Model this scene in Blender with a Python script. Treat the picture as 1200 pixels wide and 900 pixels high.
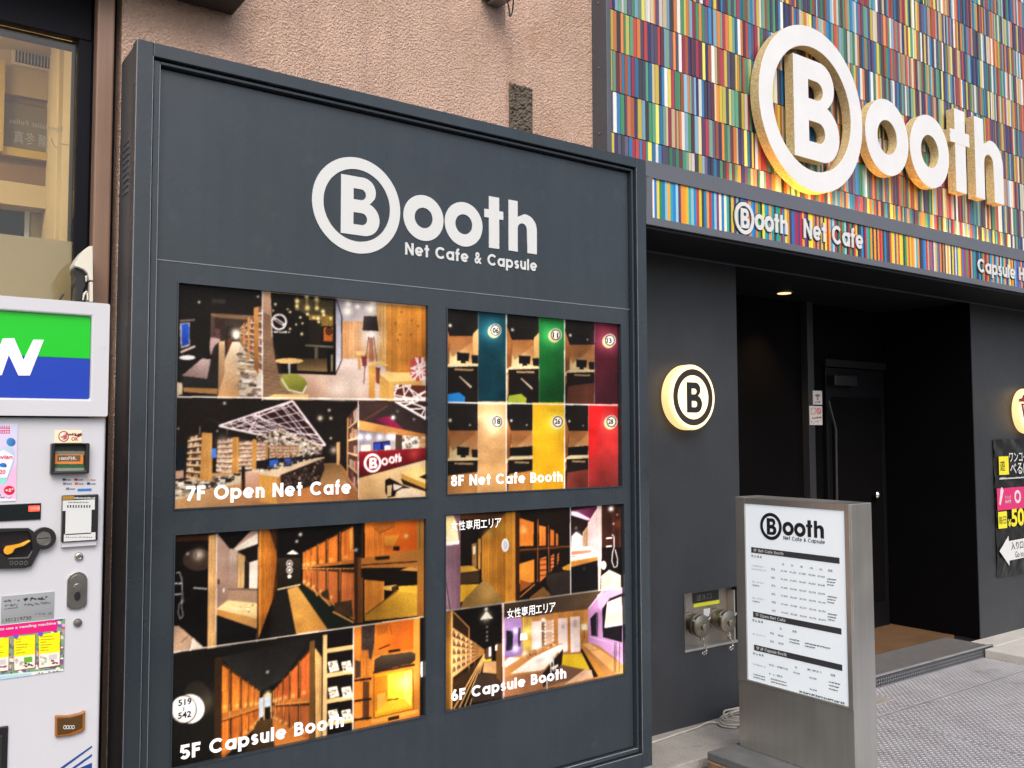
import bpy, math, random
import numpy as np
from mathutils import Vector, Matrix
from mathutils.geometry import tessellate_polygon

# ------------------------------------------------------------------ scene, camera, light
for o in list(bpy.data.objects):
    bpy.data.objects.remove(o)
SC = bpy.context.scene
COL = SC.collection
random.seed(7)
RNG = np.random.default_rng(7)
R = math.radians

YAW, PIT, ROL, FPX = R(35.77872), R(3.20905), R(-0.18398), 1065.17
CAM = np.array([0.0, -3.0, 1.54])
_f = np.array([math.sin(YAW) * math.cos(PIT), math.cos(YAW) * math.cos(PIT), math.sin(PIT)])
_r0 = np.array([math.cos(YAW), -math.sin(YAW), 0.0])
_u0 = np.cross(_r0, _f)
_r = _r0 * math.cos(ROL) + _u0 * math.sin(ROL)
_u = -_r0 * math.sin(ROL) + _u0 * math.cos(ROL)
cam = bpy.data.cameras.new('camera')
cam.sensor_width = 36.0
cam.lens = FPX / 1200.0 * 36.0
cam.clip_start = 0.05
cam.clip_end = 2000.0
camo = bpy.data.objects.new('camera', cam)
COL.objects.link(camo)
camo.matrix_world = Matrix(((_r[0], _u[0], -_f[0], CAM[0]), (_r[1], _u[1], -_f[1], CAM[1]),
                            (_r[2], _u[2], -_f[2], CAM[2]), (0, 0, 0, 1)))
SC.camera = camo

world = bpy.data.worlds.new('World')
SC.world = world
world.use_nodes = True
wn = world.node_tree
sky = wn.nodes.new('ShaderNodeTexSky')
sky.sky_type = 'NISHITA'
sky.sun_disc = False
SUN_EL, SUN_AZ = R(46), R(200)          # azimuth measured clockwise from +Y
sky.sun_elevation = SUN_EL
sky.sun_rotation = SUN_AZ
sky.air_density = 1.0
sky.dust_density = 4.0
sky.ozone_density = 0.6
bg = wn.nodes['Background']
bg.inputs[1].default_value = 0.115
wn.links.new(sky.outputs[0], bg.inputs[0])
sun = bpy.data.lights.new('sun', 'SUN')
sun.energy = 1.1
sun.angle = R(40)
sun.color = (1.0, 0.97, 0.93)
suno = bpy.data.objects.new('sun', sun)
COL.objects.link(suno)
_sd = Vector((math.sin(SUN_AZ) * math.cos(SUN_EL), math.cos(SUN_AZ) * math.cos(SUN_EL), math.sin(SUN_EL)))
suno.rotation_euler = _sd.to_track_quat('Z', 'Y').to_euler()
suno.location = (0, -6, 12)
SC.view_settings.view_transform = 'Standard'
SC.view_settings.look = 'None'
SC.view_settings.exposure = 0.66
SC.view_settings.gamma = 1.0

# ------------------------------------------------------------------ measuring helpers
def at(px, py, Y):
    """point of the facade-parallel plane Y seen at photo position (px,py)"""
    d = _f + _r * (px - 600) / FPX + _u * (450 - py) / FPX
    return CAM + d * (Y - CAM[1]) / d[1]

def on_ground(px, py, Z=0.0):
    d = _f + _r * (px - 600) / FPX + _u * (450 - py) / FPX
    return CAM + d * (Z - CAM[2]) / d[2]

def lin(c):
    c = np.asarray(c, float) / 255.0
    return np.where(c <= 0.04045, c / 12.92, ((c + 0.055) / 1.055) ** 2.4)

# ------------------------------------------------------------------ materials
def mat(name, col, rough=0.5, metal=0.0, var=0.0, vscale=3.0, bump=0.0, bscale=40.0, spec=0.5,
        emit=None, estr=0.0, coat=0.0, streak=0.0, rvar=0.0, dirt=None, trans=0.0):
    m = bpy.data.materials.new(name)
    m.use_nodes = True
    nt = m.node_tree
    b = nt.nodes['Principled BSDF']
    b.inputs['Roughness'].default_value = rough
    b.inputs['Metallic'].default_value = metal
    b.inputs['Specular IOR Level'].default_value = spec
    b.inputs['Coat Weight'].default_value = coat
    b.inputs['Transmission Weight'].default_value = trans
    base = (*col, 1.0)
    b.inputs['Base Color'].default_value = base
    tc = nt.nodes.new('ShaderNodeTexCoord')
    geo = nt.nodes.new('ShaderNodeNewGeometry')
    out = None
    if var or streak or dirt:
        n = nt.nodes.new('ShaderNodeTexNoise')
        n.inputs['Scale'].default_value = vscale
        n.inputs['Detail'].default_value = 6
        n.inputs['Roughness'].default_value = 0.62
        nt.links.new(geo.outputs['Position'], n.inputs['Vector'])
        mr = nt.nodes.new('ShaderNodeMapRange')
        mr.inputs[1].default_value = 0.25
        mr.inputs[2].default_value = 0.75
        mr.inputs[3].default_value = 1 - var
        mr.inputs[4].default_value = 1 + var
        nt.links.new(n.outputs['Fac'], mr.inputs[0])
        fac = mr.outputs[0]
        if streak:
            mp = nt.nodes.new('ShaderNodeMapping')
            mp.inputs['Scale'].default_value = (26, 26, 0.9)
            nt.links.new(geo.outputs['Position'], mp.inputs['Vector'])
            n2 = nt.nodes.new('ShaderNodeTexNoise')
            n2.inputs['Scale'].default_value = 1.0
            n2.inputs['Detail'].default_value = 4
            nt.links.new(mp.outputs[0], n2.inputs['Vector'])
            mr2 = nt.nodes.new('ShaderNodeMapRange')
            mr2.inputs[1].default_value = 0.3
            mr2.inputs[2].default_value = 0.7
            mr2.inputs[3].default_value = 1 - streak
            mr2.inputs[4].default_value = 1 + streak
            nt.links.new(n2.outputs['Fac'], mr2.inputs[0])
            mm = nt.nodes.new('ShaderNodeMath')
            mm.operation = 'MULTIPLY'
            nt.links.new(fac, mm.inputs[0])
            nt.links.new(mr2.outputs[0], mm.inputs[1])
            fac = mm.outputs[0]
        vm = nt.nodes.new('ShaderNodeVectorMath')
        vm.operation = 'SCALE'
        vm.inputs[0].default_value = col
        nt.links.new(fac, vm.inputs['Scale'])
        out = vm.outputs[0]
        if dirt:
            dc, ds, dlo, dhi = dirt
            n3 = nt.nodes.new('ShaderNodeTexNoise')
            n3.inputs['Scale'].default_value = ds
            n3.inputs['Detail'].default_value = 8
            n3.inputs['Roughness'].default_value = 0.7
            nt.links.new(geo.outputs['Position'], n3.inputs['Vector'])
            mr3 = nt.nodes.new('ShaderNodeMapRange')
            mr3.inputs[1].default_value = dlo
            mr3.inputs[2].default_value = dhi
            nt.links.new(n3.outputs['Fac'], mr3.inputs[0])
            mx = nt.nodes.new('ShaderNodeMix')
            mx.data_type = 'RGBA'
            nt.links.new(mr3.outputs[0], mx.inputs['Factor'])
            nt.links.new(out, mx.inputs['A'])
            mx.inputs['B'].default_value = (*dc, 1)
            out = mx.outputs['Result']
        nt.links.new(out, b.inputs['Base Color'])
    if rvar:
        n4 = nt.nodes.new('ShaderNodeTexNoise')
        n4.inputs['Scale'].default_value = 5.0
        n4.inputs['Detail'].default_value = 7
        nt.links.new(geo.outputs['Position'], n4.inputs['Vector'])
        mr4 = nt.nodes.new('ShaderNodeMapRange')
        mr4.inputs[1].default_value = 0.3
        mr4.inputs[2].default_value = 0.7
        mr4.inputs[3].default_value = max(0.02, rough - rvar)
        mr4.inputs[4].default_value = min(1.0, rough + rvar)
        nt.links.new(n4.outputs['Fac'], mr4.inputs[0])
        nt.links.new(mr4.outputs[0], b.inputs['Roughness'])
    if bump:
        nb = nt.nodes.new('ShaderNodeTexNoise')
        nb.inputs['Scale'].default_value = bscale
        nb.inputs['Detail'].default_value = 5
        nt.links.new(geo.outputs['Position'], nb.inputs['Vector'])
        bp = nt.nodes.new('ShaderNodeBump')
        bp.inputs['Strength'].default_value = bump
        bp.inputs['Distance'].default_value = 0.01
        nt.links.new(nb.outputs['Fac'], bp.inputs['Height'])
        nt.links.new(bp.outputs[0], b.inputs['Normal'])
    if emit is not None:
        b.inputs['Emission Color'].default_value = (*emit, 1)
        b.inputs['Emission Strength'].default_value = estr
    return m

def attr_mat(name, rough=0.4, estr=0.0, coat=0.0, attr='tone', bump=0.0, spec=0.5):
    m = bpy.data.materials.new(name)
    m.use_nodes = True
    nt = m.node_tree
    b = nt.nodes['Principled BSDF']
    a = nt.nodes.new('ShaderNodeAttribute')
    a.attribute_name = attr
    nt.links.new(a.outputs['Color'], b.inputs['Base Color'])
    b.inputs['Roughness'].default_value = rough
    b.inputs['Coat Weight'].default_value = coat
    b.inputs['Specular IOR Level'].default_value = spec
    if estr:
        nt.links.new(a.outputs['Color'], b.inputs['Emission Color'])
        b.inputs['Emission Strength'].default_value = estr
    if bump:
        geo = nt.nodes.new('ShaderNodeNewGeometry')
        nb = nt.nodes.new('ShaderNodeTexNoise')
        nb.inputs['Scale'].default_value = 90
        nt.links.new(geo.outputs['Position'], nb.inputs['Vector'])
        bp = nt.nodes.new('ShaderNodeBump')
        bp.inputs['Strength'].default_value = bump
        bp.inputs['Distance'].default_value = 0.004
        nt.links.new(nb.outputs['Fac'], bp.inputs['Height'])
        nt.links.new(bp.outputs[0], b.inputs['Normal'])
    return m

M = {}
M['slate'] = mat('slate_paint', (0.031, 0.041, 0.051), 0.31, var=0.14, vscale=1.4, streak=0.06, rvar=0.12,
                 bump=0.04, bscale=60, dirt=((0.062, 0.070, 0.077), 9.0, 0.58, 0.90))
M['slate_edge'] = mat('slate_edge_highlight', (0.22, 0.235, 0.25), 0.4, var=0.25, vscale=9)  # paler paint standing in for light caught on the edges
M['fascia_grey'] = mat('fascia_grey_paint', (0.115, 0.122, 0.145), 0.38, var=0.06, vscale=4, rvar=0.08)
M['flash_grey'] = mat('flashing_grey', (0.085, 0.095, 0.115), 0.45, var=0.1, vscale=5)
M['pier'] = mat('pier_charcoal_render', (0.029, 0.032, 0.038), 0.5, var=0.22, vscale=2.5, bump=0.12, bscale=55,
                dirt=((0.07, 0.075, 0.08), 12.0, 0.64, 0.84), streak=0.03)
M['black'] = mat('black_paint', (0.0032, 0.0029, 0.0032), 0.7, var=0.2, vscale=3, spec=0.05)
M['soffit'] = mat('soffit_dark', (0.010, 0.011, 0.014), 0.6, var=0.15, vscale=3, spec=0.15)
M['white_vinyl'] = mat('white_vinyl', (0.64, 0.66, 0.66), 0.45)
M['white_letter'] = mat('white_letter_paint', (0.75, 0.755, 0.765), 0.4, var=0.05, vscale=6, dirt=((0.5, 0.46, 0.4), 5, 0.68, 0.85))
M['black_vinyl'] = mat('black_vinyl', (0.015, 0.015, 0.016), 0.45)
M['vm_white'] = mat('machine_white_enamel', (0.59, 0.595, 0.64), 0.32, var=0.025, vscale=4, rvar=0.06,
                    dirt=((0.36, 0.34, 0.31), 11.0, 0.64, 0.86), coat=0.2)
M['steel'] = mat('brushed_steel', (0.56, 0.545, 0.505), 0.36, metal=0.84, var=0.08, vscale=2.0, rvar=0.08, streak=0.05)
M['steel_dark'] = mat('dull_steel', (0.30, 0.29, 0.27), 0.42, metal=1.0, var=0.2, vscale=8, rvar=0.1)
M['chrome'] = mat('chrome', (0.55, 0.54, 0.52), 0.22, metal=1.0, var=0.2, vscale=40)
M['zinc'] = mat('galvanised_plate', (0.44, 0.44, 0.465), 0.45, metal=0.45, var=0.14, vscale=3.0, rvar=0.12,
                dirt=((0.25, 0.20, 0.165), 3.1, 0.55, 0.78))
M['brass'] = mat('tarnished_coupling', (0.30, 0.27, 0.21), 0.38, metal=1.0, var=0.3, vscale=30)
M['concrete'] = mat('concrete', (0.30, 0.285, 0.265), 0.85, var=0.22, vscale=5, bump=0.5, bscale=70,
                    dirt=((0.12, 0.11, 0.10), 6.0, 0.56, 0.75))
M['asphalt'] = mat('asphalt', (0.06, 0.06, 0.062), 0.9, var=0.25, vscale=9, bump=0.6, bscale=160)
M['slab'] = mat('slab_grey', (0.125, 0.13, 0.135), 0.55, var=0.25, vscale=9, bump=0.2, bscale=50)
M['rust_wood'] = mat('weathered_timber', (0.23, 0.14, 0.08), 0.8, var=0.4, vscale=18, bump=0.4, bscale=60)
M['cable'] = mat('cable_sheath', (0.46, 0.43, 0.38), 0.5, var=0.15, vscale=20)
M['brown_post'] = mat('brown_post_paint', (0.21, 0.125, 0.085), 0.5, var=0.12, vscale=4, streak=0.12)
M['navy'] = mat('navy_frame', (0.004, 0.0045, 0.009), 0.5, spec=0.12)
M['awning'] = mat('awning_dark_brown', (0.022, 0.012, 0.011), 0.55, var=0.2)
M['cream'] = mat('cream_wall', (0.68, 0.56, 0.36), 0.7, var=0.04, vscale=2)
M['tan'] = mat('tan_wall', (0.50, 0.38, 0.21), 0.7, var=0.05, vscale=2)
M['film'] = mat('frosted_film', (0.72, 0.56, 0.30), 0.6, var=0.03, vscale=2)
M['yellow_trim'] = mat('yellow_trim', (0.60, 0.43, 0.10), 0.5)
M['brown_wood'] = mat('brown_wood', (0.24, 0.14, 0.065), 0.5, var=0.2, vscale=5)
M['rubber'] = mat('black_plastic', (0.012, 0.012, 0.013), 0.35)
M['yellow_sticker'] = mat('yellow_label', (0.62, 0.66, 0.03), 0.5)
M['amber'] = mat('amber_plastic', (0.32, 0.11, 0.015), 0.25, coat=0.5)
M['lever'] = mat('orange_lever', (0.80, 0.36, 0.02), 0.35)
M['wood_floor'] = mat('wood_look_floor', (0.16, 0.092, 0.048), 0.45, var=0.2, vscale=6, streak=0.0,
                      dirt=((0.11, 0.065, 0.035), 4, 0.5, 0.75))
M['print'] = attr_mat('print_ink', 0.45, spec=0.4)
M['poster'] = attr_mat('poster_backlit_print', 0.30, estr=0.16, spec=0.10)
M['stripe'] = attr_mat('stripe_print', 0.35)
M['tile'] = attr_mat('glazed_tile', 0.3, bump=0.05)
M['lamp_face'] = mat('lamp_face_acrylic', (0.85, 0.74, 0.50), 0.4, emit=(1.0, 0.72, 0.34), estr=0.72)
M['lamp_side'] = mat('lamp_side_acrylic', (0.85, 0.70, 0.44), 0.4, emit=(1.0, 0.62, 0.24), estr=0.75)
M['lightbox'] = mat('lightbox_acrylic', (0.80, 0.82, 0.83), 0.3, emit=(0.80, 0.92, 1.0), estr=0.22)
M['led'] = mat('warm_led', (1, 0.8, 0.5), 0.4, emit=(1.0, 0.46, 0.07), estr=25.0)
M['downlight_lens'] = mat('downlight_lens', (1, 0.85, 0.6), 0.4, emit=(1.0, 0.66, 0.34), estr=1.0)
M['shop_lamp'] = mat('shop_lamp', (1, 0.9, 0.7), 0.4, emit=(1.0, 0.80, 0.46), estr=32.0)
M['red_led'] = mat('red_led', (0.8, 0.05, 0.03), 0.4, emit=(1.0, 0.06, 0.03), estr=1.2)

def glass_mat():
    m = bpy.data.materials.new('window_glass')
    m.use_nodes = True
    nt = m.node_tree
    b = nt.nodes['Principled BSDF']
    nt.nodes.remove(b)
    gl = nt.nodes.new('ShaderNodeBsdfGlossy')
    gl.inputs['Roughness'].default_value = 0.02
    tr = nt.nodes.new('ShaderNodeBsdfTransparent')
    tr.inputs[0].default_value = (0.93, 0.94, 0.93, 1)
    fr = nt.nodes.new('ShaderNodeFresnel')
    fr.inputs[0].default_value = 1.5
    mx = nt.nodes.new('ShaderNodeMixShader')
    nt.links.new(fr.outputs[0], mx.inputs[0])
    nt.links.new(tr.outputs[0], mx.inputs[1])
    nt.links.new(gl.outputs[0], mx.inputs[2])
    nt.links.new(mx.outputs[0], nt.nodes['Material Output'].inputs[0])
    return m
M['glass'] = glass_mat()

def stucco_mat():
    m = mat('pink_stucco', (0.63, 0.43, 0.335), 0.88, var=0.13, vscale=3.5, streak=0.07,
            dirt=((0.46, 0.25, 0.14), 1.6, 0.56, 0.80))
    nt = m.node_tree
    b = nt.nodes['Principled BSDF']
    geo = nt.nodes.new('ShaderNodeNewGeometry')
    v = nt.nodes.new('ShaderNodeTexVoronoi')
    v.feature = 'SMOOTH_F1'
    v.inputs['Scale'].default_value = 120
    n = nt.nodes.new('ShaderNodeTexNoise')
    n.inputs['Scale'].default_value = 165
    n.inputs['Detail'].default_value = 6
    n.inputs['Distortion'].default_value = 1.2
    nt.links.new(geo.outputs['Position'], v.inputs['Vector'])
    nt.links.new(geo.outputs['Position'], n.inputs['Vector'])
    ad = nt.nodes.new('ShaderNodeMath')
    ad.operation = 'ADD'
    nt.links.new(v.outputs['Distance'], ad.inputs[0])
    nt.links.new(n.outputs['Fac'], ad.inputs[1])
    bp = nt.nodes.new('ShaderNodeBump')
    bp.inputs['Strength'].default_value = 1.0
    bp.inputs['Distance'].default_value = 0.010
    nt.links.new(ad.outputs[0], bp.inputs['Height'])
    nt.links.new(bp.outputs[0], b.inputs['Normal'])
    return m
M['stucco'] = stucco_mat()

# ------------------------------------------------------------------ mesh helpers
class MB:
    """collects faces in world coordinates and links them as ONE mesh object"""
    def __init__(s):
        s.v, s.f, s.c = [], [], []
    def face(s, pts, col=None):
        i = len(s.v)
        s.v += [tuple(p) for p in pts]
        s.f.append(tuple(range(i, i + len(pts))))
        s.c.append(col)
    def box(s, x0, x1, y0, y1, z0, z1, col=None):
        i = len(s.v)
        s.v += [(x0, y0, z0), (x1, y0, z0), (x1, y1, z0), (x0, y1, z0), (x0, y0, z1), (x1, y0, z1), (x1, y1, z1), (x0, y1, z1)]
        for q in ((0, 3, 2, 1), (4, 5, 6, 7), (0, 1, 5, 4), (1, 2, 6, 5), (2, 3, 7, 6), (3, 0, 4, 7)):
            s.f.append(tuple(i + k for k in q))
            s.c.append(col)
        return s
    def plate(s, x0, x1, z0, z1, holes, y0, y1):
        """facade plate (front y0, back y1) with rectangular openings"""
        xs = sorted({x0, x1, *[h[0] for h in holes], *[h[1] for h in holes]})
        zs = sorted({z0, z1, *[h[2] for h in holes], *[h[3] for h in holes]})
        for a, b in zip(xs, xs[1:]):
            for c, d in zip(zs, zs[1:]):
                mx, mz = (a + b) / 2, (c + d) / 2
                if any(h[0] < mx < h[1] and h[2] < mz < h[3] for h in holes):
                    continue
                s.face([(a, y0, c), (b, y0, c), (b, y0, d), (a, y0, d)])
        for (a, b, c, d) in holes:
            s.face([(a, y0, c), (a, y1, c), (b, y1, c), (b, y0, c)])
            s.face([(a, y0, d), (b, y0, d), (b, y1, d), (a, y1, d)])
            s.face([(a, y0, c), (a, y0, d), (a, y1, d), (a, y1, c)])
            s.face([(b, y0, c), (b, y1, c), (b, y1, d), (b, y0, d)])
        s.face([(x0, y0, z0), (x0, y1, z0), (x1, y1, z0), (x1, y0, z0)][::-1])
        s.face([(x0, y0, z1), (x0, y1, z1), (x1, y1, z1), (x1, y0, z1)])
        s.face([(x0, y0, z0), (x0, y0, z1), (x0, y1, z1), (x0, y1, z0)])
        s.face([(x1, y0, z0), (x1, y1, z0), (x1, y1, z1), (x1, y0, z1)])
        return s
    def prism(s, T, polys, w0, w1, col=None, back=False):
        """polygon with holes, extruded from depth w0 to w1 (w1 is the visible front); T maps (u,v,w) to the world"""
        tris = tessellate_polygon([[Vector((p[0], p[1], 0)) for p in q] for q in polys])
        flat = [p for q in polys for p in q]
        i = len(s.v)
        n = len(flat)
        s.v += [tuple(T(p[0], p[1], w1)) for p in flat] + [tuple(T(p[0], p[1], w0)) for p in flat]
        for t in tris:
            s.f.append(tuple(i + k for k in t)); s.c.append(col)
            if back:
                s.f.append(tuple(i + n + k for k in t[::-1])); s.c.append(col)
        k = 0
        for q in polys:
            for j in range(len(q)):
                a, b = k + j, k + (j + 1) % len(q)
                s.f.append((i + a, i + b, i + n + b, i + n + a)); s.c.append(col)
            k += len(q)
        return s
    def tube(s, pts, r, n=8, col=None, cap=True):
        pts = [Vector(p) for p in pts]
        i0 = len(s.v)
        up = Vector((0.13, 0.21, 0.97))
        for k, p in enumerate(pts):
            d = (pts[min(k + 1, len(pts) - 1)] - pts[max(k - 1, 0)]).normalized()
            a = d.cross(up)
            if a.length < 1e-3:
                a = d.cross(Vector((1, 0, 0)))
            a.normalize()
            b = d.cross(a)
            rr = r[k] if isinstance(r, (list, tuple)) else r
            for j in range(n):
                t = 2 * math.pi * j / n
                s.v.append(tuple(p + a * (rr * math.cos(t)) + b * (rr * math.sin(t))))
        for k in range(len(pts) - 1):
            for j in range(n):
                s.f.append((i0 + k * n + j, i0 + k * n + (j + 1) % n, i0 + (k + 1) * n + (j + 1) % n, i0 + (k + 1) * n + j))
                s.c.append(col)
        if cap:
            s.f.append(tuple(i0 + j for j in range(n))[::-1]); s.c.append(col)
            e = i0 + (len(pts) - 1) * n
            s.f.append(tuple(e + j for j in range(n))); s.c.append(col)
        return s
    def lathe(s, T, prof, n=32, col=None):
        """profile [(radius, w)] turned round the local w axis; T maps (u,v,w)"""
        i0 = len(s.v)
        for (r, w) in prof:
            for j in range(n):
                t = 2 * math.pi * j / n
                s.v.append(tuple(T(r * math.cos(t), r * math.sin(t), w)))
        for k in range(len(prof) - 1):
            for j in range(n):
                s.f.append((i0 + k * n + j, i0 + k * n + (j + 1) % n, i0 + (k + 1) * n + (j + 1) % n, i0 + (k + 1) * n + j))
                s.c.append(col)
        s.f.append(tuple(i0 + j for j in range(n))[::-1]); s.c.append(col)
        e = i0 + (len(prof) - 1) * n
        s.f.append(tuple(e + j for j in range(n))); s.c.append(col)
        return s
    def build(s, name, material, parent=None, bevel=0.0, smooth=False, segs=2):
        off = world_loc(parent) if parent else Vector((0, 0, 0))
        me = bpy.data.meshes.new(name)
        me.from_pydata([tuple(Vector(v) - off) for v in s.v], [], s.f)
        if any(c is not None for c in s.c):
            ca = me.color_attributes.new('tone', 'FLOAT_COLOR', 'CORNER')
            buf = []
            for f, c in zip(s.f, s.c):
                cc = c if c is not None else (0.5, 0.5, 0.5)
                buf += [cc[0], cc[1], cc[2], 1.0] * len(f)
            ca.data.foreach_set('color', buf)
        me.materials.append(M[material] if isinstance(material, str) else material)
        if smooth:
            me.polygons.foreach_set('use_smooth', [True] * len(me.polygons))
        me.update()
        import bmesh
        bm = bmesh.new()
        bm.from_mesh(me)
        bmesh.ops.remove_doubles(bm, verts=bm.verts, dist=1e-6)
        bmesh.ops.recalc_face_normals(bm, faces=bm.faces)
        bm.to_mesh(me)
        bm.free()
        o = bpy.data.objects.new(name, me)
        COL.objects.link(o)
        if parent:
            o.parent = parent
        if name in ('lettering', 'lettering_edge', 'tagline', 'heading', 'price_rows', 'small_print', 'marks', 'payment_marks', 'emblem', 'chain', 'edge_highlight', 'mat_ribs'):
            o['kind'] = 'stuff'
        if bevel:
            b = o.modifiers.new('bevel', 'BEVEL')
            b.width = bevel
            b.segments = segs
            b.limit_method = 'ANGLE'
            b.angle_limit = R(40)
            b.harden_normals = False
        if smooth:
            try:
                me.shade_auto_smooth = True
            except Exception:
                pass
            md = o.modifiers.new('edge', 'EDGE_SPLIT')
            md.split_angle = R(35)
        return o

_WL = {}
def world_loc(o):
    v = Vector((0, 0, 0))
    while o:
        v += o.location
        o = o.parent
    return v

def thing(name, label, cat, loc=(0, 0, 0), group=None):
    o = bpy.data.objects.new(name, None)
    o.empty_display_size = 0.1
    COL.objects.link(o)
    o.location = loc
    o['label'] = label
    o['category'] = cat
    if group:
        o['group'] = group
    return o

def box(name, material, parent, x0, x1, y0, y1, z0, z1, bevel=0.0):
    return MB().box(x0, x1, y0, y1, z0, z1).build(name, material, parent, bevel)

def struct(o):
    o['kind'] = 'structure'
    return o

def FT(X, Y, Z):
    """facade frame: u right, v up, w out of the wall towards the street"""
    return lambda u, v, w: (X + u, Y - w, Z + v)

def circle(cx, cy, r, n=64, ry=None):
    ry = r if ry is None else ry
    return [(cx + r * math.cos(2 * math.pi * k / n), cy + ry * math.sin(2 * math.pi * k / n)) for k in range(n)]

def rect(x0, y0, x1, y1):
    return [(x0, y0), (x1, y0), (x1, y1), (x0, y1)]

def arc(cx, cy, r, a0, a1, n=14):
    return [(cx + r * math.cos(R(a0 + (a1 - a0) * k / n)), cy + r * math.sin(R(a0 + (a1 - a0) * k / n))) for k in range(n + 1)]

# ------------------------------------------------------------------ lettering
def logo():
    """shop logo in units of the ring radius, ring centre at 0,0"""
    B = [(-.37, -.62), (.16, -.62)] + arc(.16, -.27, .35, -80, 72, 14) + [(.30, .075)] + arc(.13, .31, .29, -28, 84, 12) + [(.13, .60), (-.37, .60)]
    b1 = [(-.09, -.40), (.10, -.40)] + arc(.10, -.275, .125, -90, 90, 8) + [(-.09, -.15)]
    b2 = [(-.09, .12), (.08, .12)] + arc(.08, .235, .115, -90, 90, 8) + [(-.09, .35)]
    t = [(3.29, -.49), (3.575, -.49), (3.575, .20), (3.69, .20), (3.69, .39), (3.575, .39), (3.575, .70), (3.29, .70), (3.29, .39), (3.165, .39), (3.165, .20), (3.29, .20)]
    h = [(3.84, -.49), (4.10, -.49), (4.10, .06)] + arc(4.235, .06, .135, 180, 0, 10) + [(4.385, -.49), (4.66, -.49), (4.66, .08)] + arc(4.32, .08, .34, 0, 96, 12) + [(4.10, .33), (4.10, .70), (3.84, .70)]
    return [('logo_ring', [circle(0, 0, 1.0, 72), circle(0, 0, .755, 72)]), ('letter', [B, b1, b2]),
            ('letter', [circle(1.578, -.045, .50, 48), circle(1.578, -.045, .225, 40)]),
            ('letter', [circle(2.612, -.045, .50, 48), circle(2.612, -.045, .225, 40)]), ('letter', [t]), ('letter', [h])]

def scaled(polys, sx, sy=None):
    sy = sx if sy is None else sy
    return [[(p[0] * sx, p[1] * sy) for p in q] for q in polys]

def glyph(ch, w):
    """geometric sans glyph as strokes (polylines of the centre line), cap height 1; returns strokes, width"""
    h = w / 2
    xh = 0.76
    r = (xh - w) / 2
    A = lambda cx, cy, rr, a, b, n=22: arc(cx, cy, rr, a, b, n)
    c = xh / 2
    rn = 0.31
    if ch == ' ': return [], 0.34
    if ch == 'o': return [A(c, c, r, 0, 360, 36)], xh
    if ch == 'e': return [A(c, c, r, 0, 318, 32), [(h, c - .02), (xh - h, c - .02)]], xh
    if ch == 'a': return [A(c, c, r, 0, 360, 36), [(xh - h, 0), (xh - h, xh)]], xh
    if ch == 'p': return [A(c, c, r, 0, 360, 36), [(h, -.26), (h, xh)]], xh
    if ch == 'n': return [[(h, 0), (h, xh)], A(rn, xh - rn, rn - h, 0, 180), [(2 * rn - h, 0), (2 * rn - h, xh - rn)]], 2 * rn
    if ch == 'h': return [[(h, 0), (h, 1)], A(rn, xh - rn, rn - h, 0, 180), [(2 * rn - h, 0), (2 * rn - h, xh - rn)]], 2 * rn
    if ch == 'u': return [[(h, xh), (h, rn)], A(rn, rn, rn - h, 180, 360), [(2 * rn - h, 0), (2 * rn - h, xh)]], 2 * rn
    if ch == 't': return [[(.21, 0), (.21, 1)], [(0, xh - h), (.42, xh - h)]], .42
    if ch == 'l': return [[(h, 0), (h, 1)]], w
    if ch == 'f': return [[(.18, 0), (.18, .82)] , A(.36, .82, .18, 90, 180, 8), [(0, xh - h), (.40, xh - h)]], .40
    if ch == 's':
        q = (xh - w) / 4
        return [A(.26, xh - h - q, q, 25, 270, 14) + A(.26, h + q, q, 90, -155, 14)], .52
    if ch == 'C': return [A(.5, .5, .5 - h, 42, 318, 32)], .92
    if ch == 'O': return [A(.5, .5, .5 - h, 0, 360, 44)], 1.0
    if ch == 'N': return [[(h, 0), (h, 1)], [(h * .9, 1 - h * .3), (.78 - h * .9, h * .3)], [(.78 - h, 0), (.78 - h, 1)]], .78
    if ch == 'H': return [[(h, 0), (h, 1)], [(h, .52), (.74 - h, .52)], [(.74 - h, 0), (.74 - h, 1)]], .74
    if ch == 'F': return [[(h, 0), (h, 1)], [(0, 1 - h), (.54, 1 - h)], [(h, .52), (.50, .52)]], .54
    if ch == 'B':
        m = .52
        ru, rl = (1 - h - m) / 2, (m - h) / 2
        return [[(h, 0), (h, 1)], [(h, 1 - h), (.34, 1 - h)] + A(.34, m + ru, ru, 90, -90, 12) + [(h, m)],
                [(.34, m), (.37, m)] + A(.37, h + rl, rl, 90, -90, 12) + [(h, h)]], .37 + rl + h
    if ch == '7': return [[(0, 1 - h), (.6, 1 - h)], [(.54, 1 - w * .6), (.16, 0)]], .6
    if ch == '8': return [A(.32, .255 + h * .3, .255 - h * .45, 0, 360, 28), A(.32, .75 - h * .2, .25 - h * .8, 0, 360, 28)], .64
    if ch == '5': return [[(.12, 1 - h), (.58, 1 - h)], [(.14, 1), (.10, .5)], A(.30, .32, .32 - h, 140, -150, 22)], .62
    if ch == '6': return [A(.32, .32, .32 - h, 0, 360, 30), [(.10, .40), (.40, 1)]], .64
    if ch == '&': return [[(.70, 0), (.22, .66)] + A(.36, .76, .24 - h, 200, -10, 10) + [(.42, .62), (.16, .42)] + A(.27, .25, .25 - h, 130, 300, 12) + [(.52, .16), (.72, .44)]], .74
    return [], .4

def text_width(txt, w, gap):
    return sum(glyph(c, w)[1] + gap for c in txt) - gap

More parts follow.
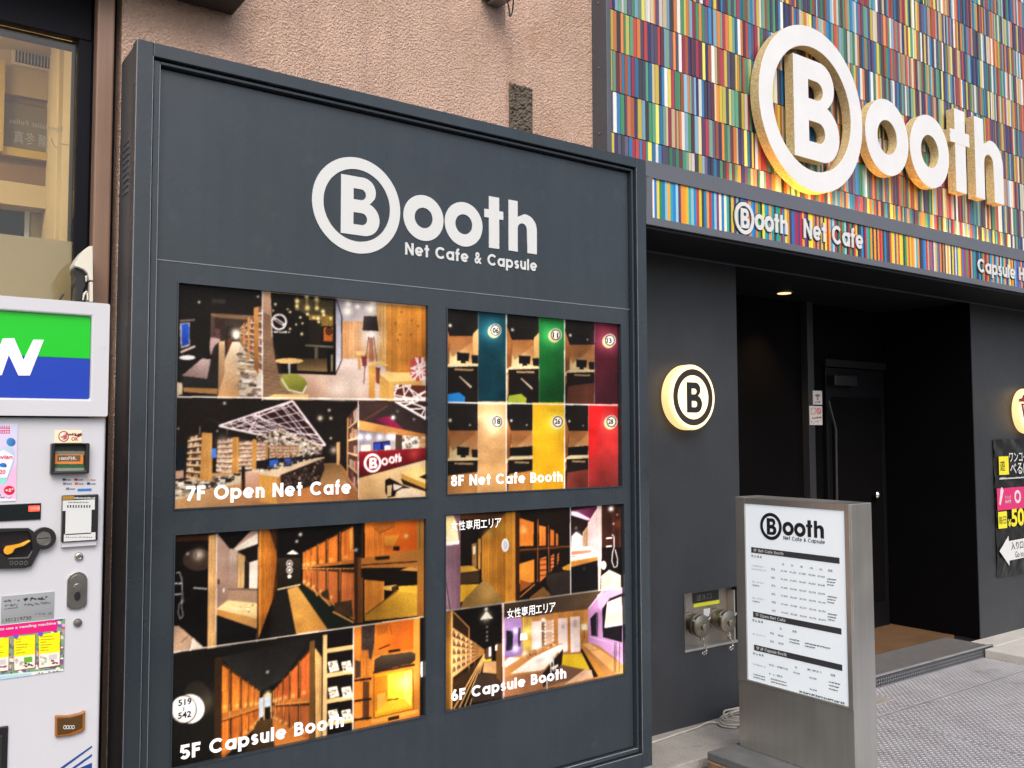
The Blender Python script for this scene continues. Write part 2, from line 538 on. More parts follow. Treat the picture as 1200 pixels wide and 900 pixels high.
def put_text(mb, T, txt, x0, y0, width, cap, w=0.19, gap=0.10, w0=0.0, w1=0.002, col=None, grow=0.0, only=None):
    """stroke lettering laid along u from (x0,y0), fitted to width, cap height cap"""
    tw = text_width(txt, w, gap)
    sx = width / tw
    x = 0.0
    k = 0
    for ci, ch in enumerate(txt):
        st, adv = glyph(ch, w)
        if ch == '&' and (only is None or only == ci):
            font_text(mb, T, '&', x0 + x * sx, y0, adv * sx, cap, w1, col, bold=0.025)
            st = []
        for pl in (st if only is None or only == ci else []):
            k += 1
            lift = (k % 5) * 0.00012
            L, Rr = [], []
            n = len(pl)
            closed = n > 8 and math.dist(pl[0], pl[-1]) < 1e-4
            for i in range(n):
                if closed and i in (0, n - 1):
                    a, b = pl[-2], pl[1]
                else:
                    a, b = pl[max(i - 1, 0)], pl[min(i + 1, n - 1)]
                d = math.hypot(b[0] - a[0], b[1] - a[1]) or 1
                nx, ny = -(b[1] - a[1]) / d * (w + grow) / 2, (b[0] - a[0]) / d * (w + grow) / 2
                L.append((pl[i][0] + nx, pl[i][1] + ny))
                Rr.append((pl[i][0] - nx, pl[i][1] - ny))
            f = lambda p: (x0 + (x + p[0]) * sx, y0 + p[1] * cap)
            L = [f(p) for p in L]
            Rr = [f(p) for p in Rr]
            for i in range(n - 1):
                mb.face([T(*L[i], w1 + lift), T(*Rr[i], w1 + lift), T(*Rr[i + 1], w1 + lift), T(*L[i + 1], w1 + lift)], col)
                mb.face([T(*L[i], w0), T(*L[i], w1 + lift), T(*L[i + 1], w1 + lift), T(*L[i + 1], w0)], col)
                mb.face([T(*Rr[i], w0), T(*Rr[i], w1 + lift), T(*Rr[i + 1], w1 + lift), T(*Rr[i + 1], w0)], col)
            if not closed:
                for i in (0, n - 1):
                    mb.face([T(*L[i], w0), T(*Rr[i], w0), T(*Rr[i], w1 + lift), T(*L[i], w1 + lift)], col)
        x += adv + gap
    return mb

def font_text(mb, T, txt, x0, y0, width=None, height=None, w1=0.0015, col=None, bold=0.0, mirror=False):
    """ready-made font outlines (used for Japanese and figures), fitted to width x height"""
    cu = bpy.data.curves.new('text', 'FONT')
    cu.body = txt
    cu.size = 1.0
    cu.offset = bold
    cu.resolution_u = 3
    cu.fill_mode = 'FRONT'
    ob = bpy.data.objects.new('text', cu)
    COL.objects.link(ob)
    dg = bpy.context.evaluated_depsgraph_get()
    dg.update()
    me = bpy.data.meshes.new_from_object(ob.evaluated_get(dg))
    V = [v.co.copy() for v in me.vertices]
    F = [tuple(p.vertices) for p in me.polygons]
    bpy.data.objects.remove(ob)
    bpy.data.curves.remove(cu)
    bpy.data.meshes.remove(me)
    if not V:
        return mb
    xa, xb = min(v.x for v in V), max(v.x for v in V)
    ya, yb = min(v.y for v in V), max(v.y for v in V)
    sy = height / (yb - ya) if height else None
    sx = width / (xb - xa) if width else sy
    sy = sy or sx
    i = len(mb.v)
    for v in V:
        u = (v.x - xa) * sx
        if mirror:
            u = (xb - xa) * sx - u
        mb.v.append(tuple(T(x0 + u, y0 + (v.y - ya) * sy, w1)))
    for f in F:
        mb.f.append(tuple(i + k for k in f))
        mb.c.append(col)
    return mb

def put_letters(parent, material, T, txt, x0, y0, width, cap, name='letter', **kw):
    """as put_text, every letter an object of its own"""
    for i, ch in enumerate(txt):
        if ch != ' ':
            put_text(MB(), T, txt, x0, y0, width, cap, only=i, **kw).build(name, material, parent)

def font_letters(parent, material, T, txt, x0, y0, width, height, w1=.0015, bold=0.0):
    """evenly pitched full-width characters, one object each"""
    p = width / len(txt)
    for i, ch in enumerate(txt):
        hk = .80 if ch in 'エ' else 1.0
        wk = .90 if ch not in 'リ' else .62
        font_text(MB(), T, ch, x0 + p * (i + (1 - wk) / 2), y0 + height * (1 - hk) / 2, p * wk, height * hk, w1, bold=bold).build('letter', material, parent)

# ------------------------------------------------------------------ printed pictures (flat print, painted with shapes)
class Art:
    """a flat print on the facade-parallel plane Y: colours are painted into a fine grid of the sheet"""
    def __init__(s, corners, Y, nx, nz, base=(20, 18, 18)):
        P = [at(*c, Y) for c in corners]
        s.Y = Y
        s.x0, s.x1 = (P[0][0] + P[3][0]) / 2, (P[1][0] + P[2][0]) / 2
        s.z1, s.z0 = (P[0][2] + P[1][2]) / 2, (P[2][2] + P[3][2]) / 2
        s.nx, s.nz = nx, nz
        s.W, s.H = nx * 2, nz * 2
        s.img = np.zeros((s.H, s.W, 3)) + np.array(base, float)
        s.org = (0, 0, 1)
    def frame(s, x0, y0, k):
        s.org = (x0, y0, k)
        return s
    def m(s, p):
        x0, y0, k = s.org
        q = at(x0 + p[0] / k, y0 + p[1] / k, s.Y)
        return ((q[0] - s.x0) / (s.x1 - s.x0) * s.W, (s.z1 - q[2]) / (s.z1 - s.z0) * s.H)
    def mask(s, pts, mapped=False):
        P = np.array(pts if mapped else [s.m(p) for p in pts], float)
        xa, xb = int(max(0, np.floor(P[:, 0].min()))), int(min(s.W, np.ceil(P[:, 0].max()) + 1))
        ya, yb = int(max(0, np.floor(P[:, 1].min()))), int(min(s.H, np.ceil(P[:, 1].max()) + 1))
        if xa >= xb or ya >= yb:
            return None
        X, Y = np.meshgrid(np.arange(xa, xb) + .5, np.arange(ya, yb) + .5)
        ins = np.zeros(X.shape, bool)
        n = len(P)
        for i in range(n):
            (ax, ay), (bx, by) = P[i], P[(i + 1) % n]
            if ay == by:
                continue
            c = ((ay > Y) != (by > Y)) & (X < (bx - ax) * (Y - ay) / (by - ay) + ax)
            ins ^= c
        return xa, xb, ya, yb, ins, X, Y
    def poly(s, pts, c, c2=None, p1=None, p2=None, a=1.0, noise=0.0, mapped=False):
        r = s.mask(pts, mapped)
        if r is None:
            return s
        xa, xb, ya, yb, ins, X, Y = r
        c = np.array(c, float)
        if c2 is not None:
            p1, p2 = np.array(s.m(p1)), np.array(s.m(p2))
            d = p2 - p1
            t = np.clip(((X - p1[0]) * d[0] + (Y - p1[1]) * d[1]) / (d @ d), 0, 1)[..., None]
            c = c * (1 - t) + np.array(c2, float) * t
        else:
            c = np.broadcast_to(c, X.shape + (3,))
        if noise:
            c = c * (1 + noise * RNG.standard_normal(X.shape)[..., None])
        sub = s.img[ya:yb, xa:xb]
        sub[ins] = sub[ins] * (1 - a) + c[ins] * a
        return s
    def q(s, quad, u, v):
        a, b, c, d = [np.array(p, float) for p in quad]
        return tuple((a * (1 - u) + b * u) * (1 - v) + (d * (1 - u) + c * u) * v)
    def line(s, p, q, c, w=3.0, a=1.0):
        p, q = np.array(p, float), np.array(q, float)
        d = q - p
        n = np.array([-d[1], d[0]]) / (np.hypot(*d) or 1) * w / 2
        return s.poly([p + n, q + n, q - n, p - n], c, a=a)
    def path(s, pts, c, w=3.0, a=1.0):
        for p, q in zip(pts, pts[1:]):
            s.line(p, q, c, w, a)
        return s
    def ell(s, cx, cy, rx, ry, c, rot=0.0, a=1.0, c2=None, p1=None, p2=None):
        pts = []
        for k in range(40):
            t = 2 * math.pi * k / 40
            x, y = rx * math.cos(t), ry * math.sin(t)
            pts.append((cx + x * math.cos(rot) - y * math.sin(rot), cy + x * math.sin(rot) + y * math.cos(rot)))
        return s.poly(pts, c, c2, p1, p2, a=a)
    def glow(s, cx, cy, r, c, a=1.0):
        x, y = s.m((cx, cy))
        x2, y2 = s.m((cx + r, cy))
        x3, y3 = s.m((cx, cy + r))
        rx, ry = max(abs(x2 - x), .8), max(abs(y3 - y), .8)
        xa, xb = int(max(0, x - 3 * rx)), int(min(s.W, x + 3 * rx + 1))
        ya, yb = int(max(0, y - 3 * ry)), int(min(s.H, y + 3 * ry + 1))
        if xa >= xb or ya >= yb:
            return s
        X, Y = np.meshgrid(np.arange(xa, xb) + .5, np.arange(ya, yb) + .5)
        g = np.exp(-((X - x) / rx) ** 2 - ((Y - y) / ry) ** 2)[..., None] * a
        sub = s.img[ya:yb, xa:xb]
        sub += (np.array(c, float) - np.minimum(sub, np.array(c, float))) * np.clip(g, 0, 1)
        return s
    def planks(s, quad, n, c, var=0.12, dark=(60, 35, 15), vert=True, c2=None, grain=0.05):
        for k in range(n):
            a, b = k / n, (k + 1) / n
            f = 1 + var * (random.random() - .5) * 2
            f0 = np.array(c, float) * (1 - a) + np.array(c2 if c2 is not None else c, float) * a
            pts = [s.q(quad, a, 0), s.q(quad, b, 0), s.q(quad, b, 1), s.q(quad, a, 1)] if vert else \
                  [s.q(quad, 0, a), s.q(quad, 1, a), s.q(quad, 1, b), s.q(quad, 0, b)]
            s.poly(pts, np.clip(f0 * f, 0, 255), noise=grain)
            s.line(pts[0], pts[3] if vert else pts[1], dark, 2.0, 0.55)
        return s
    def shelf(s, quad, rows, cols, frame=(205, 165, 115), books=((190, 150, 130), (225, 205, 190), (120, 90, 80), (160, 60, 60), (90, 100, 120)), gap=(60, 40, 25), thick=0.22):
        s.poly(quad, gap)
        for i in range(rows):
            v0, v1 = i / rows, (i + 1) / rows
            vb = v1 - (v1 - v0) * thick
            for j in range(cols):
                u0, u1 = j / cols, (j + .9) / cols
                top = v0 + (v1 - v0) * random.uniform(.12, .42)
                s.poly([s.q(quad, u0, top), s.q(quad, u1, top), s.q(quad, u1, vb), s.q(quad, u0, vb)],
                       np.array(random.choice(books)) * random.uniform(.75, 1.1))
            s.poly([s.q(quad, 0, vb), s.q(quad, 1, vb), s.q(quad, 1, v1), s.q(quad, 0, v1)], np.array(frame) * random.uniform(.92, 1.05))
        return s
    def specks(s, quad, n, cols, sz=10.0, asp=1.0, a=1.0):
        for _ in range(n):
            p = s.q(quad, random.random(), random.random())
            w, h = sz * random.uniform(.4, 1.3) * asp, sz * random.uniform(.3, 1.0)
            s.poly([(p[0] - w, p[1] - h), (p[0] + w, p[1] - h * .8), (p[0] + w, p[1] + h), (p[0] - w, p[1] + h * .8)],
                   np.array(random.choice(cols)) * random.uniform(.8, 1.1), a=a)
        return s
    def web(s, quad, n, c, w=6, a=1.0):
        for _ in range(n):
            e = [(random.random(), 0), (1, random.random()), (random.random(), 1), (0, random.random())]
            p, q_ = random.sample(e, 2)
            s.line(s.q(quad, *p), s.q(quad, *q_), c, w, a)
        return s
    def sheet(s, name, material, parent, grain=2.5, blur=True, lift=0.0, photo=False):
        im = s.img.reshape(s.nz, 2, s.nx, 2, 3).mean(axis=(1, 3))
        if blur:
            p = np.pad(im, ((1, 1), (1, 1), (0, 0)), mode='edge')
            im = (p[:-2, 1:-1] + p[2:, 1:-1] + p[1:-1, :-2] + p[1:-1, 2:]) * .07 + im * .72
        if photo:
            for _ in range(2):
                p = np.pad(im, ((1, 1), (1, 1), (0, 0)), mode='edge')
                im = (p[:-2, 1:-1] + p[2:, 1:-1] + p[1:-1, :-2] + p[1:-1, 2:]) * .08 + im * .68
        if photo:
            # photographic tone: uneven light, contrast curve, fine texture
            for cells, amt in ((4, .15), (9, .09), (24, .05)):
                g = RNG.standard_normal((cells + 1, cells + 1))
                yi, xi = np.linspace(0, cells - .001, s.nz), np.linspace(0, cells - .001, s.nx)
                y0, x0 = yi.astype(int), xi.astype(int)
                fy, fx_ = (yi - y0)[:, None], (xi - x0)[None]
                n = g[y0][:, x0] * (1 - fy) * (1 - fx_) + g[y0][:, x0 + 1] * (1 - fy) * fx_ + g[y0 + 1][:, x0] * fy * (1 - fx_) + g[y0 + 1][:, x0 + 1] * fy * fx_
                im = im * (1 + amt * n[..., None])
            t = np.clip(im / 255, 0, 1)
            t = t * .72 + (t * t * (3 - 2 * t)) * .28
            lum = t.mean(axis=2, keepdims=True)
            t = lum + (t - lum) * .86
            t = .02 * np.array([1.3, 1.0, .8]) + t * .91
            im = t * 255 * (1 + .03 * RNG.standard_normal(im.shape[:2])[..., None])
        im = im + RNG.standard_normal(im.shape[:2])[..., None] * grain
        col = lin(np.clip(im, 0, 255))[::-1]
        nx, nz = s.nx, s.nz
        off = world_loc(parent)
        xs = np.linspace(s.x0, s.x1, nx) - off.x
        zs = np.linspace(s.z0, s.z1, nz) - off.z
        X, Z = np.meshgrid(xs, zs)
        v = np.stack([X, np.full_like(X, s.Y - lift - off.y), Z], -1).reshape(-1, 3)
        me = bpy.data.meshes.new(name)
        a = (np.arange(nz - 1)[:, None] * nx + np.arange(nx - 1)[None]).ravel()
        f = np.stack([a, a + 1, a + nx + 1, a + nx], -1)
        nf = len(f)
        me.vertices.add(len(v))
        me.vertices.foreach_set('co', v.ravel())
        me.loops.add(nf * 4)
        me.loops.foreach_set('vertex_index', f.ravel())
        me.polygons.add(nf)
        me.polygons.foreach_set('loop_start', np.arange(nf) * 4)
        me.update()
        ca = me.color_attributes.new('tone', 'FLOAT_COLOR', 'POINT')
        ca.data.foreach_set('color', np.concatenate([col.reshape(-1, 3), np.ones((nx * nz, 1))], 1).ravel())
        me.materials.append(M[material])
        me.validate()
        o = bpy.data.objects.new(name, me)
        COL.objects.link(o)
        o.parent = parent
        return o

YP = 0.044            # plane of the four posters in the sign board

def art_7f():
    A = Art([(207.2, 332.6), (498.9, 358.6), (498.3, 581), (204.2, 596.8)], YP, 330, 258)
    # corridor with bookshelves and bench
    A.frame(203, 328, 6.336)
    A.poly([(0, 0), (663, 0), (663, 880), (0, 880)], (24, 22, 21), noise=.06)
    A.poly([(20, 60), (660, 90), (600, 270), (285, 250)], (30, 27, 25), (20, 18, 18), (300, 250), (300, 60))
    A.poly([(285, 140), (390, 148), (388, 180), (287, 175)], (52, 48, 45))
    A.poly([(285, 250), (600, 268), (600, 330), (560, 560), (385, 600), (285, 560)], (62, 50, 42), noise=.1)
    A.poly([(280, 250), (600, 268), (600, 300), (420, 290), (285, 275)], (128, 96, 68))
    A.poly([(280, 270), (310, 275), (305, 560), (278, 560)], (82, 60, 50))
    A.poly([(310, 280), (385, 300), (385, 450), (310, 450)], (52, 38, 36), noise=.2)
    A.poly([(390, 345), (490, 345), (490, 460), (440, 470), (405, 590), (388, 575)], (40, 34, 28), noise=.3)
    A.poly([(400, 440), (440, 430), (430, 520), (405, 575)], (92, 52, 36))
    A.glow(470, 400, 34, (255, 240, 215), 1.0).glow(470, 420, 20, (255, 250, 240), 1.0)
    A.poly([(440, 462), (492, 460), (665, 690), (665, 880), (330, 880), (335, 840), (390, 580)], (240, 214, 180), (205, 150, 95), (460, 470), (400, 860), noise=.03)
    A.line((390, 770), (480, 700), (170, 120, 75), 4, .6).line((400, 640), (470, 600), (180, 130, 85), 3, .6)
    A.poly([(492, 480), (540, 520), (600, 610), (665, 700), (665, 880), (495, 880), (488, 600)], (205, 190, 170), noise=.06)
    A.specks([(495, 540), (560, 560), (660, 870), (500, 870)], 90, ((120, 105, 92), (235, 222, 205), (165, 140, 110), (90, 75, 62), (215, 180, 130), (150, 120, 110)), 13, 2.6)
    A.shelf([(495, 350), (528, 330), (526, 515), (496, 470)], 7, 2, (230, 185, 130), gap=(120, 80, 50))
    A.poly([(522, 325), (533, 318), (532, 535), (522, 522)], (196, 132, 62))
    A.shelf([(533, 318), (558, 305), (558, 560), (533, 535)], 7, 3, (232, 195, 150), gap=(110, 70, 45))
    A.poly([(554, 280), (570, 275), (570, 600), (554, 580)], (205, 140, 66))
    A.shelf([(570, 290), (604, 280), (604, 590), (570, 560)], 7, 4, (232, 200, 160), gap=(110, 70, 50))
    A.poly([(600, 210), (636, 200), (636, 705), (600, 660)], (208, 142, 66), (150, 92, 40), (600, 250), (636, 660))
    A.shelf([(636, 200), (663, 195), (663, 690), (636, 670)], 8, 3, (232, 200, 170), gap=(100, 65, 50))
    A.poly([(278, 430), (310, 430), (352, 440), (340, 480), (300, 505), (280, 565), (272, 500)], (176, 142, 140), noise=.08)
    A.poly([(310, 360), (350, 370), (350, 440), (315, 435)], (88, 60, 58), noise=.15)
    A.poly([(65, 712), (215, 585), (282, 590), (256, 735)], (188, 160, 152), (140, 112, 108), (220, 600), (150, 720), noise=.06)
    A.poly([(310, 490), (345, 460), (336, 805), (253, 735)], (38, 34, 31))
    A.poly([(341, 460), (386, 455), (386, 690), (334, 848)], (206, 166, 122), (160, 112, 72), (380, 470), (345, 840))
    A.poly([(68, 715), (252, 735), (332, 760), (332, 805), (75, 800)], (34, 37, 35))
    A.poly([(75, 800), (332, 808), (330, 850), (80, 832)], (168, 116, 62))
    A.poly([(20, 760), (70, 765), (70, 850), (20, 865)], (206, 180, 150))
    A.poly([(52, 325), (125, 318), (125, 490), (60, 510)], (200, 190, 180))
    A.poly([(64, 330), (120, 323), (120, 480), (66, 498)], (28, 84, 200), (16, 52, 160), (80, 330), (80, 480), noise=.12)
    A.poly([(45, 300), (165, 292), (165, 306), (45, 315)], (120, 100, 85))
    A.poly([(55, 530), (165, 486), (167, 502), (60, 548)], (214, 182, 172))
    A.ell(107, 578, 60, 17, (242, 240, 236))
    A.poly([(20, 290), (50, 290), (45, 540), (20, 560)], (30, 24, 18), noise=.6)
    A.glow(195, 168, 9, (255, 250, 235)).glow(630, 127, 8, (240, 225, 210))
    # smoking room glass wall, lamp, timber wall
    A.frame(305, 338, 6.06)
    A.poly([(16, 20), (1175, 60), (1175, 800), (16, 790)], (196, 162, 142), noise=.02)
    A.poly([(85, 600), (540, 505), (770, 500), (1175, 600), (1175, 800), (20, 785)], (214, 190, 180), (178, 138, 112), (600, 500), (500, 790), noise=.02)
    A.glow(560, 720, 90, (240, 222, 210), .6).glow(690, 700, 70, (235, 212, 200), .5)
    A.poly([(540, 78), (825, 108), (825, 240), (580, 235), (578, 190)], (128, 120, 132), (190, 178, 178), (600, 90), (700, 240))
    for x, y, r in ((625, 110, 22), (800, 105, 20), (620, 165, 30), (780, 150, 30), (690, 130, 18)):
        A.glow(x, y, r, (250, 246, 225), .9)
    A.planks([(580, 235), (835, 235), (835, 500), (580, 498)], 11, (196, 136, 84), .08, (120, 80, 50), c2=(222, 170, 130))
    A.poly([(540, 90), (580, 215), (580, 505), (540, 605)], (120, 128, 148), (196, 190, 200), (540, 100), (560, 560))
    A.path([(540, 80), (578, 200), (578, 510), (540, 600)], (26, 22, 22), 6)
    A.planks([(825, 110), (900, 116), (898, 592), (830, 492)], 3, (226, 168, 96), .05)
    A.planks([(895, 116), (1180, 132), (1180, 620), (895, 590)], 8, (204, 130, 44), .12, (120, 66, 16), c2=(188, 112, 30))
    for x, y in ((960, 250), (975, 370), (990, 330), (1075, 230), (1068, 330), (1120, 270), (1000, 170)):
        A.ell(x, y, 7, 9, (120, 64, 20), a=.7)
    A.poly([(75, 32), (537, 74), (537, 617), (100, 602)], (19, 17, 15), noise=.1)
    A.poly([(240, 70), (520, 90), (515, 200), (350, 205), (260, 150)], (62, 52, 30), noise=.25)
    A.poly([(345, 190), (518, 195), (516, 270), (345, 270)], (120, 92, 38), noise=.35)
    A.poly([(450, 280), (515, 278), (515, 378), (450, 375)], (168, 84, 26), noise=.1)
    A.ell(487, 306, 24, 28, (28, 14, 8)).ell(487, 306, 15, 18, (150, 70, 26)).ell(487, 306, 8, 11, (30, 14, 8))
    A.poly([(345, 225), (432, 228), (432, 400), (345, 400)], (30, 24, 18))
    A.poly([(320, 400), (520, 410), (520, 425), (320, 412)], (96, 88, 72)).poly([(385, 420), (410, 420), (410, 540), (385, 540)], (80, 74, 60))
    A.poly([(260, 500), (475, 500), (475, 592), (262, 582)], (128, 100, 58), (70, 52, 30), (300, 590), (300, 505))
    A.poly([(475, 440), (537, 440), (537, 617), (475, 610)], (12, 11, 11)).poly([(500, 470), (515, 470), (515, 590), (500, 590)], (120, 105, 70))
    for x, y, r in ((330, 62, 15), (400, 78, 16), (262, 92, 14), (335, 140, 16), (402, 142, 13), (445, 165, 13), (260, 128, 12), (108, 115, 9), (92, 160, 7), (212, 170, 8), (285, 208, 8), (335, 185, 10), (212, 290, 8), (295, 325, 10), (410, 215, 12), (380, 210, 9), (450, 190, 10), (255, 258, 7), (300, 250, 7), (415, 240, 9), (500, 215, 8), (195, 150, 6)):
        A.glow(x, y, r, (255, 236, 165), 1.0)
    for x in (262, 332, 402):
        A.poly([(x - 6, 60), (x + 6, 60), (x + 14, 160), (x - 14, 160)], (190, 165, 90), a=.4)
    A.ell(134, 240, 56, 58, (246, 232, 226)).ell(134, 240, 44, 46, (22, 18, 16))
    A.line((100, 215), (170, 262), (246, 232, 226), 22).line((108, 222), (160, 257), (40, 30, 26), 9)
    A.specks([(82, 304), (212, 308), (212, 318), (82, 314)], 40, ((235, 225, 215),), 5)
    A.poly([(18, 22), (75, 30), (80, 330), (104, 480), (140, 640), (235, 748), (20, 785)], (146, 112, 84))
    for k in range(58):
        y = 180 + k * 10.5
        A.line((18, y), (min(80 + max(0, y - 330) * .30, 225), y + 8), (86, 62, 44), 4, .8)
    A.poly([(18, 22), (75, 30), (78, 200), (18, 170)], (184, 142, 112), a=.7)
    A.ell(205, 516, 100, 20, (226, 178, 108)).poly([(198, 535), (215, 535), (214, 608), (200, 608)], (176, 176, 176))
    A.ell(238, 672, 98, 64, (158, 160, 58), .28, c2=(104, 108, 30), p1=(200, 610), p2=(270, 740))
    A.path([(150, 640), (200, 720), (300, 745), (330, 690)], (228, 214, 196), 9)
    A.poly([(30, 785), (100, 752), (345, 755), (335, 790)], (226, 186, 106))
    A.glow(785, 340, 62, (255, 250, 245), 1.0).glow(785, 420, 44, (255, 240, 225), .7)
    A.poly([(735, 198), (826, 200), (840, 305), (724, 300)], (66, 54, 58), (40, 33, 36), (735, 200), (830, 300), noise=.06)
    A.poly([(770, 350), (800, 350), (808, 520), (770, 520)], (176, 96, 60), a=.8)
    A.line((768, 345), (742, 570), (110, 54, 34), 5).line((805, 345), (826, 520), (110, 54, 34), 5).line((745, 470), (735, 680), (90, 40, 24), 5)
    A.poly([(672, 448), (752, 444), (752, 470), (690, 476)], (232, 184, 116)).poly([(690, 476), (712, 472), (712, 580), (695, 575)], (196, 140, 70))
    A.poly([(715, 480), (755, 485), (755, 550), (725, 555)], (130, 50, 50))
    A.poly([(760, 527), (862, 516), (916, 552), (772, 546)], (240, 194, 116)).poly([(768, 546), (818, 552), (812, 785), (770, 778)], (226, 164, 78), (196, 128, 50), (770, 560), (812, 770))
    A.poly([(818, 560), (850, 565), (845, 680), (820, 670)], (126, 60, 44))
    A.poly([(848, 600), (1062, 598), (1150, 652), (912, 664)], (244, 200, 116)).poly([(848, 612), (912, 664), (912, 800), (848, 790)], (206, 150, 66)).poly([(912, 664), (1150, 656), (1150, 800), (912, 800)], (222, 164, 78))
    A.ell(1118, 570, 62, 88, (196, 78, 66)).web([(1065, 490), (1172, 490), (1172, 650), (1065, 650)], 13, (244, 228, 222), 9)
    A.poly([(950, 684), (1172, 690), (1172, 800), (950, 800)], (104, 44, 32)).web([(950, 684), (1172, 690), (1172, 800), (950, 800)], 16, (244, 232, 226), 10)
    A.line((16, 20), (16, 800), (250, 240, 235), 7)
    # open seating hall with ceiling lattice
    A.frame(200, 462, 5.357)
    A.poly([(20, 30), (1172, 48), (1172, 670), (15, 725)], (26, 22, 20), noise=.1)
    A.poly([(130, 120), (300, 170), (500, 240), (300, 180)], (58, 46, 36), a=.6)
    A.poly([(20, 555), (270, 492), (460, 482), (940, 440), (1060, 430), (1172, 560), (1172, 670), (15, 725)], (196, 144, 92), (176, 110, 58), (300, 500), (800, 680), noise=.05)
    A.poly([(935, 432), (1060, 430), (1110, 560), (930, 565)], (132, 94, 52), (190, 140, 86), (1000, 440), (1000, 560), noise=.05)
    A.poly([(22, 545), (260, 520), (450, 492), (440, 560), (210, 600), (60, 655), (22, 660)], (206, 184, 152), noise=.05)
    A.specks([(25, 550), (440, 495), (330, 560), (30, 650)], 110, ((70, 58, 48), (232, 222, 205), (140, 120, 95), (40, 34, 30)), 13, 1.7)
    A.poly([(20, 480), (85, 476), (85, 525), (20, 530)], (176, 134, 112))
    A.poly([(305, 198), (765, 42), (972, 320), (600, 262)], (46, 22, 26))
    A.web([(310, 198), (765, 46), (965, 315), (600, 258)], 12, (240, 220, 222), 6)
    for i in range(7):
        t = i / 7
        A.line((305 + t * 460, 198 - t * 156), (600 + t * 372, 262 + t * 58), (240, 222, 222), 5, .95)
    for i in range(6):
        t = (i + .5) / 6
        A.line((305 + t * 295, 198 + t * 64), (765 + t * 207, 42 + t * 278), (238, 218, 220), 5, .95)
    A.path([(305, 198), (765, 42), (972, 320), (600, 262), (305, 198)], (244, 226, 224), 12)
    A.poly([(545, 262), (700, 225), (960, 318), (950, 350), (800, 375), (560, 320)], (226, 204, 184), a=.75, noise=.15)
    A.specks([(545, 265), (700, 220), (950, 340), (600, 350)], 230, ((255, 250, 240), (120, 92, 78), (250, 232, 205), (200, 170, 140), (70, 52, 44)), 11)
    for x, y in ((330, 300), (450, 330), (560, 350), (660, 350), (750, 350), (840, 340)):
        A.glow(x, y, 36, (255, 244, 215), .5)
    A.shelf([(112, 262), (202, 240), (188, 538), (98, 522)], 7, 6, (236, 196, 140), ((196, 150, 118), (90, 60, 45), (232, 210, 190), (70, 48, 38)), (66, 44, 28), .3)
    A.planks([(200, 238), (263, 244), (263, 545), (184, 538)], 4, (214, 150, 72), .06, (150, 96, 40))
    A.shelf([(298, 280), (392, 270), (386, 492), (286, 484)], 7, 9, (238, 204, 160), ((222, 190, 172), (235, 215, 205), (190, 140, 120)), (110, 76, 56), .3)
    A.planks([(390, 268), (431, 270), (426, 498), (384, 492)], 3, (206, 142, 64), .06, (150, 96, 40))
    A.shelf([(432, 292), (516, 288), (511, 470), (428, 472)], 7, 8, (238, 204, 160), ((222, 190, 172), (235, 215, 205), (190, 140, 120)), (120, 84, 60), .3)
    A.poly([(514, 280), (541, 284), (537, 482), (510, 472)], (206, 142, 64))
    A.shelf([(541, 296), (598, 300), (594, 410), (540, 415)], 5, 7, (240, 210, 172), ((222, 180, 172), (205, 160, 150)), (140, 100, 76), .3)
    A.poly([(596, 305), (612, 305), (612, 405), (594, 405)], (196, 136, 66))
    for x in (620, 665, 710, 760):
        A.shelf([(x, 318), (x + 36, 320), (x + 34, 396), (x, 400)], 4, 5, (240, 212, 176), ((222, 190, 160), (190, 120, 100)), (150, 110, 80), .3)
        A.poly([(x + 36, 318), (x + 44, 318), (x + 44, 392), (x + 34, 394)], (190, 130, 70))
    A.specks([(800, 330), (945, 322), (945, 380), (800, 390)], 90, ((250, 240, 225), (90, 70, 60), (210, 180, 150)), 9)
    A.poly([(258, 340), (289, 338), (288, 397), (259, 397)], (62, 124, 226))
    A.poly([(25, 330), (95, 330), (95, 470), (25, 470)], (16, 26, 34), noise=.3)
    A.poly([(470, 486), (720, 424), (965, 392), (965, 402), (668, 520), (556, 504)], (232, 198, 160))
    A.poly([(690, 505), (960, 400), (965, 470), (930, 560), (760, 610), (690, 600)], (44, 32, 28), noise=.2)
    A.specks([(700, 510), (950, 405), (940, 520), (720, 600)], 70, ((90, 70, 60), (24, 18, 16), (150, 120, 100), (62, 44, 38)), 13, .5)
    A.poly([(468, 484), (556, 492), (556, 600), (470, 590)], (222, 172, 146), (186, 130, 100), (500, 490), (510, 590))
    A.planks([(555, 500), (668, 518), (668, 688), (558, 668)], 4, (226, 156, 64), .06, (170, 104, 34))
    A.poly([(445, 450), (470, 450), (468, 610), (447, 600)], (32, 24, 22))
    for x, y, w, h, c in ((556, 415, 56, 60, (26, 24, 26)), (615, 408, 66, 62, (38, 96, 206)), (708, 398, 52, 56, (54, 84, 160)), (765, 395, 30, 44, (40, 44, 70)), (805, 388, 26, 38, (36, 36, 50)), (845, 382, 22, 34, (50, 46, 54)), (880, 380, 20, 28, (40, 36, 40))):
        A.poly([(x, y), (x + w, y - 6), (x + w, y + h - 6), (x, y + h)], (22, 20, 22)).poly([(x + 5, y + 5), (x + w - 4, y), (x + w - 4, y + h - 14), (x + 5, y + h - 6)], c, noise=.12)
    A.specks([(480, 478), (720, 425), (800, 420), (560, 490)], 22, ((245, 240, 235), (60, 50, 46)), 8)
    A.shelf([(1112, 145), (1172, 62), (1172, 610), (1108, 520)], 5, 5, (216, 178, 130), ((150, 70, 60), (180, 130, 100), (90, 50, 44), (196, 160, 140)), (74, 48, 34), .12)
    A.line((1112, 145), (1108, 520), (180, 132, 80), 9)
    A.poly([(1040, 300), (1062, 298), (1060, 442), (1042, 442)], (206, 156, 96)).glow(1024, 350, 22, (210, 180, 160), .8)
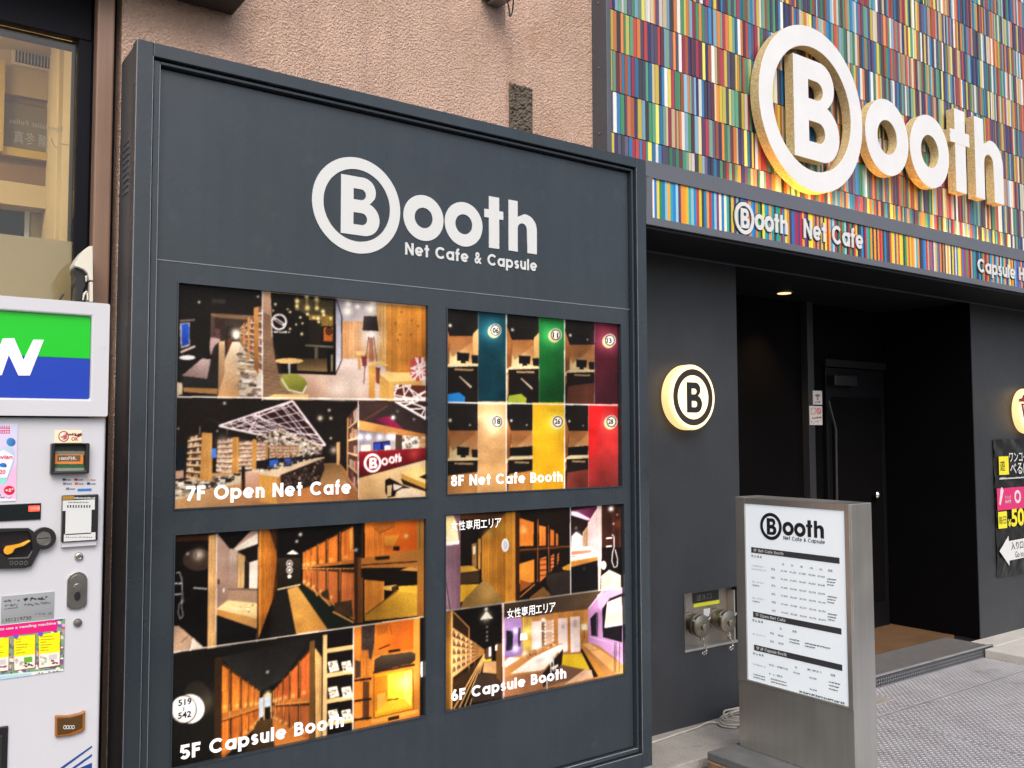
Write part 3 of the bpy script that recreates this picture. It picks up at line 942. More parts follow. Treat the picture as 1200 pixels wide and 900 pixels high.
    for x, y, r in ((340, 56, 9), (50, 215, 6), (295, 230, 6), (995, 100, 9), (938, 150, 16), (1005, 275, 7), (1005, 150, 10)):
        A.glow(x, y, r, (240, 220, 190), .9)
    for x in (185, 358, 476):
        A.line((x, 200), (x, 250), (150, 140, 130), 4)
    # reception counter
    A.frame(408, 462, 7.03)
    A.poly([(82, 55), (640, 58), (640, 860), (82, 860)], (50, 38, 38), noise=.06)
    A.poly([(85, 60), (330, 70), (200, 210), (85, 205)], (66, 44, 40)).line((130, 215), (330, 90), (110, 70, 56), 7)
    A.poly([(200, 205), (335, 178), (455, 290), (400, 300)], (140, 22, 66), (84, 20, 46), (330, 200), (220, 220))
    A.poly([(385, 60), (640, 60), (640, 205)], (56, 34, 34)).web([(400, 62), (640, 62), (640, 200), (520, 130)], 12, (250, 238, 232), 12).line((385, 60), (640, 206), (252, 240, 234), 14)
    A.glow(368, 192, 17, (255, 250, 245)).glow(540, 205, 10, (210, 200, 190), .7).glow(405, 140, 12, (150, 140, 140), .6)
    A.poly([(84, 212), (640, 330), (640, 356), (400, 338), (84, 292)], (222, 152, 78), (176, 108, 46), (100, 220), (600, 345), noise=.03)
    A.poly([(84, 295), (445, 340), (445, 462), (84, 472)], (120, 112, 126), (176, 160, 158), (90, 300), (430, 450))
    for x in (100, 165, 258, 338, 375):
        A.glow(x, 350, 26, (250, 246, 250), .95)
    A.poly([(205, 395), (345, 380), (345, 455), (205, 460)], (18, 20, 34)).poly([(212, 402), (268, 398), (268, 452), (212, 455)], (36, 56, 168)).poly([(282, 396), (338, 392), (338, 448), (282, 452)], (30, 48, 150))
    A.poly([(105, 418), (182, 414), (182, 466), (105, 468)], (222, 196, 172)).poly([(300, 420), (345, 418), (345, 460), (300, 462)], (224, 206, 190))
    A.poly([(388, 330), (442, 336), (442, 458), (388, 462)], (78, 56, 44), noise=.06)
    A.poly([(446, 340), (640, 352), (640, 452), (446, 456)], (226, 210, 198), noise=.05)
    A.specks([(450, 350), (630, 360), (630, 445), (450, 448)], 40, ((250, 245, 240), (160, 130, 110), (90, 110, 90), (200, 160, 110), (60, 50, 50)), 12)
    A.poly([(585, 356), (640, 358), (640, 445), (585, 445)], (196, 140, 84), a=.8)
    A.poly([(82, 472), (640, 440), (640, 532), (82, 684)], (134, 18, 28), (96, 8, 16), (300, 470), (300, 620), noise=.05)
    A.glow(540, 490, 46, (206, 62, 56), .8)
    A.ell(200, 565, 72, 78, (252, 246, 244)).ell(200, 565, 53, 59, (128, 16, 26))
    A.poly([(173, 525), (215, 520), (236, 535), (228, 562), (242, 585), (230, 606), (173, 612)], (252, 246, 244)).ell(204, 548, 10, 9, (128, 16, 26)).ell(206, 584, 12, 9, (128, 16, 26))
    for x, y, rr in ((300, 553, 28), (358, 540, 26)):
        A.ell(x, y, rr, rr + 4, (252, 246, 244)).ell(x, y, rr - 15, rr - 12, (128, 16, 26))
    A.poly([(388, 492), (402, 490), (402, 560), (388, 562)], (252, 246, 244)).poly([(380, 508), (410, 505), (410, 517), (380, 520)], (252, 246, 244))
    A.poly([(412, 486), (424, 484), (424, 512), (436, 514), (438, 552), (427, 554), (426, 528), (424, 558), (412, 560)], (252, 246, 244))
    A.poly([(82, 690), (640, 538), (640, 860), (82, 870)], (240, 204, 150), (222, 168, 104), (560, 560), (120, 860), noise=.03)
    A.line((170, 665), (170, 860), (205, 150, 95), 3, .5).line((310, 630), (300, 700), (205, 150, 95), 3, .5)
    A.poly([(430, 645), (560, 590), (640, 604), (640, 735)], (242, 206, 122)).poly([(430, 650), (640, 738), (640, 782), (440, 690)], (206, 144, 50)).poly([(580, 680), (640, 655), (640, 700)], (24, 18, 14))
    A.poly([(430, 690), (640, 780), (640, 800), (450, 740)], (40, 26, 18))
    A.poly([(303, 705), (340, 688), (390, 714), (450, 748), (515, 770), (440, 772), (395, 800), (382, 838), (325, 848), (303, 800)], (20, 14, 14))
    A.poly([(318, 750), (360, 742), (352, 836), (320, 838)], (222, 182, 132)).poly([(398, 800), (440, 772), (520, 770), (610, 832), (400, 842)], (240, 212, 176)).poly([(370, 735), (450, 755), (400, 785), (372, 790)], (236, 214, 196))
    A.line((82, 55), (82, 860), (252, 245, 238), 7)
    A.frame(195, 325, 3.274)
    A.line((36, 458), (995, 470), (250, 240, 225), 5)
    return A

def booth_room(A, x0, y0, x1, y1, floor, seat, kind=0, dim=1.0):
    """one compartment picture in crop pixels: side wall, lit back wall, desk, screens"""
    W, H = x1 - x0, y1 - y0
    p = lambda u, v: (x0 + u * W, y0 + v * H)
    k = dim
    c = lambda r, g, b: (r * k, g * k, b * k)
    A.poly([p(0, 0), p(1, 0), p(1, 1), p(0, 1)], (26, 23, 22), noise=.05)
    A.poly([p(.16, .30), p(1, .30), p(1, .66), p(.16, .66)], c(190, 120, 62), c(226, 168, 104), p(.5, .30), p(.4, .62))
    A.glow(*p(.38, .56), W * .30, c(255, 226, 160), .95)
    A.poly([p(.16, .30), p(.9, .30), p(.9, .34), p(.25, .52), p(.16, .45)], c(150, 88, 40), a=.55)
    if kind == 0:
        A.poly([p(.84, .28), p(1, .22), p(1, .66), p(.86, .64)], c(232, 172, 100))
    A.poly([p(0, .14), p(.16, .30), p(.14, .68), p(0, .78)], c(206, 128, 56), c(150, 84, 34), p(0, .2), p(.16, .5))
    A.poly([p(0, .62), p(.2, .58), p(1, .58), p(1, .615), p(0, .66)], c(244, 214, 160))
    if kind == 2:
        A.poly([p(.12, .49), p(1, .47), p(1, .575), p(.12, .585)], (18, 18, 19))
    else:
        A.poly([p(.38, .47), p(.74, .48), p(.72, .565), p(.38, .56)], (20, 20, 22)).poly([p(.50, .56), p(.62, .56), p(.64, .585), p(.48, .585)], (22, 20, 20)).poly([p(.80, .50), p(1, .50), p(1, .59), p(.82, .585)], (26, 22, 22))
    A.poly([p(.05, .625), p(1, .615), p(1, .76), p(.08, .80)], (24, 20, 19))
    A.poly([p(.10, .78), p(1, .74), p(1, 1), p(.04, 1)], floor, noise=.05)
    A.poly([p(.30, .64), p(.86, .645), p(.86, .665), p(.30, .66)], c(176, 140, 96))
    if kind == 0:
        A.poly([p(.42, .72), p(.47, .72), p(.82, .83), p(.78, .845)], c(196, 170, 140))
        A.poly([p(.05, .66), p(0, .70), p(-.02, .99), p(.06, .88)], c(206, 140, 70))
    if seat is not None:
        A.poly([p(.06, .91), p(.45, .89), p(.62, .94), p(.60, 1), p(0, 1)], seat, noise=.04)
    A.glow(*p(.18, .19), W * .045, (255, 246, 225)).glow(*p(.76, .24) if kind else p(.5, .02), W * .03, (240, 225, 200), .8)
    A.glow(*p(.30, .44), W * .02, (60, 30, 16), 1)

def art_8f():
    A = Art([(522.5, 362.8), (724.8, 379.9), (726.1, 569.3), (521.5, 578.9)], YP, 300, 236)
    A.frame(510, 350, 3.748)
    cells = [((40, 40, 190, 458), (190, 312), 0, (24, 20, 20), (18, 110, 180), (8, 70, 86), (4, 40, 50)),
             ((314, 62, 456, 462), (456, 566), 0, (24, 20, 20), (150, 164, 40), (22, 128, 52), (6, 70, 26)),
             ((570, 90, 699, 468), (699, 812), 1, (84, 44, 30), None, (104, 26, 48), (52, 22, 30)),
             ((40, 456, 190, 866), (188, 312), 1, (168, 112, 54), None, (214, 160, 104), (190, 136, 76)),
             ((314, 460, 430, 856), (428, 566), 2, (176, 116, 50), None, (232, 172, 10), (204, 138, 6)),
             ((570, 466, 674, 846), (672, 812), 2, (112, 44, 34), None, (210, 26, 28), (150, 60, 56))]
    nums = [(265, 140, '06'), (529, 160, '11'), (766, 184, '13'), (273, 540, '18'), (538, 540, '26'), (773, 540, '28')]
    for (rm, dr, kind, fl, st, c1, c2), (nx, ny, tx) in zip(cells, nums):
        booth_room(A, *rm, fl, st, kind, 1.0 if kind == 0 else .86)
        y0, y1 = rm[1] - 4, rm[3] + 4
        A.poly([(dr[0], y0), (dr[1], y0), (dr[1], y1), (dr[0], y1)], c1, c2, (dr[0], y0 + 120), (dr[1], y1), noise=.025)
        A.glow(nx - 14, ny + 4, 44, np.clip(np.array(c1) * 1.4 + 60, 0, 255), .65)
        A.ell(nx - 6, ny + 5, 27, 29, (250, 214, 130)).ell(nx, ny, 26, 28, (250, 238, 212)).ell(nx, ny, 22, 24, (28, 22, 20)).ell(nx, ny, 18, 20, (250, 240, 220))
        A.line((dr[0], y0), (dr[0], y1), (190, 180, 170), 1.6, .7)
    A.poly([(676, 470), (740, 470), (690, 700), (676, 700)], (238, 20, 24), a=.6)
    for x in (313, 568):
        A.line((x, 40), (x, 870), (246, 240, 232), 4.2)
    A.line((40, 456), (815, 468), (246, 240, 232), 5)
    A.poly([(800, 100), (815, 100), (815, 830), (803, 830)], (34, 30, 30), a=.9)  # shadow of the opening's right edge, painted as a dark strip
    return A

def capsules(A, quad, n, up=True, shrink=.74, hue=(232, 116, 28)):
    """row of sleeping-capsule openings receding along a quad (u runs away from the viewer)"""
    us = [0.0]
    w = 1.0
    for _ in range(n):
        us.append(us[-1] + w)
        w *= shrink
    us = [u / us[-1] for u in us]
    for k in range(n):
        a, b = us[k], us[k + 1]
        d = b - a
        q = [A.q(quad, a + d * .10, .06), A.q(quad, b - d * .16, .06), A.q(quad, b - d * .16, .90), A.q(quad, a + d * .10, .90)]
        A.poly([A.q(quad, a, 0), A.q(quad, b, 0), A.q(quad, b, 1), A.q(quad, a, 1)], (70, 36, 14))
        A.planks(q, 5, np.array(hue) * random.uniform(.88, 1.05), .10, (150, 60, 10))
        A.poly([A.q(quad, a, .90), A.q(quad, b, .90), A.q(quad, b, 1), A.q(quad, a, 1)], (168, 96, 34))
        A.line(A.q(quad, b - d * .08, 0), A.q(quad, b - d * .08, 1), (226, 150, 70), 4, .8)
        A.glow(*A.q(quad, a + d * .6, .8), 12, (255, 200, 110), .6)

def art_5f():
    A = Art([(203.3, 628.3), (496.7, 606.7), (496, 838.3), (200, 899)], YP, 330, 262)
    # shower and wash basin
    A.frame(198, 615, 5.809)
    A.poly([(15, 60), (330, 60), (330, 900), (15, 900)], (12, 11, 12), noise=.1)
    A.poly([(25, 85), (275, 70), (275, 105), (25, 120)], (70, 34, 16))
    A.ell(200, 240, 105, 75, (76, 56, 44), a=.7).glow(205, 205, 36, (214, 196, 172), .9)
    A.poly([(185, 195), (192, 195), (190, 225), (183, 225)], (90, 70, 56))
    A.path([(50, 330), (75, 325), (90, 370), (95, 480), (88, 560), (100, 620), (80, 640), (65, 600), (72, 540), (92, 525)], (190, 190, 195), 6)
    A.line((22, 402), (92, 400), (214, 214, 218), 8).line((22, 478), (90, 472), (206, 206, 210), 8).line((168, 430), (262, 438), (206, 200, 196), 9)
    A.glow(32, 155, 9, (255, 235, 215)).glow(130, 200, 10, (200, 190, 180)).glow(95, 520, 12, (200, 200, 205), .7)
    A.poly([(20, 690), (70, 688), (165, 770), (140, 850), (20, 880)], (178, 140, 110), noise=.05).poly([(165, 768), (240, 835), (140, 858)], (236, 214, 190))
    A.line((85, 800), (130, 760), (80, 56, 42), 4)
    A.planks([(272, 75), (330, 66), (322, 838), (264, 850)], 3, (214, 158, 96), .08, (140, 90, 50))
    A.poly([(326, 62), (612, 40), (605, 800), (326, 835)], (186, 150, 130), (140, 108, 92), (360, 120), (380, 540), noise=.02)
    A.poly([(330, 60), (560, 42), (440, 165), (415, 165)], (14, 12, 12)).poly([(440, 165), (610, 55), (610, 150), (470, 180)], (236, 220, 200))
    A.poly([(415, 165), (470, 180), (470, 440), (410, 440)], (206, 178, 158), (150, 116, 98), (440, 180), (440, 430))
    A.poly([(470, 180), (610, 130), (605, 440), (470, 435)], (52, 40, 34))
    A.planks([(470, 190), (520, 215), (512, 432), (468, 432)], 2, (206, 160, 100), .05)
    A.poly([(480, 185), (610, 135), (610, 240), (545, 260), (520, 215)], (20, 16, 16)).poly([(548, 258), (608, 240), (604, 436), (548, 434)], (226, 206, 186)).poly([(515, 250), (545, 262), (545, 430), (515, 430)], (34, 28, 26))
    A.poly([(405, 438), (604, 442), (602, 540), (400, 520)], (156, 122, 96))
    A.line((405, 440), (604, 446), (60, 46, 40), 4)
    A.ell(340, 390, 8, 20, (60, 46, 40)).ell(374, 446, 6, 16, (240, 232, 222))
    A.poly([(326, 575), (400, 515), (602, 535), (600, 640)], (240, 200, 128), noise=.03).poly([(326, 580), (600, 640), (598, 706), (326, 612)], (196, 126, 46), (222, 160, 84), (330, 600), (590, 680))
    A.specks([(400, 535), (590, 548), (560, 600), (430, 570)], 16, ((255, 236, 180), (150, 130, 80)), 8)
    A.poly([(326, 615), (598, 708), (596, 800), (324, 832)], (14, 14, 16))
    A.line((328, 60), (322, 836), (250, 236, 222), 5).line((611, 38), (602, 800), (250, 240, 230), 5)
    # corridor of capsules
    A.frame(298, 603, 5.882)
    A.poly([(28, 100), (1170, 20), (1170, 700), (20, 870)], (13, 12, 12), noise=.06)
    A.planks([(32, 108), (150, 100), (160, 500), (28, 860)], 7, (206, 120, 30), .14, (96, 50, 12), c2=(150, 80, 20))
    A.poly([(100, 100), (165, 98), (165, 510), (95, 850), (130, 560), (160, 280)], (40, 22, 10), a=.75)
    A.poly([(165, 300), (320, 300), (320, 480), (165, 515)], (44, 36, 26), (22, 18, 14), (240, 300), (240, 500))
    A.glow(265, 262, 38, (255, 246, 226), .0)
    A.poly([(222, 275), (265, 246), (310, 276)], (255, 246, 226)).glow(318, 140, 12, (240, 225, 200)).glow(293, 187, 10, (210, 200, 180))
    for y in (340, 384):
        A.ell(243, y, 22, 24, (248, 236, 226)).ell(243, y, 16, 18, (44, 36, 28)).ell(243, y, 9, 10, (248, 236, 226))
    A.ell(243, 428, 13, 13, (230, 220, 210))
    A.line((160, 518), (320, 484), (226, 196, 146), 9)
    A.poly([(228, 515), (300, 495), (505, 790), (290, 828)], (206, 144, 62), (178, 118, 46), (260, 510), (400, 800), noise=.06)
    A.poly([(160, 525), (228, 518), (290, 828), (100, 850)], (26, 24, 22), noise=.2).poly([(300, 495), (345, 490), (720, 755), (505, 790)], (18, 26, 20), noise=.2)
    capsules(A, [(700, 60), (335, 260), (335, 372), (700, 338)], 6, True, .72)
    capsules(A, [(700, 385), (335, 372), (335, 480), (700, 740)], 6, False, .72, (190, 98, 40))
    for k, (a, b) in enumerate(((700, 540), (540, 450), (450, 405))):
        y0, y1 = 385 + (700 - a) * .02, 740 - (700 - a) * .72
        A.poly([(b + 12, y1 - 130 + k * 40), (a - 30, y1 - 150 + k * 40), (a - 20, y1 - 30), (b + 10, y1 - 60)], (60, 42, 24), noise=.3)
        A.line((a - 15, y1 + 5), (b, y1 - 70), (206, 140, 70), 10)
    A.line((330, 374), (700, 374), (216, 150, 70), 7)
    A.poly([(682, 66), (752, 56), (748, 740), (690, 752)], (58, 30, 12)).planks([(712, 300), (752, 300), (748, 745), (712, 750)], 2, (110, 62, 22), .1)
    A.poly([(680, 60), (740, 50), (735, 290), (690, 300)], (18, 15, 14))
    A.path([(660, 100), (660, 250), (690, 250)], (236, 170, 80), 5).line((670, 90), (668, 240), (240, 180, 70), 8)
    A.glow(700, 246, 12, (230, 220, 230), .8)
    A.poly([(760, 55), (1125, 28), (1125, 262), (760, 300)], (232, 112, 18), noise=.02)
    A.planks([(762, 70), (890, 100), (890, 285), (762, 296)], 8, (236, 126, 30), .06, (180, 70, 10))
    A.poly([(820, 60), (965, 44), (965, 78), (860, 132)], (196, 104, 24)).line((815, 80), (862, 134), (130, 60, 16), 5).line((862, 134), (968, 80), (130, 60, 16), 5)
    A.poly([(965, 40), (1125, 28), (1125, 240), (1000, 250)], (246, 118, 14), (236, 92, 8), (980, 60), (1110, 230)).glow(1045, 150, 14, (255, 220, 150)).glow(990, 90, 40, (255, 90, 20), .4)
    A.poly([(955, 222), (1000, 218), (998, 252), (955, 250)], (40, 22, 12)).poly([(893, 150), (1000, 140), (960, 215), (900, 215)], (250, 160, 40), a=.8)
    A.poly([(735, 305), (1165, 235), (1165, 365), (735, 370)], (176, 102, 34), (206, 128, 46), (760, 340), (1150, 260))
    A.poly([(832, 295), (930, 286), (930, 310), (832, 316)], (36, 22, 14)).line((740, 350), (1130, 325), (70, 36, 14), 9)
    A.poly([(735, 375), (1010, 372), (1130, 400), (1130, 495), (760, 450), (735, 430)], (20, 15, 12)).poly([(1000, 385), (1060, 365), (1160, 368), (1160, 395)], (226, 150, 66))
    A.planks([(758, 450), (895, 462), (895, 590), (758, 705)], 9, (226, 134, 34), .06, (170, 84, 14))
    A.poly([(758, 700), (980, 520), (1120, 500), (1120, 700), (760, 735)], (176, 122, 24), (214, 158, 34), (850, 660), (1080, 540), noise=.07)
    A.poly([(990, 495), (1120, 488), (1120, 548), (1000, 530)], (240, 172, 40)).poly([(885, 495), (980, 485), (975, 530), (890, 520)], (236, 176, 70)).poly([(945, 500), (992, 482), (975, 530), (945, 530)], (70, 44, 18))
    A.line((765, 690), (985, 525), (110, 70, 20), 8)
    A.poly([(1120, 30), (1168, 26), (1168, 700), (1120, 705)], (206, 140, 50), (160, 98, 30), (1125, 100), (1165, 600)).line((1138, 30), (1136, 240), (120, 66, 20), 5)
    # lower corridor
    A.frame(198, 735, 5.405)
    A.poly([(15, 168), (1165, 10), (1165, 660), (5, 900)], (20, 19, 17), noise=.07)
    A.poly([(330, 190), (900, 60), (720, 330), (570, 410), (430, 300)], (42, 41, 39), (24, 23, 22), (560, 300), (620, 100), noise=.06)
    A.ell(180, 460, 90, 120, (66, 58, 44), a=.35).glow(245, 470, 60, (86, 78, 60), .6)
    capsules(A, [(300, 190), (575, 400), (575, 500), (300, 590)], 6, True, .70, (236, 124, 30))
    capsules(A, [(300, 590), (575, 500), (575, 610), (300, 870)], 6, True, .70, (216, 108, 26))
    A.line((320, 590), (575, 502), (196, 112, 40), 12).line((330, 600), (570, 520), (60, 30, 12), 5)
    A.poly([(290, 195), (340, 185), (335, 840), (290, 850)], (52, 34, 18))
    capsules(A, [(905, 120), (660, 400), (660, 480), (905, 470)], 6, True, .70, (216, 96, 34))
    capsules(A, [(905, 480), (660, 490), (660, 590), (905, 740)], 6, True, .70, (150, 76, 30))
    A.line((670, 488), (905, 470), (206, 120, 44), 12).line((670, 500), (905, 490), (50, 28, 12), 6)
    A.poly([(572, 450), (598, 440), (598, 565), (572, 575)], (170, 190, 210)).poly([(598, 425), (652, 415), (652, 590), (598, 600)], (196, 150, 90)).poly([(608, 440), (644, 435), (644, 500), (608, 505)], (176, 200, 226)).poly([(608, 505), (644, 500), (644, 590), (608, 596)], (22, 18, 14))
    A.glow(626, 420, 18, (255, 230, 170), .8)
    A.poly([(560, 590), (660, 575), (670, 770), (480, 800)], (74, 52, 24), (44, 32, 18), (600, 580), (570, 780), noise=.1)
    A.poly([(655, 570), (740, 640), (900, 720), (670, 765)], (178, 100, 34), noise=.06)
    A.poly([(890, 90), (925, 80), (922, 710), (888, 715)], (96, 66, 26))
    A.planks([(925, 130), (968, 190), (965, 700), (928, 705)], 3, (190, 140, 80), .2, (96, 60, 30))
    A.poly([(975, 50), (1004, 46), (1000, 690), (972, 696)], (222, 172, 108))
    A.poly([(1002, 46), (1165, 12), (1165, 655), (1000, 690)], (16, 13, 13))
    for y in (150, 305, 468, 612):
        A.poly([(1000, y - 14), (1165, y - 40), (1165, y - 12), (1000, y + 14)], (222, 176, 110))
        if y > 200:
            for j, x in enumerate((1005, 1090)):
                A.poly([(x, y - 85), (x + 58, y - 95), (x + 74, y - 32), (x + 14, y - 20)], (240, 226, 200)).specks([(x + 8, y - 80), (x + 58, y - 88), (x + 66, y - 40), (x + 16, y - 30)], 10, ((150, 130, 100), (90, 80, 66)), 7)
    A.glow(625, 283, 9, (250, 240, 220))
    A.ell(135, 515, 92, 92, (244, 234, 222)).ell(95, 518, 84, 90, (26, 22, 18)).ell(95, 518, 78, 84, (248, 240, 230))
    # lit capsule
    A.frame(375, 720, 6.0)
    A.poly([(236, 85), (735, 10), (735, 720), (236, 820)], (196, 110, 28), noise=.04)
    A.poly([(245, 85), (290, 75), (285, 280), (245, 285)], (226, 120, 30)).poly([(290, 75), (385, 62), (380, 200), (360, 320), (290, 270)], (60, 46, 40), noise=.3)
    A.planks([(285, 250), (340, 250), (345, 740), (285, 750)], 3, (170, 92, 24), .12)
    A.poly([(245, 320), (285, 330), (285, 440), (245, 450)], (60, 44, 34)).poly([(245, 500), (285, 490), (285, 600), (245, 610)], (226, 110, 24)).poly([(245, 630), (290, 625), (290, 735), (245, 740)], (230, 120, 30))
    for y in (465, 608, 740):
        A.line((240, y), (360, y - 16), (26, 18, 14), 15)
    A.poly([(300, 470), (345, 470), (345, 740), (300, 740)], (40, 26, 18), a=.7)
    A.poly([(385, 62), (660, 25), (660, 240), (390, 270)], (232, 116, 20), (222, 92, 12), (400, 100), (640, 200)).line((485, 60), (505, 140), (130, 60, 14), 4).line((410, 245), (490, 212), (70, 34, 12), 9)
    A.poly([(395, 80), (480, 62), (470, 130), (400, 150)], (190, 96, 20))
    A.poly([(655, 25), (700, 15), (695, 690), (655, 690)], (226, 150, 50), (170, 96, 24), (660, 100), (690, 680))
    A.poly([(700, 15), (735, 10), (735, 720), (700, 720)], (22, 18, 16)).poly([(704, 335), (720, 330), (720, 440), (706, 442)], (220, 224, 230))
    A.poly([(365, 295), (660, 250), (660, 300), (370, 350)], (222, 130, 36)).poly([(480, 252), (565, 240), (565, 258), (480, 270)], (40, 24, 12))
    A.poly([(380, 320), (430, 288), (640, 262), (668, 275), (668, 320), (640, 345), (380, 400)], (74, 58, 44), (40, 30, 24), (500, 290), (500, 380))
    A.line((372, 408), (665, 352), (50, 28, 12), 16)
    A.poly([(378, 425), (650, 385), (650, 660), (378, 725)], (214, 138, 12))
    A.poly([(385, 440), (475, 425), (475, 560), (385, 690)], (196, 108, 12)).poly([(475, 425), (590, 405), (590, 590), (475, 600)], (246, 190, 30)).poly([(590, 405), (645, 390), (640, 640), (590, 590)], (255, 224, 70))
    A.glow(600, 480, 50, (255, 246, 130), .95).glow(540, 470, 60, (255, 220, 70), .6)
    A.poly([(470, 602), (590, 590), (640, 640), (385, 700)], (226, 168, 26), noise=.06).line((470, 602), (552, 590), (40, 26, 8), 7).poly([(400, 560), (460, 550), (455, 620), (400, 680)], (214, 150, 50))
    A.path([(378, 425), (378, 728), (655, 662), (650, 385)], (120, 66, 16), 8)
    A.poly([(360, 735), (690, 665), (690, 690), (360, 770)], (216, 140, 46)).poly([(478, 722), (555, 706), (555, 732), (478, 748)], (40, 24, 12))
    A.line((236, 85), (231, 820), (250, 236, 226), 7)
    A.frame(195, 600, 3.0)
    A.line((18, 494), (905, 368), (244, 226, 206), 4)
    return A

def art_6f():
    A = Art([(520.7, 600.8), (727.3, 592.1), (731, 788.6), (519.5, 832.8)], YP, 300, 250)
    A.frame(517, 590, 6.923)
    A.poly([(20, 60), (1050, 40), (1050, 740), (20, 890)], (24, 18, 14), noise=.06)
    A.planks([(25, 100), (160, 92), (160, 850), (25, 870)], 4, (150, 112, 130), .08, (90, 60, 76), c2=(110, 74, 86))
    A.poly([(28, 105), (100, 102), (125, 150), (148, 320), (28, 342)], (250, 214, 134), (250, 234, 190), (80, 110), (80, 330)).poly([(28, 318), (150, 308), (148, 332), (28, 346)], (255, 250, 246))
    A.line((28, 540), (75, 860), (40, 26, 30), 6).line((30, 680), (45, 860), (40, 26, 30), 5)
    A.poly([(162, 95), (500, 85), (490, 130), (340, 270), (300, 540), (162, 560)], (22, 18, 16)).poly([(160, 90), (520, 78), (500, 125), (165, 130)], (92, 50, 20))
    A.poly([(250, 330), (290, 320), (290, 520), (255, 520)], (150, 106, 50)).poly([(300, 290), (325, 285), (320, 540), (300, 530)], (196, 134, 56)).poly([(262, 350), (280, 345), (280, 410), (262, 415)], (240, 220, 190))
    A.planks([(330, 270), (530, 75), (530, 820), (330, 620)], 9, (186, 120, 30), .12, (96, 56, 10), c2=(150, 92, 18))
    A.planks([(525, 78), (598, 70), (600, 800), (520, 810)], 3, (196, 126, 30), .08, (120, 70, 14))
    A.glow(385, 250, 40, (236, 176, 70), .7).glow(490, 200, 60, (220, 160, 50), .5)
    A.poly([(160, 510), (250, 505), (310, 545), (160, 562)], (206, 150, 40)).poly([(160, 560), (310, 555), (310, 640), (160, 660)], (62, 44, 28)).poly([(160, 660), (310, 655), (170, 800), (160, 800)], (220, 160, 24))
    A.poly([(345, 622), (365, 622), (520, 800), (160, 852), (180, 790)], (156, 120, 60), (132, 98, 44), (350, 640), (350, 830), noise=.06)
    A.ell(528, 342, 30, 56, (120, 76, 20)).ell(522, 340, 30, 54, (246, 240, 236)).ell(520, 340, 20, 40, (190, 192, 206))
    A.poly([(596, 70), (640, 66), (640, 770), (600, 795)], (58, 28, 10)).line((598, 70), (602, 795), (206, 140, 66), 6)
    A.poly([(636, 120), (750, 155), (750, 345), (636, 348)], (232, 122, 30)).poly([(636, 490), (755, 455), (755, 640), (636, 650)], (236, 138, 36)).poly([(640, 620), (745, 650), (640, 720)], (150, 76, 24))
    A.glow(670, 220, 24, (255, 190, 120), .8).glow(665, 190, 14, (255, 190, 130), .6)
    for a, b, c, d in ((795, 180, 850, 345), (885, 210, 915, 345), (930, 240, 948, 345)):
        A.planks([(a, b), (c, b + 12), (c, d), (a, d)], 2, (226, 116, 34), .1)
    for a, b, c, d in ((800, 430, 852, 640), (888, 410, 915, 560), (940, 400, 955, 510)):
        A.poly([(a, b + 20), (c, b), (c, d - 50), (a, d)], (220, 112, 40))
        for j in range(4):
            A.line((a, b + 30 + j * (d - b) / 5), (c, b + 24 + j * (d - b) / 5), (40, 22, 14), 7)
    A.line((640, 380), (1040, 350), (110, 60, 24), 14).line((640, 400), (1000, 362), (40, 22, 12), 10).line((870, 180), (875, 560), (190, 96, 50), 6).line((785, 130), (782, 640), (150, 78, 30), 8)
    A.line((640, 760), (760, 655), (206, 120, 46), 10)
    A.poly([(855, 580), (1045, 540), (1045, 735), (900, 745), (850, 640)], (46, 38, 34), noise=.08).poly([(720, 760), (830, 675), (895, 745), (720, 785)], (120, 78, 36), noise=.06)
    A.poly([(980, 520), (1045, 488), (1045, 545), (990, 540)], (206, 140, 30))
    # wash basin and shower
    A.frame(662, 588, 8.04)
    A.poly([(52, 50), (345, 30), (335, 835), (52, 880)], (34, 22, 20), noise=.05)
    A.poly([(58, 90), (300, 45), (300, 100), (245, 190), (58, 130)], (92, 26, 62), (140, 70, 110), (250, 60), (80, 120)).poly([(58, 92), (120, 100), (240, 165), (215, 178), (58, 128)], (240, 206, 226))
    A.poly([(60, 330), (105, 285), (165, 325), (165, 425), (58, 430)], (240, 222, 214)).glow(110, 330, 36, (255, 250, 240), .8).glow(104, 250, 14, (150, 140, 130), .7)
    A.planks([(165, 290), (220, 220), (220, 420), (165, 425)], 3, (206, 160, 120), .08)
    A.planks([(215, 200), (310, 50), (320, 500), (215, 430)], 5, (226, 186, 182), .05, (180, 130, 130))
    A.poly([(55, 430), (245, 420), (300, 470), (310, 505), (55, 520)], (250, 240, 236)).poly([(60, 470), (250, 455), (245, 480), (60, 505)], (226, 140, 100))
    A.poly([(55, 525), (312, 495), (312, 520), (55, 565)], (252, 238, 220)).poly([(55, 562), (312, 518), (312, 552), (55, 620)], (206, 130, 46))
    A.poly([(55, 618), (312, 552), (318, 835), (55, 870)], (18, 18, 20)).glow(180, 630, 14, (60, 64, 72), .8)
    A.poly([(300, 40), (345, 38), (345, 500), (330, 835), (312, 830)], (224, 196, 186))
    A.planks([(345, 38), (525, 30), (525, 560), (345, 640)], 9, (60, 30, 20), .25, (24, 12, 10))
    A.poly([(345, 430), (525, 430), (525, 690), (345, 690)], (16, 13, 13), a=.85)
    A.glow(432, 68, 24, (255, 250, 242), 1).glow(432, 68, 14, (255, 255, 255), 1).glow(490, 125, 10, (190, 150, 130), .8).glow(500, 210, 40, (140, 60, 30), .6).glow(456, 210, 9, (220, 210, 205))
    A.path([(440, 310), (460, 330), (462, 430), (448, 470), (440, 560), (460, 620), (490, 610), (494, 540), (470, 450)], (220, 216, 214), 7).line((385, 348), (445, 342), (236, 232, 230), 13).line((385, 424), (440, 420), (230, 226, 224), 12)
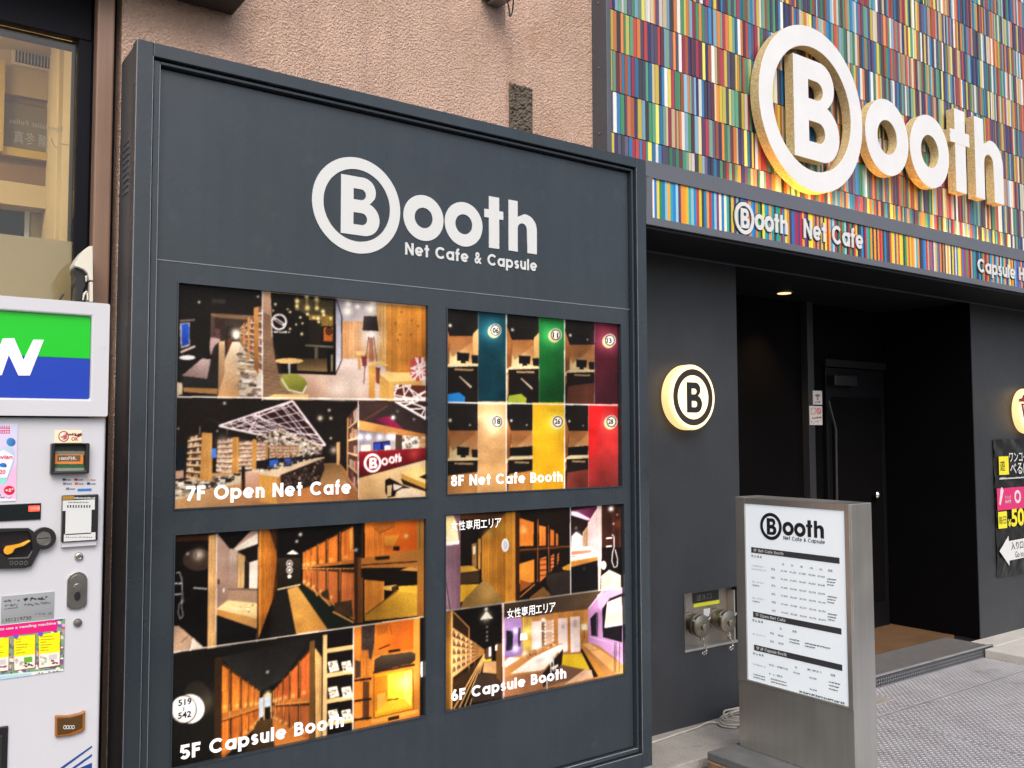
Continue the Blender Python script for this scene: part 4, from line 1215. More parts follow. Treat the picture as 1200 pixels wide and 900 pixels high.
    A.ell(362, 600, 26, 40, (250, 240, 216)).poly([(340, 700), (415, 642), (525, 695), (525, 840), (335, 845)], (232, 214, 186), (206, 180, 150), (430, 660), (400, 830), noise=.03).poly([(345, 820), (440, 780), (525, 820), (525, 845), (335, 845)], (250, 236, 206))
    A.line((50, 45), (54, 880), (250, 236, 232), 7)
    # shoe-shelf corridor
    A.frame(517, 705, 6.7625)
    A.poly([(20, 75), (495, 10), (495, 770), (20, 870)], (15, 13, 12), noise=.05)
    A.planks([(25, 85), (85, 78), (80, 850), (25, 862)], 3, (128, 84, 26), .12)
    A.poly([(95, 80), (222, 200), (222, 500), (92, 700)], (44, 28, 14))
    A.line((88, 75), (86, 850), (226, 164, 92), 12).line((100, 80), (222, 205), (206, 140, 70), 9)
    for k in range(6):
        y = 215 + k * 72
        yv = 395
        A.poly([(92, y - 12), (345, yv - 6 + (y - 395) * .06), (345, yv + 4 + (y - 395) * .06), (92, y + 26)], (222, 164, 92), (150, 96, 44), (92, y), (340, yv))
        if k < 5:
            for j in range(9):
                t = j / 13
                x = 95 + t * 250
                yb = y + 60 - (y + 60 - 395) * t * .95
                A.poly([(x, yb - 48 * (1 - t)), (x + 11, yb - 52 * (1 - t)), (x + 16, yb - 14 * (1 - t)), (x + 3, yb)], (216, 176, 130) if j % 2 else (120, 80, 50))
    A.line((222, 200), (222, 560), (190, 126, 60), 9).line((270, 320), (268, 560), (160, 100, 50), 7)
    A.poly([(92, 650), (345, 415), (345, 430), (150, 850), (92, 850)], (60, 38, 18), a=.8)
    for k in range(4):
        A.line((100 + k * 40, 850), (345, 412 + k * 9), (206, 150, 80), 10 - k)
    A.poly([(340, 470), (440, 470), (450, 570), (330, 560)], (176, 128, 80)).poly([(300, 570), (452, 572), (495, 640), (495, 760), (250, 800), (240, 700)], (54, 38, 28), noise=.06).poly([(335, 450), (400, 450), (400, 468), (335, 470)], (226, 196, 30))
    A.poly([(355, 370), (400, 350), (405, 450), (350, 460)], (80, 60, 44)).poly([(380, 360), (398, 355), (396, 430), (380, 435)], (230, 214, 220)).poly([(432, 330), (482, 330), (482, 640), (440, 600)], (92, 60, 26)).poly([(430, 345), (446, 340), (446, 385), (430, 388)], (250, 240, 220))
    A.poly([(355, 80), (366, 80), (410, 130), (310, 142)], (250, 240, 222)).glow(358, 60, 14, (250, 240, 225)).glow(358, 120, 40, (236, 220, 196), .7)
    A.poly([(310, 140), (355, 82), (366, 82), (412, 132)], (246, 236, 216))
    for y in (200, 240, 275, 305):
        A.glow(365, y, 8, (190, 180, 165), .8)
    A.line((488, 12), (494, 770), (222, 180, 170), 11)
    # powder room
    A.frame(588, 688, 6.816)
    A.poly([(22, 125), (970, 0), (970, 690), (20, 880)], (176, 116, 60), noise=.03)
    A.poly([(22, 130), (800, 20), (690, 175), (430, 205), (270, 230), (22, 240)], (58, 46, 34), (84, 64, 44), (300, 120), (600, 180), noise=.08)
    A.poly([(22, 240), (160, 250), (170, 540), (22, 610)], (170, 130, 190), (120, 90, 140), (60, 250), (100, 540)).poly([(36, 345), (92, 350), (88, 500), (36, 510)], (26, 24, 36)).poly([(130, 325), (150, 325), (150, 470), (132, 480)], (34, 26, 40))
    A.glow(110, 345, 24, (230, 215, 255), .9).glow(112, 490, 30, (235, 215, 250), .8)
    A.planks([(165, 240), (245, 245), (245, 500), (170, 540)], 4, (196, 150, 60), .08)
    A.glow(205, 350, 34, (255, 226, 90), .9).glow(205, 450, 40, (250, 210, 80), .7)
    A.poly([(150, 370), (200, 366), (208, 418), (146, 424)], (255, 250, 238))
    A.poly([(240, 275), (320, 270), (318, 480), (240, 500)], (226, 190, 176)).glow(275, 350, 46, (250, 230, 220), .6).poly([(318, 270), (345, 268), (345, 470), (318, 475)], (110, 74, 44))
    A.poly([(345, 268), (412, 262), (412, 440), (345, 465)], (206, 160, 130))
    for x in (345, 412):
        for k in range(7):
            A.glow(x, 270 + k * 30, 9, (255, 250, 240), .9)
    A.line((290, 350), (412, 348), (250, 240, 232), 7).glow(330, 262, 16, (255, 250, 245)).glow(280, 470, 34, (255, 246, 236), .9)
    A.planks([(412, 205), (690, 180), (690, 460), (425, 530)], 7, (186, 118, 48), .07, (130, 76, 26))
    A.poly([(448, 250), (524, 246), (526, 510), (452, 525)], (230, 196, 186), (246, 222, 214), (480, 260), (490, 500)).poly([(546, 238), (622, 232), (626, 512), (550, 522)], (236, 202, 190), (252, 230, 224), (580, 250), (580, 510))
    A.ell(488, 316, 14, 18, (190, 170, 176)).poly([(572, 262), (598, 260), (598, 320), (572, 322)], (196, 176, 176))
    A.glow(655, 310, 44, (255, 214, 110), .8).poly([(636, 298), (676, 294), (682, 340), (638, 342)], (255, 244, 214)).line((658, 342), (660, 410), (110, 66, 30), 5)
    A.poly([(690, 175), (800, 30), (960, 0), (970, 620), (780, 470), (690, 440)], (190, 130, 186), (206, 150, 200), (720, 300), (950, 500)).poly([(760, 60), (960, 0), (960, 60), (850, 120), (790, 190), (770, 160)], (236, 180, 222), a=.7)
    A.line((690, 172), (805, 28), (250, 226, 240), 6)
    A.poly([(706, 250), (752, 200), (768, 205), (768, 395), (714, 385)], (30, 22, 34)).poly([(752, 200), (768, 205), (768, 395), (752, 390)], (90, 70, 96))
    A.poly([(800, 175), (860, 90), (960, 50), (960, 440), (806, 400)], (26, 20, 28), noise=.2).poly([(840, 120), (955, 75), (965, 300), (818, 322)], (246, 232, 206)).poly([(830, 300), (965, 285), (965, 302), (820, 325)], (255, 250, 240))
    A.line((700, 395), (960, 470), (226, 170, 214), 8)
    A.poly([(640, 452), (700, 446), (970, 620), (970, 690), (905, 690)], (236, 172, 104), (222, 148, 78), (680, 460), (900, 660)).line((690, 505), (775, 496), (176, 110, 56), 4).poly([(632, 460), (645, 455), (820, 700), (770, 712)], (206, 130, 40)).poly([(625, 500), (640, 490), (770, 712), (735, 720)], (28, 18, 14))
    for x in (900, 912, 940):
        A.line((x, 440), (x - 4, 680), (44, 30, 34), 4)
    A.poly([(470, 540), (640, 530), (700, 655), (600, 650), (455, 610)], (226, 180, 12), (240, 196, 24), (500, 550), (650, 640), noise=.02)
    A.poly([(440, 612), (660, 655), (540, 740), (330, 800), (330, 680)], (120, 82, 62), noise=.03).poly([(660, 655), (715, 660), (730, 722), (500, 775)], (232, 178, 140)).poly([(22, 710), (330, 640), (330, 815), (22, 875)], (160, 104, 66), noise=.03)
    A.poly([(22, 570), (245, 520), (470, 448), (490, 455), (360, 600), (320, 670), (22, 715)], (186, 120, 60))
    A.poly([(70, 690), (250, 560), (470, 455), (492, 462), (340, 655), (300, 665)], (252, 238, 220), (240, 214, 190), (300, 560), (250, 680)).ell(312, 580, 60, 14, (232, 216, 206), -.35).ell(210, 630, 60, 13, (236, 218, 206), -.3)
    A.poly([(22, 600), (60, 560), (150, 565), (30, 640)], (240, 222, 210)).glow(185, 530, 24, (250, 226, 206), .8)
    A.specks([(180, 540), (430, 440), (430, 460), (190, 570)], 40, ((206, 150, 90), (140, 86, 44), (240, 200, 150)), 9)
    A.poly([(325, 690), (490, 490), (480, 610), (330, 800)], (34, 24, 20))
    for x, y in ((410, 560), (430, 640), (360, 740), (390, 600)):
        A.poly([(x - 36, y), (x + 16, y - 26), (x + 22, y - 8), (x - 28, y + 20)], (240, 226, 212)).line((x, y), (x + 4, y + 110), (236, 222, 210), 8)
    A.frame(510, 580, 3.461)
    A.line((36, 472), (655, 388), (246, 232, 222), 4).line((655, 388), (755, 380), (246, 232, 222), 3.5).line((278, 440), (280, 815), (226, 190, 180), 4)
    return A

def atX(px, py, X):
    d = _f + _r * (px - 600) / FPX + _u * (450 - py) / FPX
    return CAM + d * (X - CAM[0]) / d[0]

# ------------------------------------------------------------------ ground
st = MB()
st.face([(-150, -150, -0.10), (150, -150, -0.10), (150, 150, -0.10), (-150, 150, -0.10)])
struct(st.build('street', 'asphalt'))
struct(MB().box(-12, 14, -2.6, 2.4, -0.16, -0.045).build('pavement', M['slab']))
ap = MB().box(2.55, 4.95, 0.065, 0.44, -0.05, 0.0).build('concrete_apron', 'concrete', None, 0.006)
struct(ap)
kb = MB().box(6.36, 12.0, -0.62, 0.2615, -0.06, 0.055).box(6.512, 12.0, 0.262, 0.44, -0.06, 0.0548).build('concrete_kerb', mat('pale_concrete', (0.50, 0.485, 0.45), 0.85, var=.12, vscale=6, bump=.4, bscale=70), None, 0.008)
struct(kb)

# ------------------------------------------------------------------ chequer plate floor
plate = bpy.data.objects.new('chequer_plate_floor', None)
COL.objects.link(plate)
plate.location = (5.1, -1.0, 0)
plate['kind'] = 'structure'
cells = [(3.78, 6.355, -0.055, 0.268), (3.78, 4.585, -2.5, -0.061), (4.591, 6.355, -2.5, -0.061)]
for (a, b, c, d) in cells:
    MB().box(a, b, c, d, -0.045, -0.003).build('plate', 'zinc', plate, 0.002)
lz = MB()
def lozenge(x, y, ang, L=0.0100, W=0.0036, H=0.0017):
    ca, sa = math.cos(ang), math.sin(ang)
    P = lambda u, v, z: (x + u * ca - v * sa, y + u * sa + v * ca, z)
    b = [P(-L, 0, -.0032), P(0, -W, -.0032), P(L, 0, -.0032), P(0, W, -.0032)]
    t = [P(-L * .55, 0, H - .003), P(0, -W * .45, H - .003), P(L * .55, 0, H - .003), P(0, W * .45, H - .003)]
    i = len(lz.v)
    lz.v += b + t
    for k in range(4):
        lz.f.append((i + k, i + (k + 1) % 4, i + 4 + (k + 1) % 4, i + 4 + k)); lz.c.append(None)
    lz.f.append((i + 4, i + 5, i + 6, i + 7)); lz.c.append(None)
for (a, b, c, d) in cells:
    c = max(c, -1.5)
    p = 0.0195
    for i in range(int((b - a) / p)):
        for j in range(int((d - c) / p)):
            lozenge(a + (i + .5) * p, c + (j + .5) * p, R(45) if (i + j) % 2 else R(-45))
lo = lz.build('raised_lozenges', 'zinc', plate)
lo['kind'] = 'stuff'

# ------------------------------------------------------------------ dark entrance building with tile cladding
YPI = 0.43
bld = thing('cafe_building', 'charcoal shop entrance building clad above with multicoloured strip tiles', 'building', (4.8, 0.6, 0))
ZS = 2.51
XL, XR = 4.05, 6.64
hole = (3.59, 4.028, 0.385, 0.694)
MB().plate(2.93, XL, 0.0, ZS, [hole], YPI, 1.15).build('pier', 'pier', bld)
MB().box(XR, 11.0, YPI, 2.3, -0.05, ZS).build('pier', 'pier', bld)
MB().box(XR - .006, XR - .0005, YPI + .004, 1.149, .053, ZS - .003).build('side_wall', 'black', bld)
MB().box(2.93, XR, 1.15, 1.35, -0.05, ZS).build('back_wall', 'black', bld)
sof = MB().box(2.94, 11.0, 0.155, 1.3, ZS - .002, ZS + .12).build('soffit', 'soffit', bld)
MB().box(2.94, 11.0, YPI - .012, YPI - .002, ZS - .010, ZS - .003).build('shadow_bead', 'flash_grey', bld)
MB().box(2.9, 11.0, 0.192, 1.3, ZS + .12, 5.8).build('wall', mat('tile_bedding', (.035, .035, .037), .9), bld)
MB().box(2.845, 2.874, 0.168, 0.31, 2.80, 5.8).build('flashing', 'flash_grey', bld, 0.003)
for z in (2.98, 3.30, 3.62, 3.95):
    MB().lathe(lambda u, v, w, z=z: (2.845 - w, 0.225 + u, z + v), [(.006, 0), (.006, .003), (.003, .005)], 10).build('rivet', 'steel_dark', bld)

# fascia box, its printed stripes and lettering
FY = 0.0
fas = MB()
fas.box(2.93, 11.0, FY, 0.19, 2.736, 2.812)
fas.box(2.93, 11.0, FY, 0.155, ZS, 2.546)
fas.box(2.93, 2.972, FY, 0.155, 2.546, 2.736)
fas = fas.build('fascia', 'fascia_grey', bld, 0.0025)
MB().box(2.931, 11.0, .012, .154, ZS - .016, ZS - .003).build('drip_tray', 'soffit', fas)
PAL = [(176, 30, 62), (40, 160, 165), (38, 112, 190), (226, 150, 40), (236, 232, 226), (44, 40, 44), (52, 150, 84), (228, 214, 40), (60, 40, 70), (226, 140, 36), (120, 60, 130), (190, 60, 70), (230, 200, 60), (90, 60, 110), (30, 130, 190), (214, 90, 50), (240, 226, 180), (60, 60, 66), (140, 190, 200)]
def ink(c, v=.10):
    k = random.uniform(1 - v, 1 + v)
    return tuple(np.clip(lin(np.clip(np.array(c) * k, 0, 255)), 0, .85))
sp = MB()
x = 2.972
prev = None
while x < 10.98:
    w = random.choice((.0165, .018, .018, .0195, .018))
    c = random.choice([q for q in PAL if q != prev and not (sum(q) > 560 and (3.5 < x < 4.7 or 5.85 < x < 6.9))])
    prev = c
    sp.face([(x, .008, 2.546), (min(x + w, 10.98), .008, 2.546), (min(x + w, 10.98), .008, 2.736), (x, .008, 2.736)], ink(c))
    x += w
sp.build('stripe_print', 'stripe', fas)
RF = 0.074
TF = FT(3.617, 0.008, 2.632)
for name, polys in logo():
    P = scaled(polys, RF, RF * 1.12)
    sh = [[(p[0] + .003, p[1] - .003) for p in q] for q in P]
    MB().prism(TF, P, 0.001, 0.009).build(name, 'white_vinyl', fas)
    big = []
    for qi, q in enumerate(P):
        cx = sum(p[0] for p in q) / len(q); cy = sum(p[1] for p in q) / len(q)
        k = 1.09 if qi == 0 else .90
        big.append([(cx + (p[0] - cx) * k, cy + (p[1] - cy) * k) for p in q])
    MB().prism(TF, big, 0.0005, 0.003).build('letter_edge', 'black_vinyl', fas)
for txt, x0, x1, z0, cap in (('Net Cafe', 4.098, 4.640, 2.592, .105), ('Capsule Hotel', 5.925, 6.80, 2.596, .092)):
    put_letters(fas, 'white_vinyl', FT(x0, .008, z0), txt, 0, 0, x1 - x0, cap, w=.19, gap=.13, w0=.0005, w1=.009)
    put_letters(fas, 'black_vinyl', FT(x0, .008, z0), txt, .0015, -.0015, x1 - x0, cap, 'letter_edge', w=.19, gap=.13, w0=.0005, w1=.0035, grow=.09)
MB().box(3.7, 6.7, 0.110, 0.126, 2.8125, 2.826).build('uplight_strip', 'led', fas)

# strip tiles: the nearest 300 one by one, the rest of the field as one mass
TP = [(156, 54, 74), (84, 142, 112), (58, 122, 166), (52, 54, 96), (86, 66, 94), (200, 122, 70), (208, 200, 98), (216, 214, 212), (62, 60, 64), (48, 110, 150), (126, 166, 186), (96, 84, 112), (216, 210, 204), (66, 66, 84), (204, 186, 150), (110, 150, 130), (176, 70, 62), (150, 84, 52), (206, 128, 60), (92, 52, 62), (196, 176, 70), (70, 128, 92)]
WT, HT, GT = 0.0240, 0.2015, 0.0022
rows = []
zt = 2.982 - HT
while zt < 5.7:
    rows.append(zt)
    zt += HT
field = MB()
near = []
mesh_cache = {}
for ri, z in enumerate(rows):
    x = 2.876
    prev = None
    shift = random.choice((0, .5)) * WT
    while x < 10.9:
        w = WT * random.choice((.62, .8, 1, 1, 1, 1.15)) if x > 2.88 else WT - shift * .6
        c = random.choice([q for q in TP if q != prev])
        prev = c
        col = ink(c, .13)
        y = 0.178 + random.uniform(0, .004)
        if ri < 5 and len(near) < 300 and x < 2.876 + 60 * WT:
            near.append((x, w, z, y, col))
        else:
            field.box(x + GT / 2, x + w - GT / 2, y, .194, z + GT, z + HT - GT, col)
        x += w
near_ids = 0
for (x, w, z, y, col) in near:
    MB().box(x + GT / 2, x + w - GT / 2, y, .194, z + GT, z + HT - GT, col).build('tile', 'tile', bld)
tf = field.build('tile_field', 'tile', bld)
tf['kind'] = 'stuff'

# back of the entrance: door, post, conduit, notices, downlight
YB = 1.15
p0, p1 = at(947, 500, YB - .05), at(954, 500, YB - .05)
MB().box(p0[0], p1[0], YB - .06, YB, 0, ZS).build('door_post', mat('post_grey', (.022, .024, .028), .5), bld, .003)
d0, d1 = at(967, 500, YB - .02)[0], 6.60
ztop = at(985, 432, YB)[2]
door = MB().box(d0, d1, YB - .035, YB - .001, 0.03, ztop).build('door', mat('door_black', (.0055, .0055, .0075), .4, spec=.2), bld, .004)
MB().box(d0 + .06, d1 - .06, YB - .041, YB - .036, .25, ztop - .22).build('door_panel', 'black', door, .003)
MB().box(d0 - .03, d1, YB - .06, YB - .001, ztop + .004, ztop + .06).build('door_head', mat('head_grey', (.009, .009, .010), .5, spec=.2), bld, .003)
MB().box(d0 + .02, d0 + .30, YB - .10, YB - .036, ztop - .14, ztop - .06).build('door_closer', 'rubber', door, .006)
kx = at(1028, 580, YB - .08)
MB().lathe(FT(kx[0], YB - .036, kx[2]), [(.012, 0), (.012, .03), (.028, .04), (.03, .055), (.02, .066), (.004, .07)], 20).build('door_knob', 'chrome', door, smooth=True)
c0, c1, c2 = at(966, 470, YB - .03), at(977.5, 503, YB - .05), at(977.5, 600, YB - .05)
MB().tube([(c0[0], YB - .065, c0[2]), (c1[0], YB - .065, c1[2]), (c2[0], YB - .065, 0.1)], .009, 8).build('conduit', mat('conduit_grey', (.03, .03, .034), .5), bld)
def notice(px0, py0, px1, py1, draw, nx, nz):
    A = Art([(px0, py0), (px1, py0), (px1, py1), (px0, py1)], YB - .0645, nx, nz, (214, 206, 204))
    MB().box(A.x0, A.x1, A.Y + .0012, A.Y + .0045, A.z0, A.z1).build('notice_backing', 'white_vinyl', bld)
    A.frame(870, 390, 4.138)
    draw(A)
    A.sheet('notice', 'print', bld, 2, True)
def wifi(A):
    for r in (15, 10.5, 6):
        A.path([(365 + r * math.cos(R(t)), 316 - r * 1.1 * math.sin(R(t))) for t in range(40, 141, 10)], (24, 22, 24), 3.0)
    A.ell(365, 320, 3.4, 4, (24, 22, 24))
    A.specks([(352, 331), (378, 331), (378, 340), (352, 340)], 12, ((80, 76, 80),), 2)
def nosmoke(A):
    A.path([(335, 366), (353, 366), (353, 394), (335, 394), (335, 366)], (150, 60, 60), 2).ell(370, 380, 11, 15, (186, 60, 60)).ell(370, 380, 7.5, 11, (220, 200, 198)).line((362, 368), (378, 392), (186, 60, 60), 3)
    A.specks([(335, 408), (380, 408), (380, 416), (335, 416)], 16, ((50, 46, 48),), 3).specks([(335, 424), (380, 424), (380, 440), (335, 440)], 22, ((110, 100, 102), (150, 140, 140)), 2)
notice(952.9, 457.9, 963.4, 474.1, wifi, 30, 46)
notice(949.0, 475.8, 963.6, 498.0, nosmoke, 40, 60)
dl = on_ground(919, 342, ZS)
MB().lathe(lambda u, v, w: (dl[0] + u, dl[1] + v, ZS - .0015 - w), [(.062, 0), (.062, .006), (.05, .008)], 28).build('downlight', 'steel_dark', bld)
MB().lathe(lambda u, v, w: (dl[0] + u, dl[1] + v, ZS - .0105 - w), [(.046, 0), (.046, .002)], 28).build('downlight_lens', 'downlight_lens', bld)
spl = bpy.data.lights.new('downlight_beam', 'SPOT')
spl.energy = 16
spl.color = (1.0, .62, .30)
spl.spot_size = R(95)
spl.spot_blend = .8
spl.shadow_soft_size = .04
so = bpy.data.objects.new('downlight_beam', spl)
COL.objects.link(so)
so.location = (dl[0], dl[1], ZS - .03)

# entrance step
step = thing('entrance_step', 'low entrance platform with brown deck and ribbed metal nosing at the doorway', 'step', (5.3, .6, 0))
MB().box(XL, XR - .01, .62, 1.145, -.04, .052).build('deck', 'wood_floor', step)
MB().box(XL + .002, 6.50, .286, .617, -.04, .055).build('mat_strip', mat('ribbed_mat', (.085, .082, .08), .6, var=.2, vscale=12), step)
rb = MB()
for k in range(15):
    y = .305 + k * .0205
    rb.box(XL + .01, 6.49, y, y + .009, .0552, .0585)
r_ = rb.build('mat_ribs', mat('rib_grey', (.145, .14, .138), .5, var=.15, vscale=14), step)
MB().box(XL + .002, 6.50, .270, .285, -.045, .062).build('nosing', mat('nosing_dark', (.055, .06, .068), .5, metal=.3, var=.2, vscale=20), step, .003)
MB().box(XL + .002, 6.503, .266, .290, .0622, .0655).build('nosing_trim', 'zinc', step, .001)
nz = MB()
for i in range(76):
    for j in range(3):
        lx, lzz = 4.61 + i * .025, .0 + j * .02
        a = R(45) if (i + j) % 2 else R(-45)
        ca, sa = math.cos(a) * .010, math.sin(a) * .010
        nx_, nz_ = -math.sin(a) * .0032, math.cos(a) * .0032
        nz.face([(lx - ca, .2685, lzz - sa), (lx + nx_, .2672, lzz + nz_), (lx + ca, .2685, lzz + sa), (lx - nx_, .2672, lzz - nz_)])
nn = nz.build('nosing_studs', 'zinc', step)
nn['kind'] = 'stuff'

# ------------------------------------------------------------------ big letters on the tile wall
big = thing('wall_lettering', 'large white raised shop name with a ringed capital on the multicoloured tiles', 'sign', (4.35, .14, 3.35))
RL = 0.474
TL = FT(4.345, 0.158, 3.377)
side = mat('letter_return', (.82, .66, .36), .42, metal=.2, var=.2, vscale=60, bump=.9, bscale=140, dirt=((.55, .34, .10), 110, .50, .66))
for name, polys in logo():
    P = [[(p[0] * RL * (.982 if p[0] > 1.05 else 1.0), p[1] * RL) for p in q] for q in polys]
    o = MB().prism(TL, P, .0, .058, back=True).build(name, 'white_letter', big, .003)
    o.data.materials.append(side)
    for f in o.data.polygons:
        if abs(f.normal.y) < .5:
            f.material_index = 1
    cx = sum(p[0] for p in P[0]) / len(P[0])
for u, v in ((-.40, 0), (0, .41), (.40, 0), (0, -.41), (-.10, .2), (-.10, -.2), (.73, -.21), (.73, .17), (1.21, -.21), (1.21, .17), (1.59, 0), (1.84, 0)):
    MB().tube([TL(u, v, .001), TL(u, v, -.028)], .008, 8).build('stand_off', 'steel_dark', big)

# ------------------------------------------------------------------ round lit signs
def round_lamp(label, X, Z, draw):
    t = thing('round_lamp', label, 'lamp', (X, YPI, Z), 'round lit signs on the piers')
    T = FT(X, YPI - .001, Z)
    MB().lathe(T, [(.12, 0), (.12, .012)], 40).build('mount', 'black', t)
    MB().lathe(T, [(.170, .0125), (.174, .02), (.174, .068), (.168, .076)], 72).build('shade', 'lamp_side', t, smooth=True)
    MB().lathe(T, [(.166, .0762), (.166, .0785)], 72).build('face', 'lamp_face', t)
    draw(t, T)
def draw_b(t, T):
    MB().prism(T, [circle(0, 0, .150, 72), circle(0, 0, .117, 72)], .0787, .080).build('logo_ring', mat('lamp_ink', (.03, .02, .018), .5), t)
    MB().prism(T, scaled(logo()[1][1], .132, .132), .0787, .080).build('letter', 'black_vinyl', t)
def draw_cup(t, T):
    ink_ = mat('cup_ink', (.22, .03, .02), .5)
    ck = (X_CUP - at(1194, 470, YPI - .08)[0]) / .062
    T0 = T
    T = lambda u, v, w: T0(u * ck, v * min(ck, 1.25), w)
    body = [(-.052, .045), (-.036, -.085), (.036, -.085), (.052, .045)]
    inner = [(-.040, .035), (-.028, -.073), (.028, -.073), (.040, .035)]
    MB().prism(T, [body, inner], .0787, .080).build('cup', ink_, t)
    MB().prism(T, [[(-.062, .055), (-.062, .072), (-.046, .078), (-.040, .098), (.040, .098), (.046, .078), (.062, .072), (.062, .055)]], .0787, .080).build('lid', ink_, t)
    MB().prism(T, [[(-.030, .012), (-.024, -.045), (.024, -.045), (.030, .012)]], .0787, .080).build('sleeve', ink_, t)
round_lamp('glowing round yellow lamp with a dark ringed letter, on the pier beside the sign board', 3.600, 1.737, draw_b)
rl = at(1183, 482, YPI)
X_CUP = rl[0] + .176
round_lamp('glowing round cream lamp with a dark red cup emblem, above the black notice', rl[0] + .176, 1.712, draw_cup)

# ------------------------------------------------------------------ black notice on the right pier
pz = thing('wall_poster', 'crumpled black plastic notice with yellow, pink and white print, right of the doorway', 'poster', (7.0, YPI, 1.0))
xa, xb, za, zb = 6.895, 7.72, .47, 1.495
pm = MB()
nx_, nz_ = 40, 50
def wr(i, j):
    return .0035 * math.sin(i * .9 + 1.7 * math.sin(j * .5)) + .003 * math.sin(j * .8 + i * .37) + .002 * math.sin(i * 2.1 - j * 1.3)
G = [[(xa + (xb - xa) * i / nx_, YPI - .010 + wr(i, j), za + (zb - za) * j / nz_) for i in range(nx_ + 1)] for j in range(nz_ + 1)]
for j in range(nz_):
    for i in range(nx_):
        pm.face([G[j][i], G[j][i + 1], G[j + 1][i + 1], G[j + 1][i]])
pm.build('sheet', mat('black_plastic_sheet', (.016, .016, .017), .3, spec=.5), pz, smooth=True)
def pq(px, py):
    q = at(px, py, YPI - .022)
    return q[0] - xa, q[2]
TPz = FT(xa, YPI - .0205, 0)
def prect(name, x0, y0, x1, y1, m):
    (u0, v1), (u1, v0) = pq(x0, y0), pq(x1, y1)
    MB().prism(TPz, [rect(u0, v0, u1, v1)], 0, .0012).build(name, m, pz)
    return u0, v0, u1, v1
pink = mat('pink_print', (.62, .03, .16), .45)
yel = mat('yellow_print', (.80, .70, .03), .45)
k = prect('yellow_panel', 1170.5, 535, 1182.5, 556, yel)
font_text(MB(), TPz, '遊', k[0] + .012, k[1] + .03, None, (k[3] - k[1]) * .55, .0025).build('lettering', 'black_vinyl', pz)
k2 = prect('yellow_panel', 1169.8, 600, 1180.5, 618.5, yel)
font_text(MB(), TPz, '毎日', k2[0] + .006, k2[1] + .03, (k2[2] - k2[0]) * .84, (k2[3] - k2[1]) * .5, .0025).build('lettering', 'black_vinyl', pz)
k3 = prect('pink_band', 1168.3, 572.5, 1199, 595.5, pink)
MB().prism(TPz, [rect(k3[2], k3[1], k3[2] + .33, k3[3])], 0, .0012).build('pink_band', pink, pz)
(u0, v0), (u1, v1) = pq(1182.5, 543), pq(1200, 529)
font_text(MB(), TPz, 'ワンコイン', u0 + .004, v0 + .01, .36, .075, .0025, bold=.01).build('lettering', 'white_vinyl', pz)
(u0, v0) = pq(1184, 556)
font_text(MB(), TPz, 'べるB', u0, v0, .26, .085, .0025, bold=.01).build('lettering', 'white_vinyl', pz)
(u0, v0) = pq(1171.5, 562)
u1, v1 = pq(1200, 558)
dots = MB()
for i in range(34):
    dots.prism(TPz, [rect(u0 + i * .0125, v0, u0 + i * .0125 + .009, v0 + random.uniform(.008, .016))], 0, .001)
dots.build('small_print', 'white_vinyl', pz)
(u0, v0) = pq(1171, 591)
MB().prism(TPz, [[(u0, v0), (u0 + .018, v0 - .01), (u0 + .07, v0 + .10), (u0 + .05, v0 + .125), (u0 + .028, v0 + .11)]], 0, .0026).build('spoon_mark', 'white_vinyl', pz)
(u0, v0) = pq(1192.5, 582)
MB().prism(TPz, [circle(u0, v0, .05, 28), circle(u0, v0, .03, 24)], 0, .0026).build('round_mark', 'white_vinyl', pz)
font_text(MB(), TPz, 'ドリンク', pq(1178, 583)[0], pq(1178, 585)[1], .085, .026, .0026, bold=.01).build('lettering', 'white_vinyl', pz)
font_text(MB(), TPz, '飲み放題', pq(1178, 589)[0], pq(1178, 590)[1], .085, .026, .0026, bold=.01).build('lettering', 'white_vinyl', pz)
(u0, v0) = pq(1181.5, 618)
font_text(MB(), TPz, '¥', u0, v0, None, .06, .0025, bold=.015).build('lettering', yel, pz)
(u0, v0) = pq(1185.5, 617.5)
font_text(MB(), TPz, '500', u0, v0, .30, .135, .0025, bold=.03).build('lettering', yel, pz)
ar = [pq(1171.5, 646), pq(1182.5, 628), pq(1183, 634)]
b0 = pq(1183, 657)
tip, t1, t2 = ar
MB().prism(TPz, [[tip, (b0[0], pq(1183, 663)[1]), (b0[0], b0[1]), (b0[0] + .50, b0[1] + .01), (b0[0] + .50, t2[1] + .01), (b0[0], t2[1]), (b0[0], t1[1])]], 0, .0012).build('white_arrow', 'white_vinyl', pz)
font_text(MB(), TPz, '入り口', b0[0] + .03, b0[1] + .075, .19, .06, .0026, bold=.012).build('lettering', 'black_vinyl', pz)
font_text(MB(), TPz, 'Go to', b0[0] + .09, b0[1] + .015, .13, .045, .0026).build('lettering', 'black_vinyl', pz)

# ------------------------------------------------------------------ hose inlet in the pier
hi = thing('hose_inlet', 'recessed metal fire hose inlet with two capped couplings low on the pier', 'hose inlet', (3.81, YPI, .39))
a, b, c, d = hole
MB().box(a, b, YPI + .050, YPI + .056, c, d).build('back_plate', mat('inlet_plate', (.34, .30, .25), .45, metal=.7, var=.2, vscale=15), hi)
MB().box(a + .001, b - .001, YPI - .006, YPI + .049, c + .001, c + .014).build('sill', 'steel', hi, .002)
MB().box(a + .001, a + .012, YPI - .004, YPI + .049, c + .015, d - .001).build('jamb', 'steel_dark', hi, .002)
MB().box(b - .040, b - .030, YPI + .0, YPI + .049, c + .015, d - .02).build('jamb', 'steel', hi, .002)
yl0, yl1 = at(813, 712, YPI + .046), at(843, 704, YPI + .046)
MB().box(yl0[0], yl1[0], YPI + .046, YPI + .0495, yl0[2], yl1[2] + .005).build('label', 'yellow_sticker', hi)
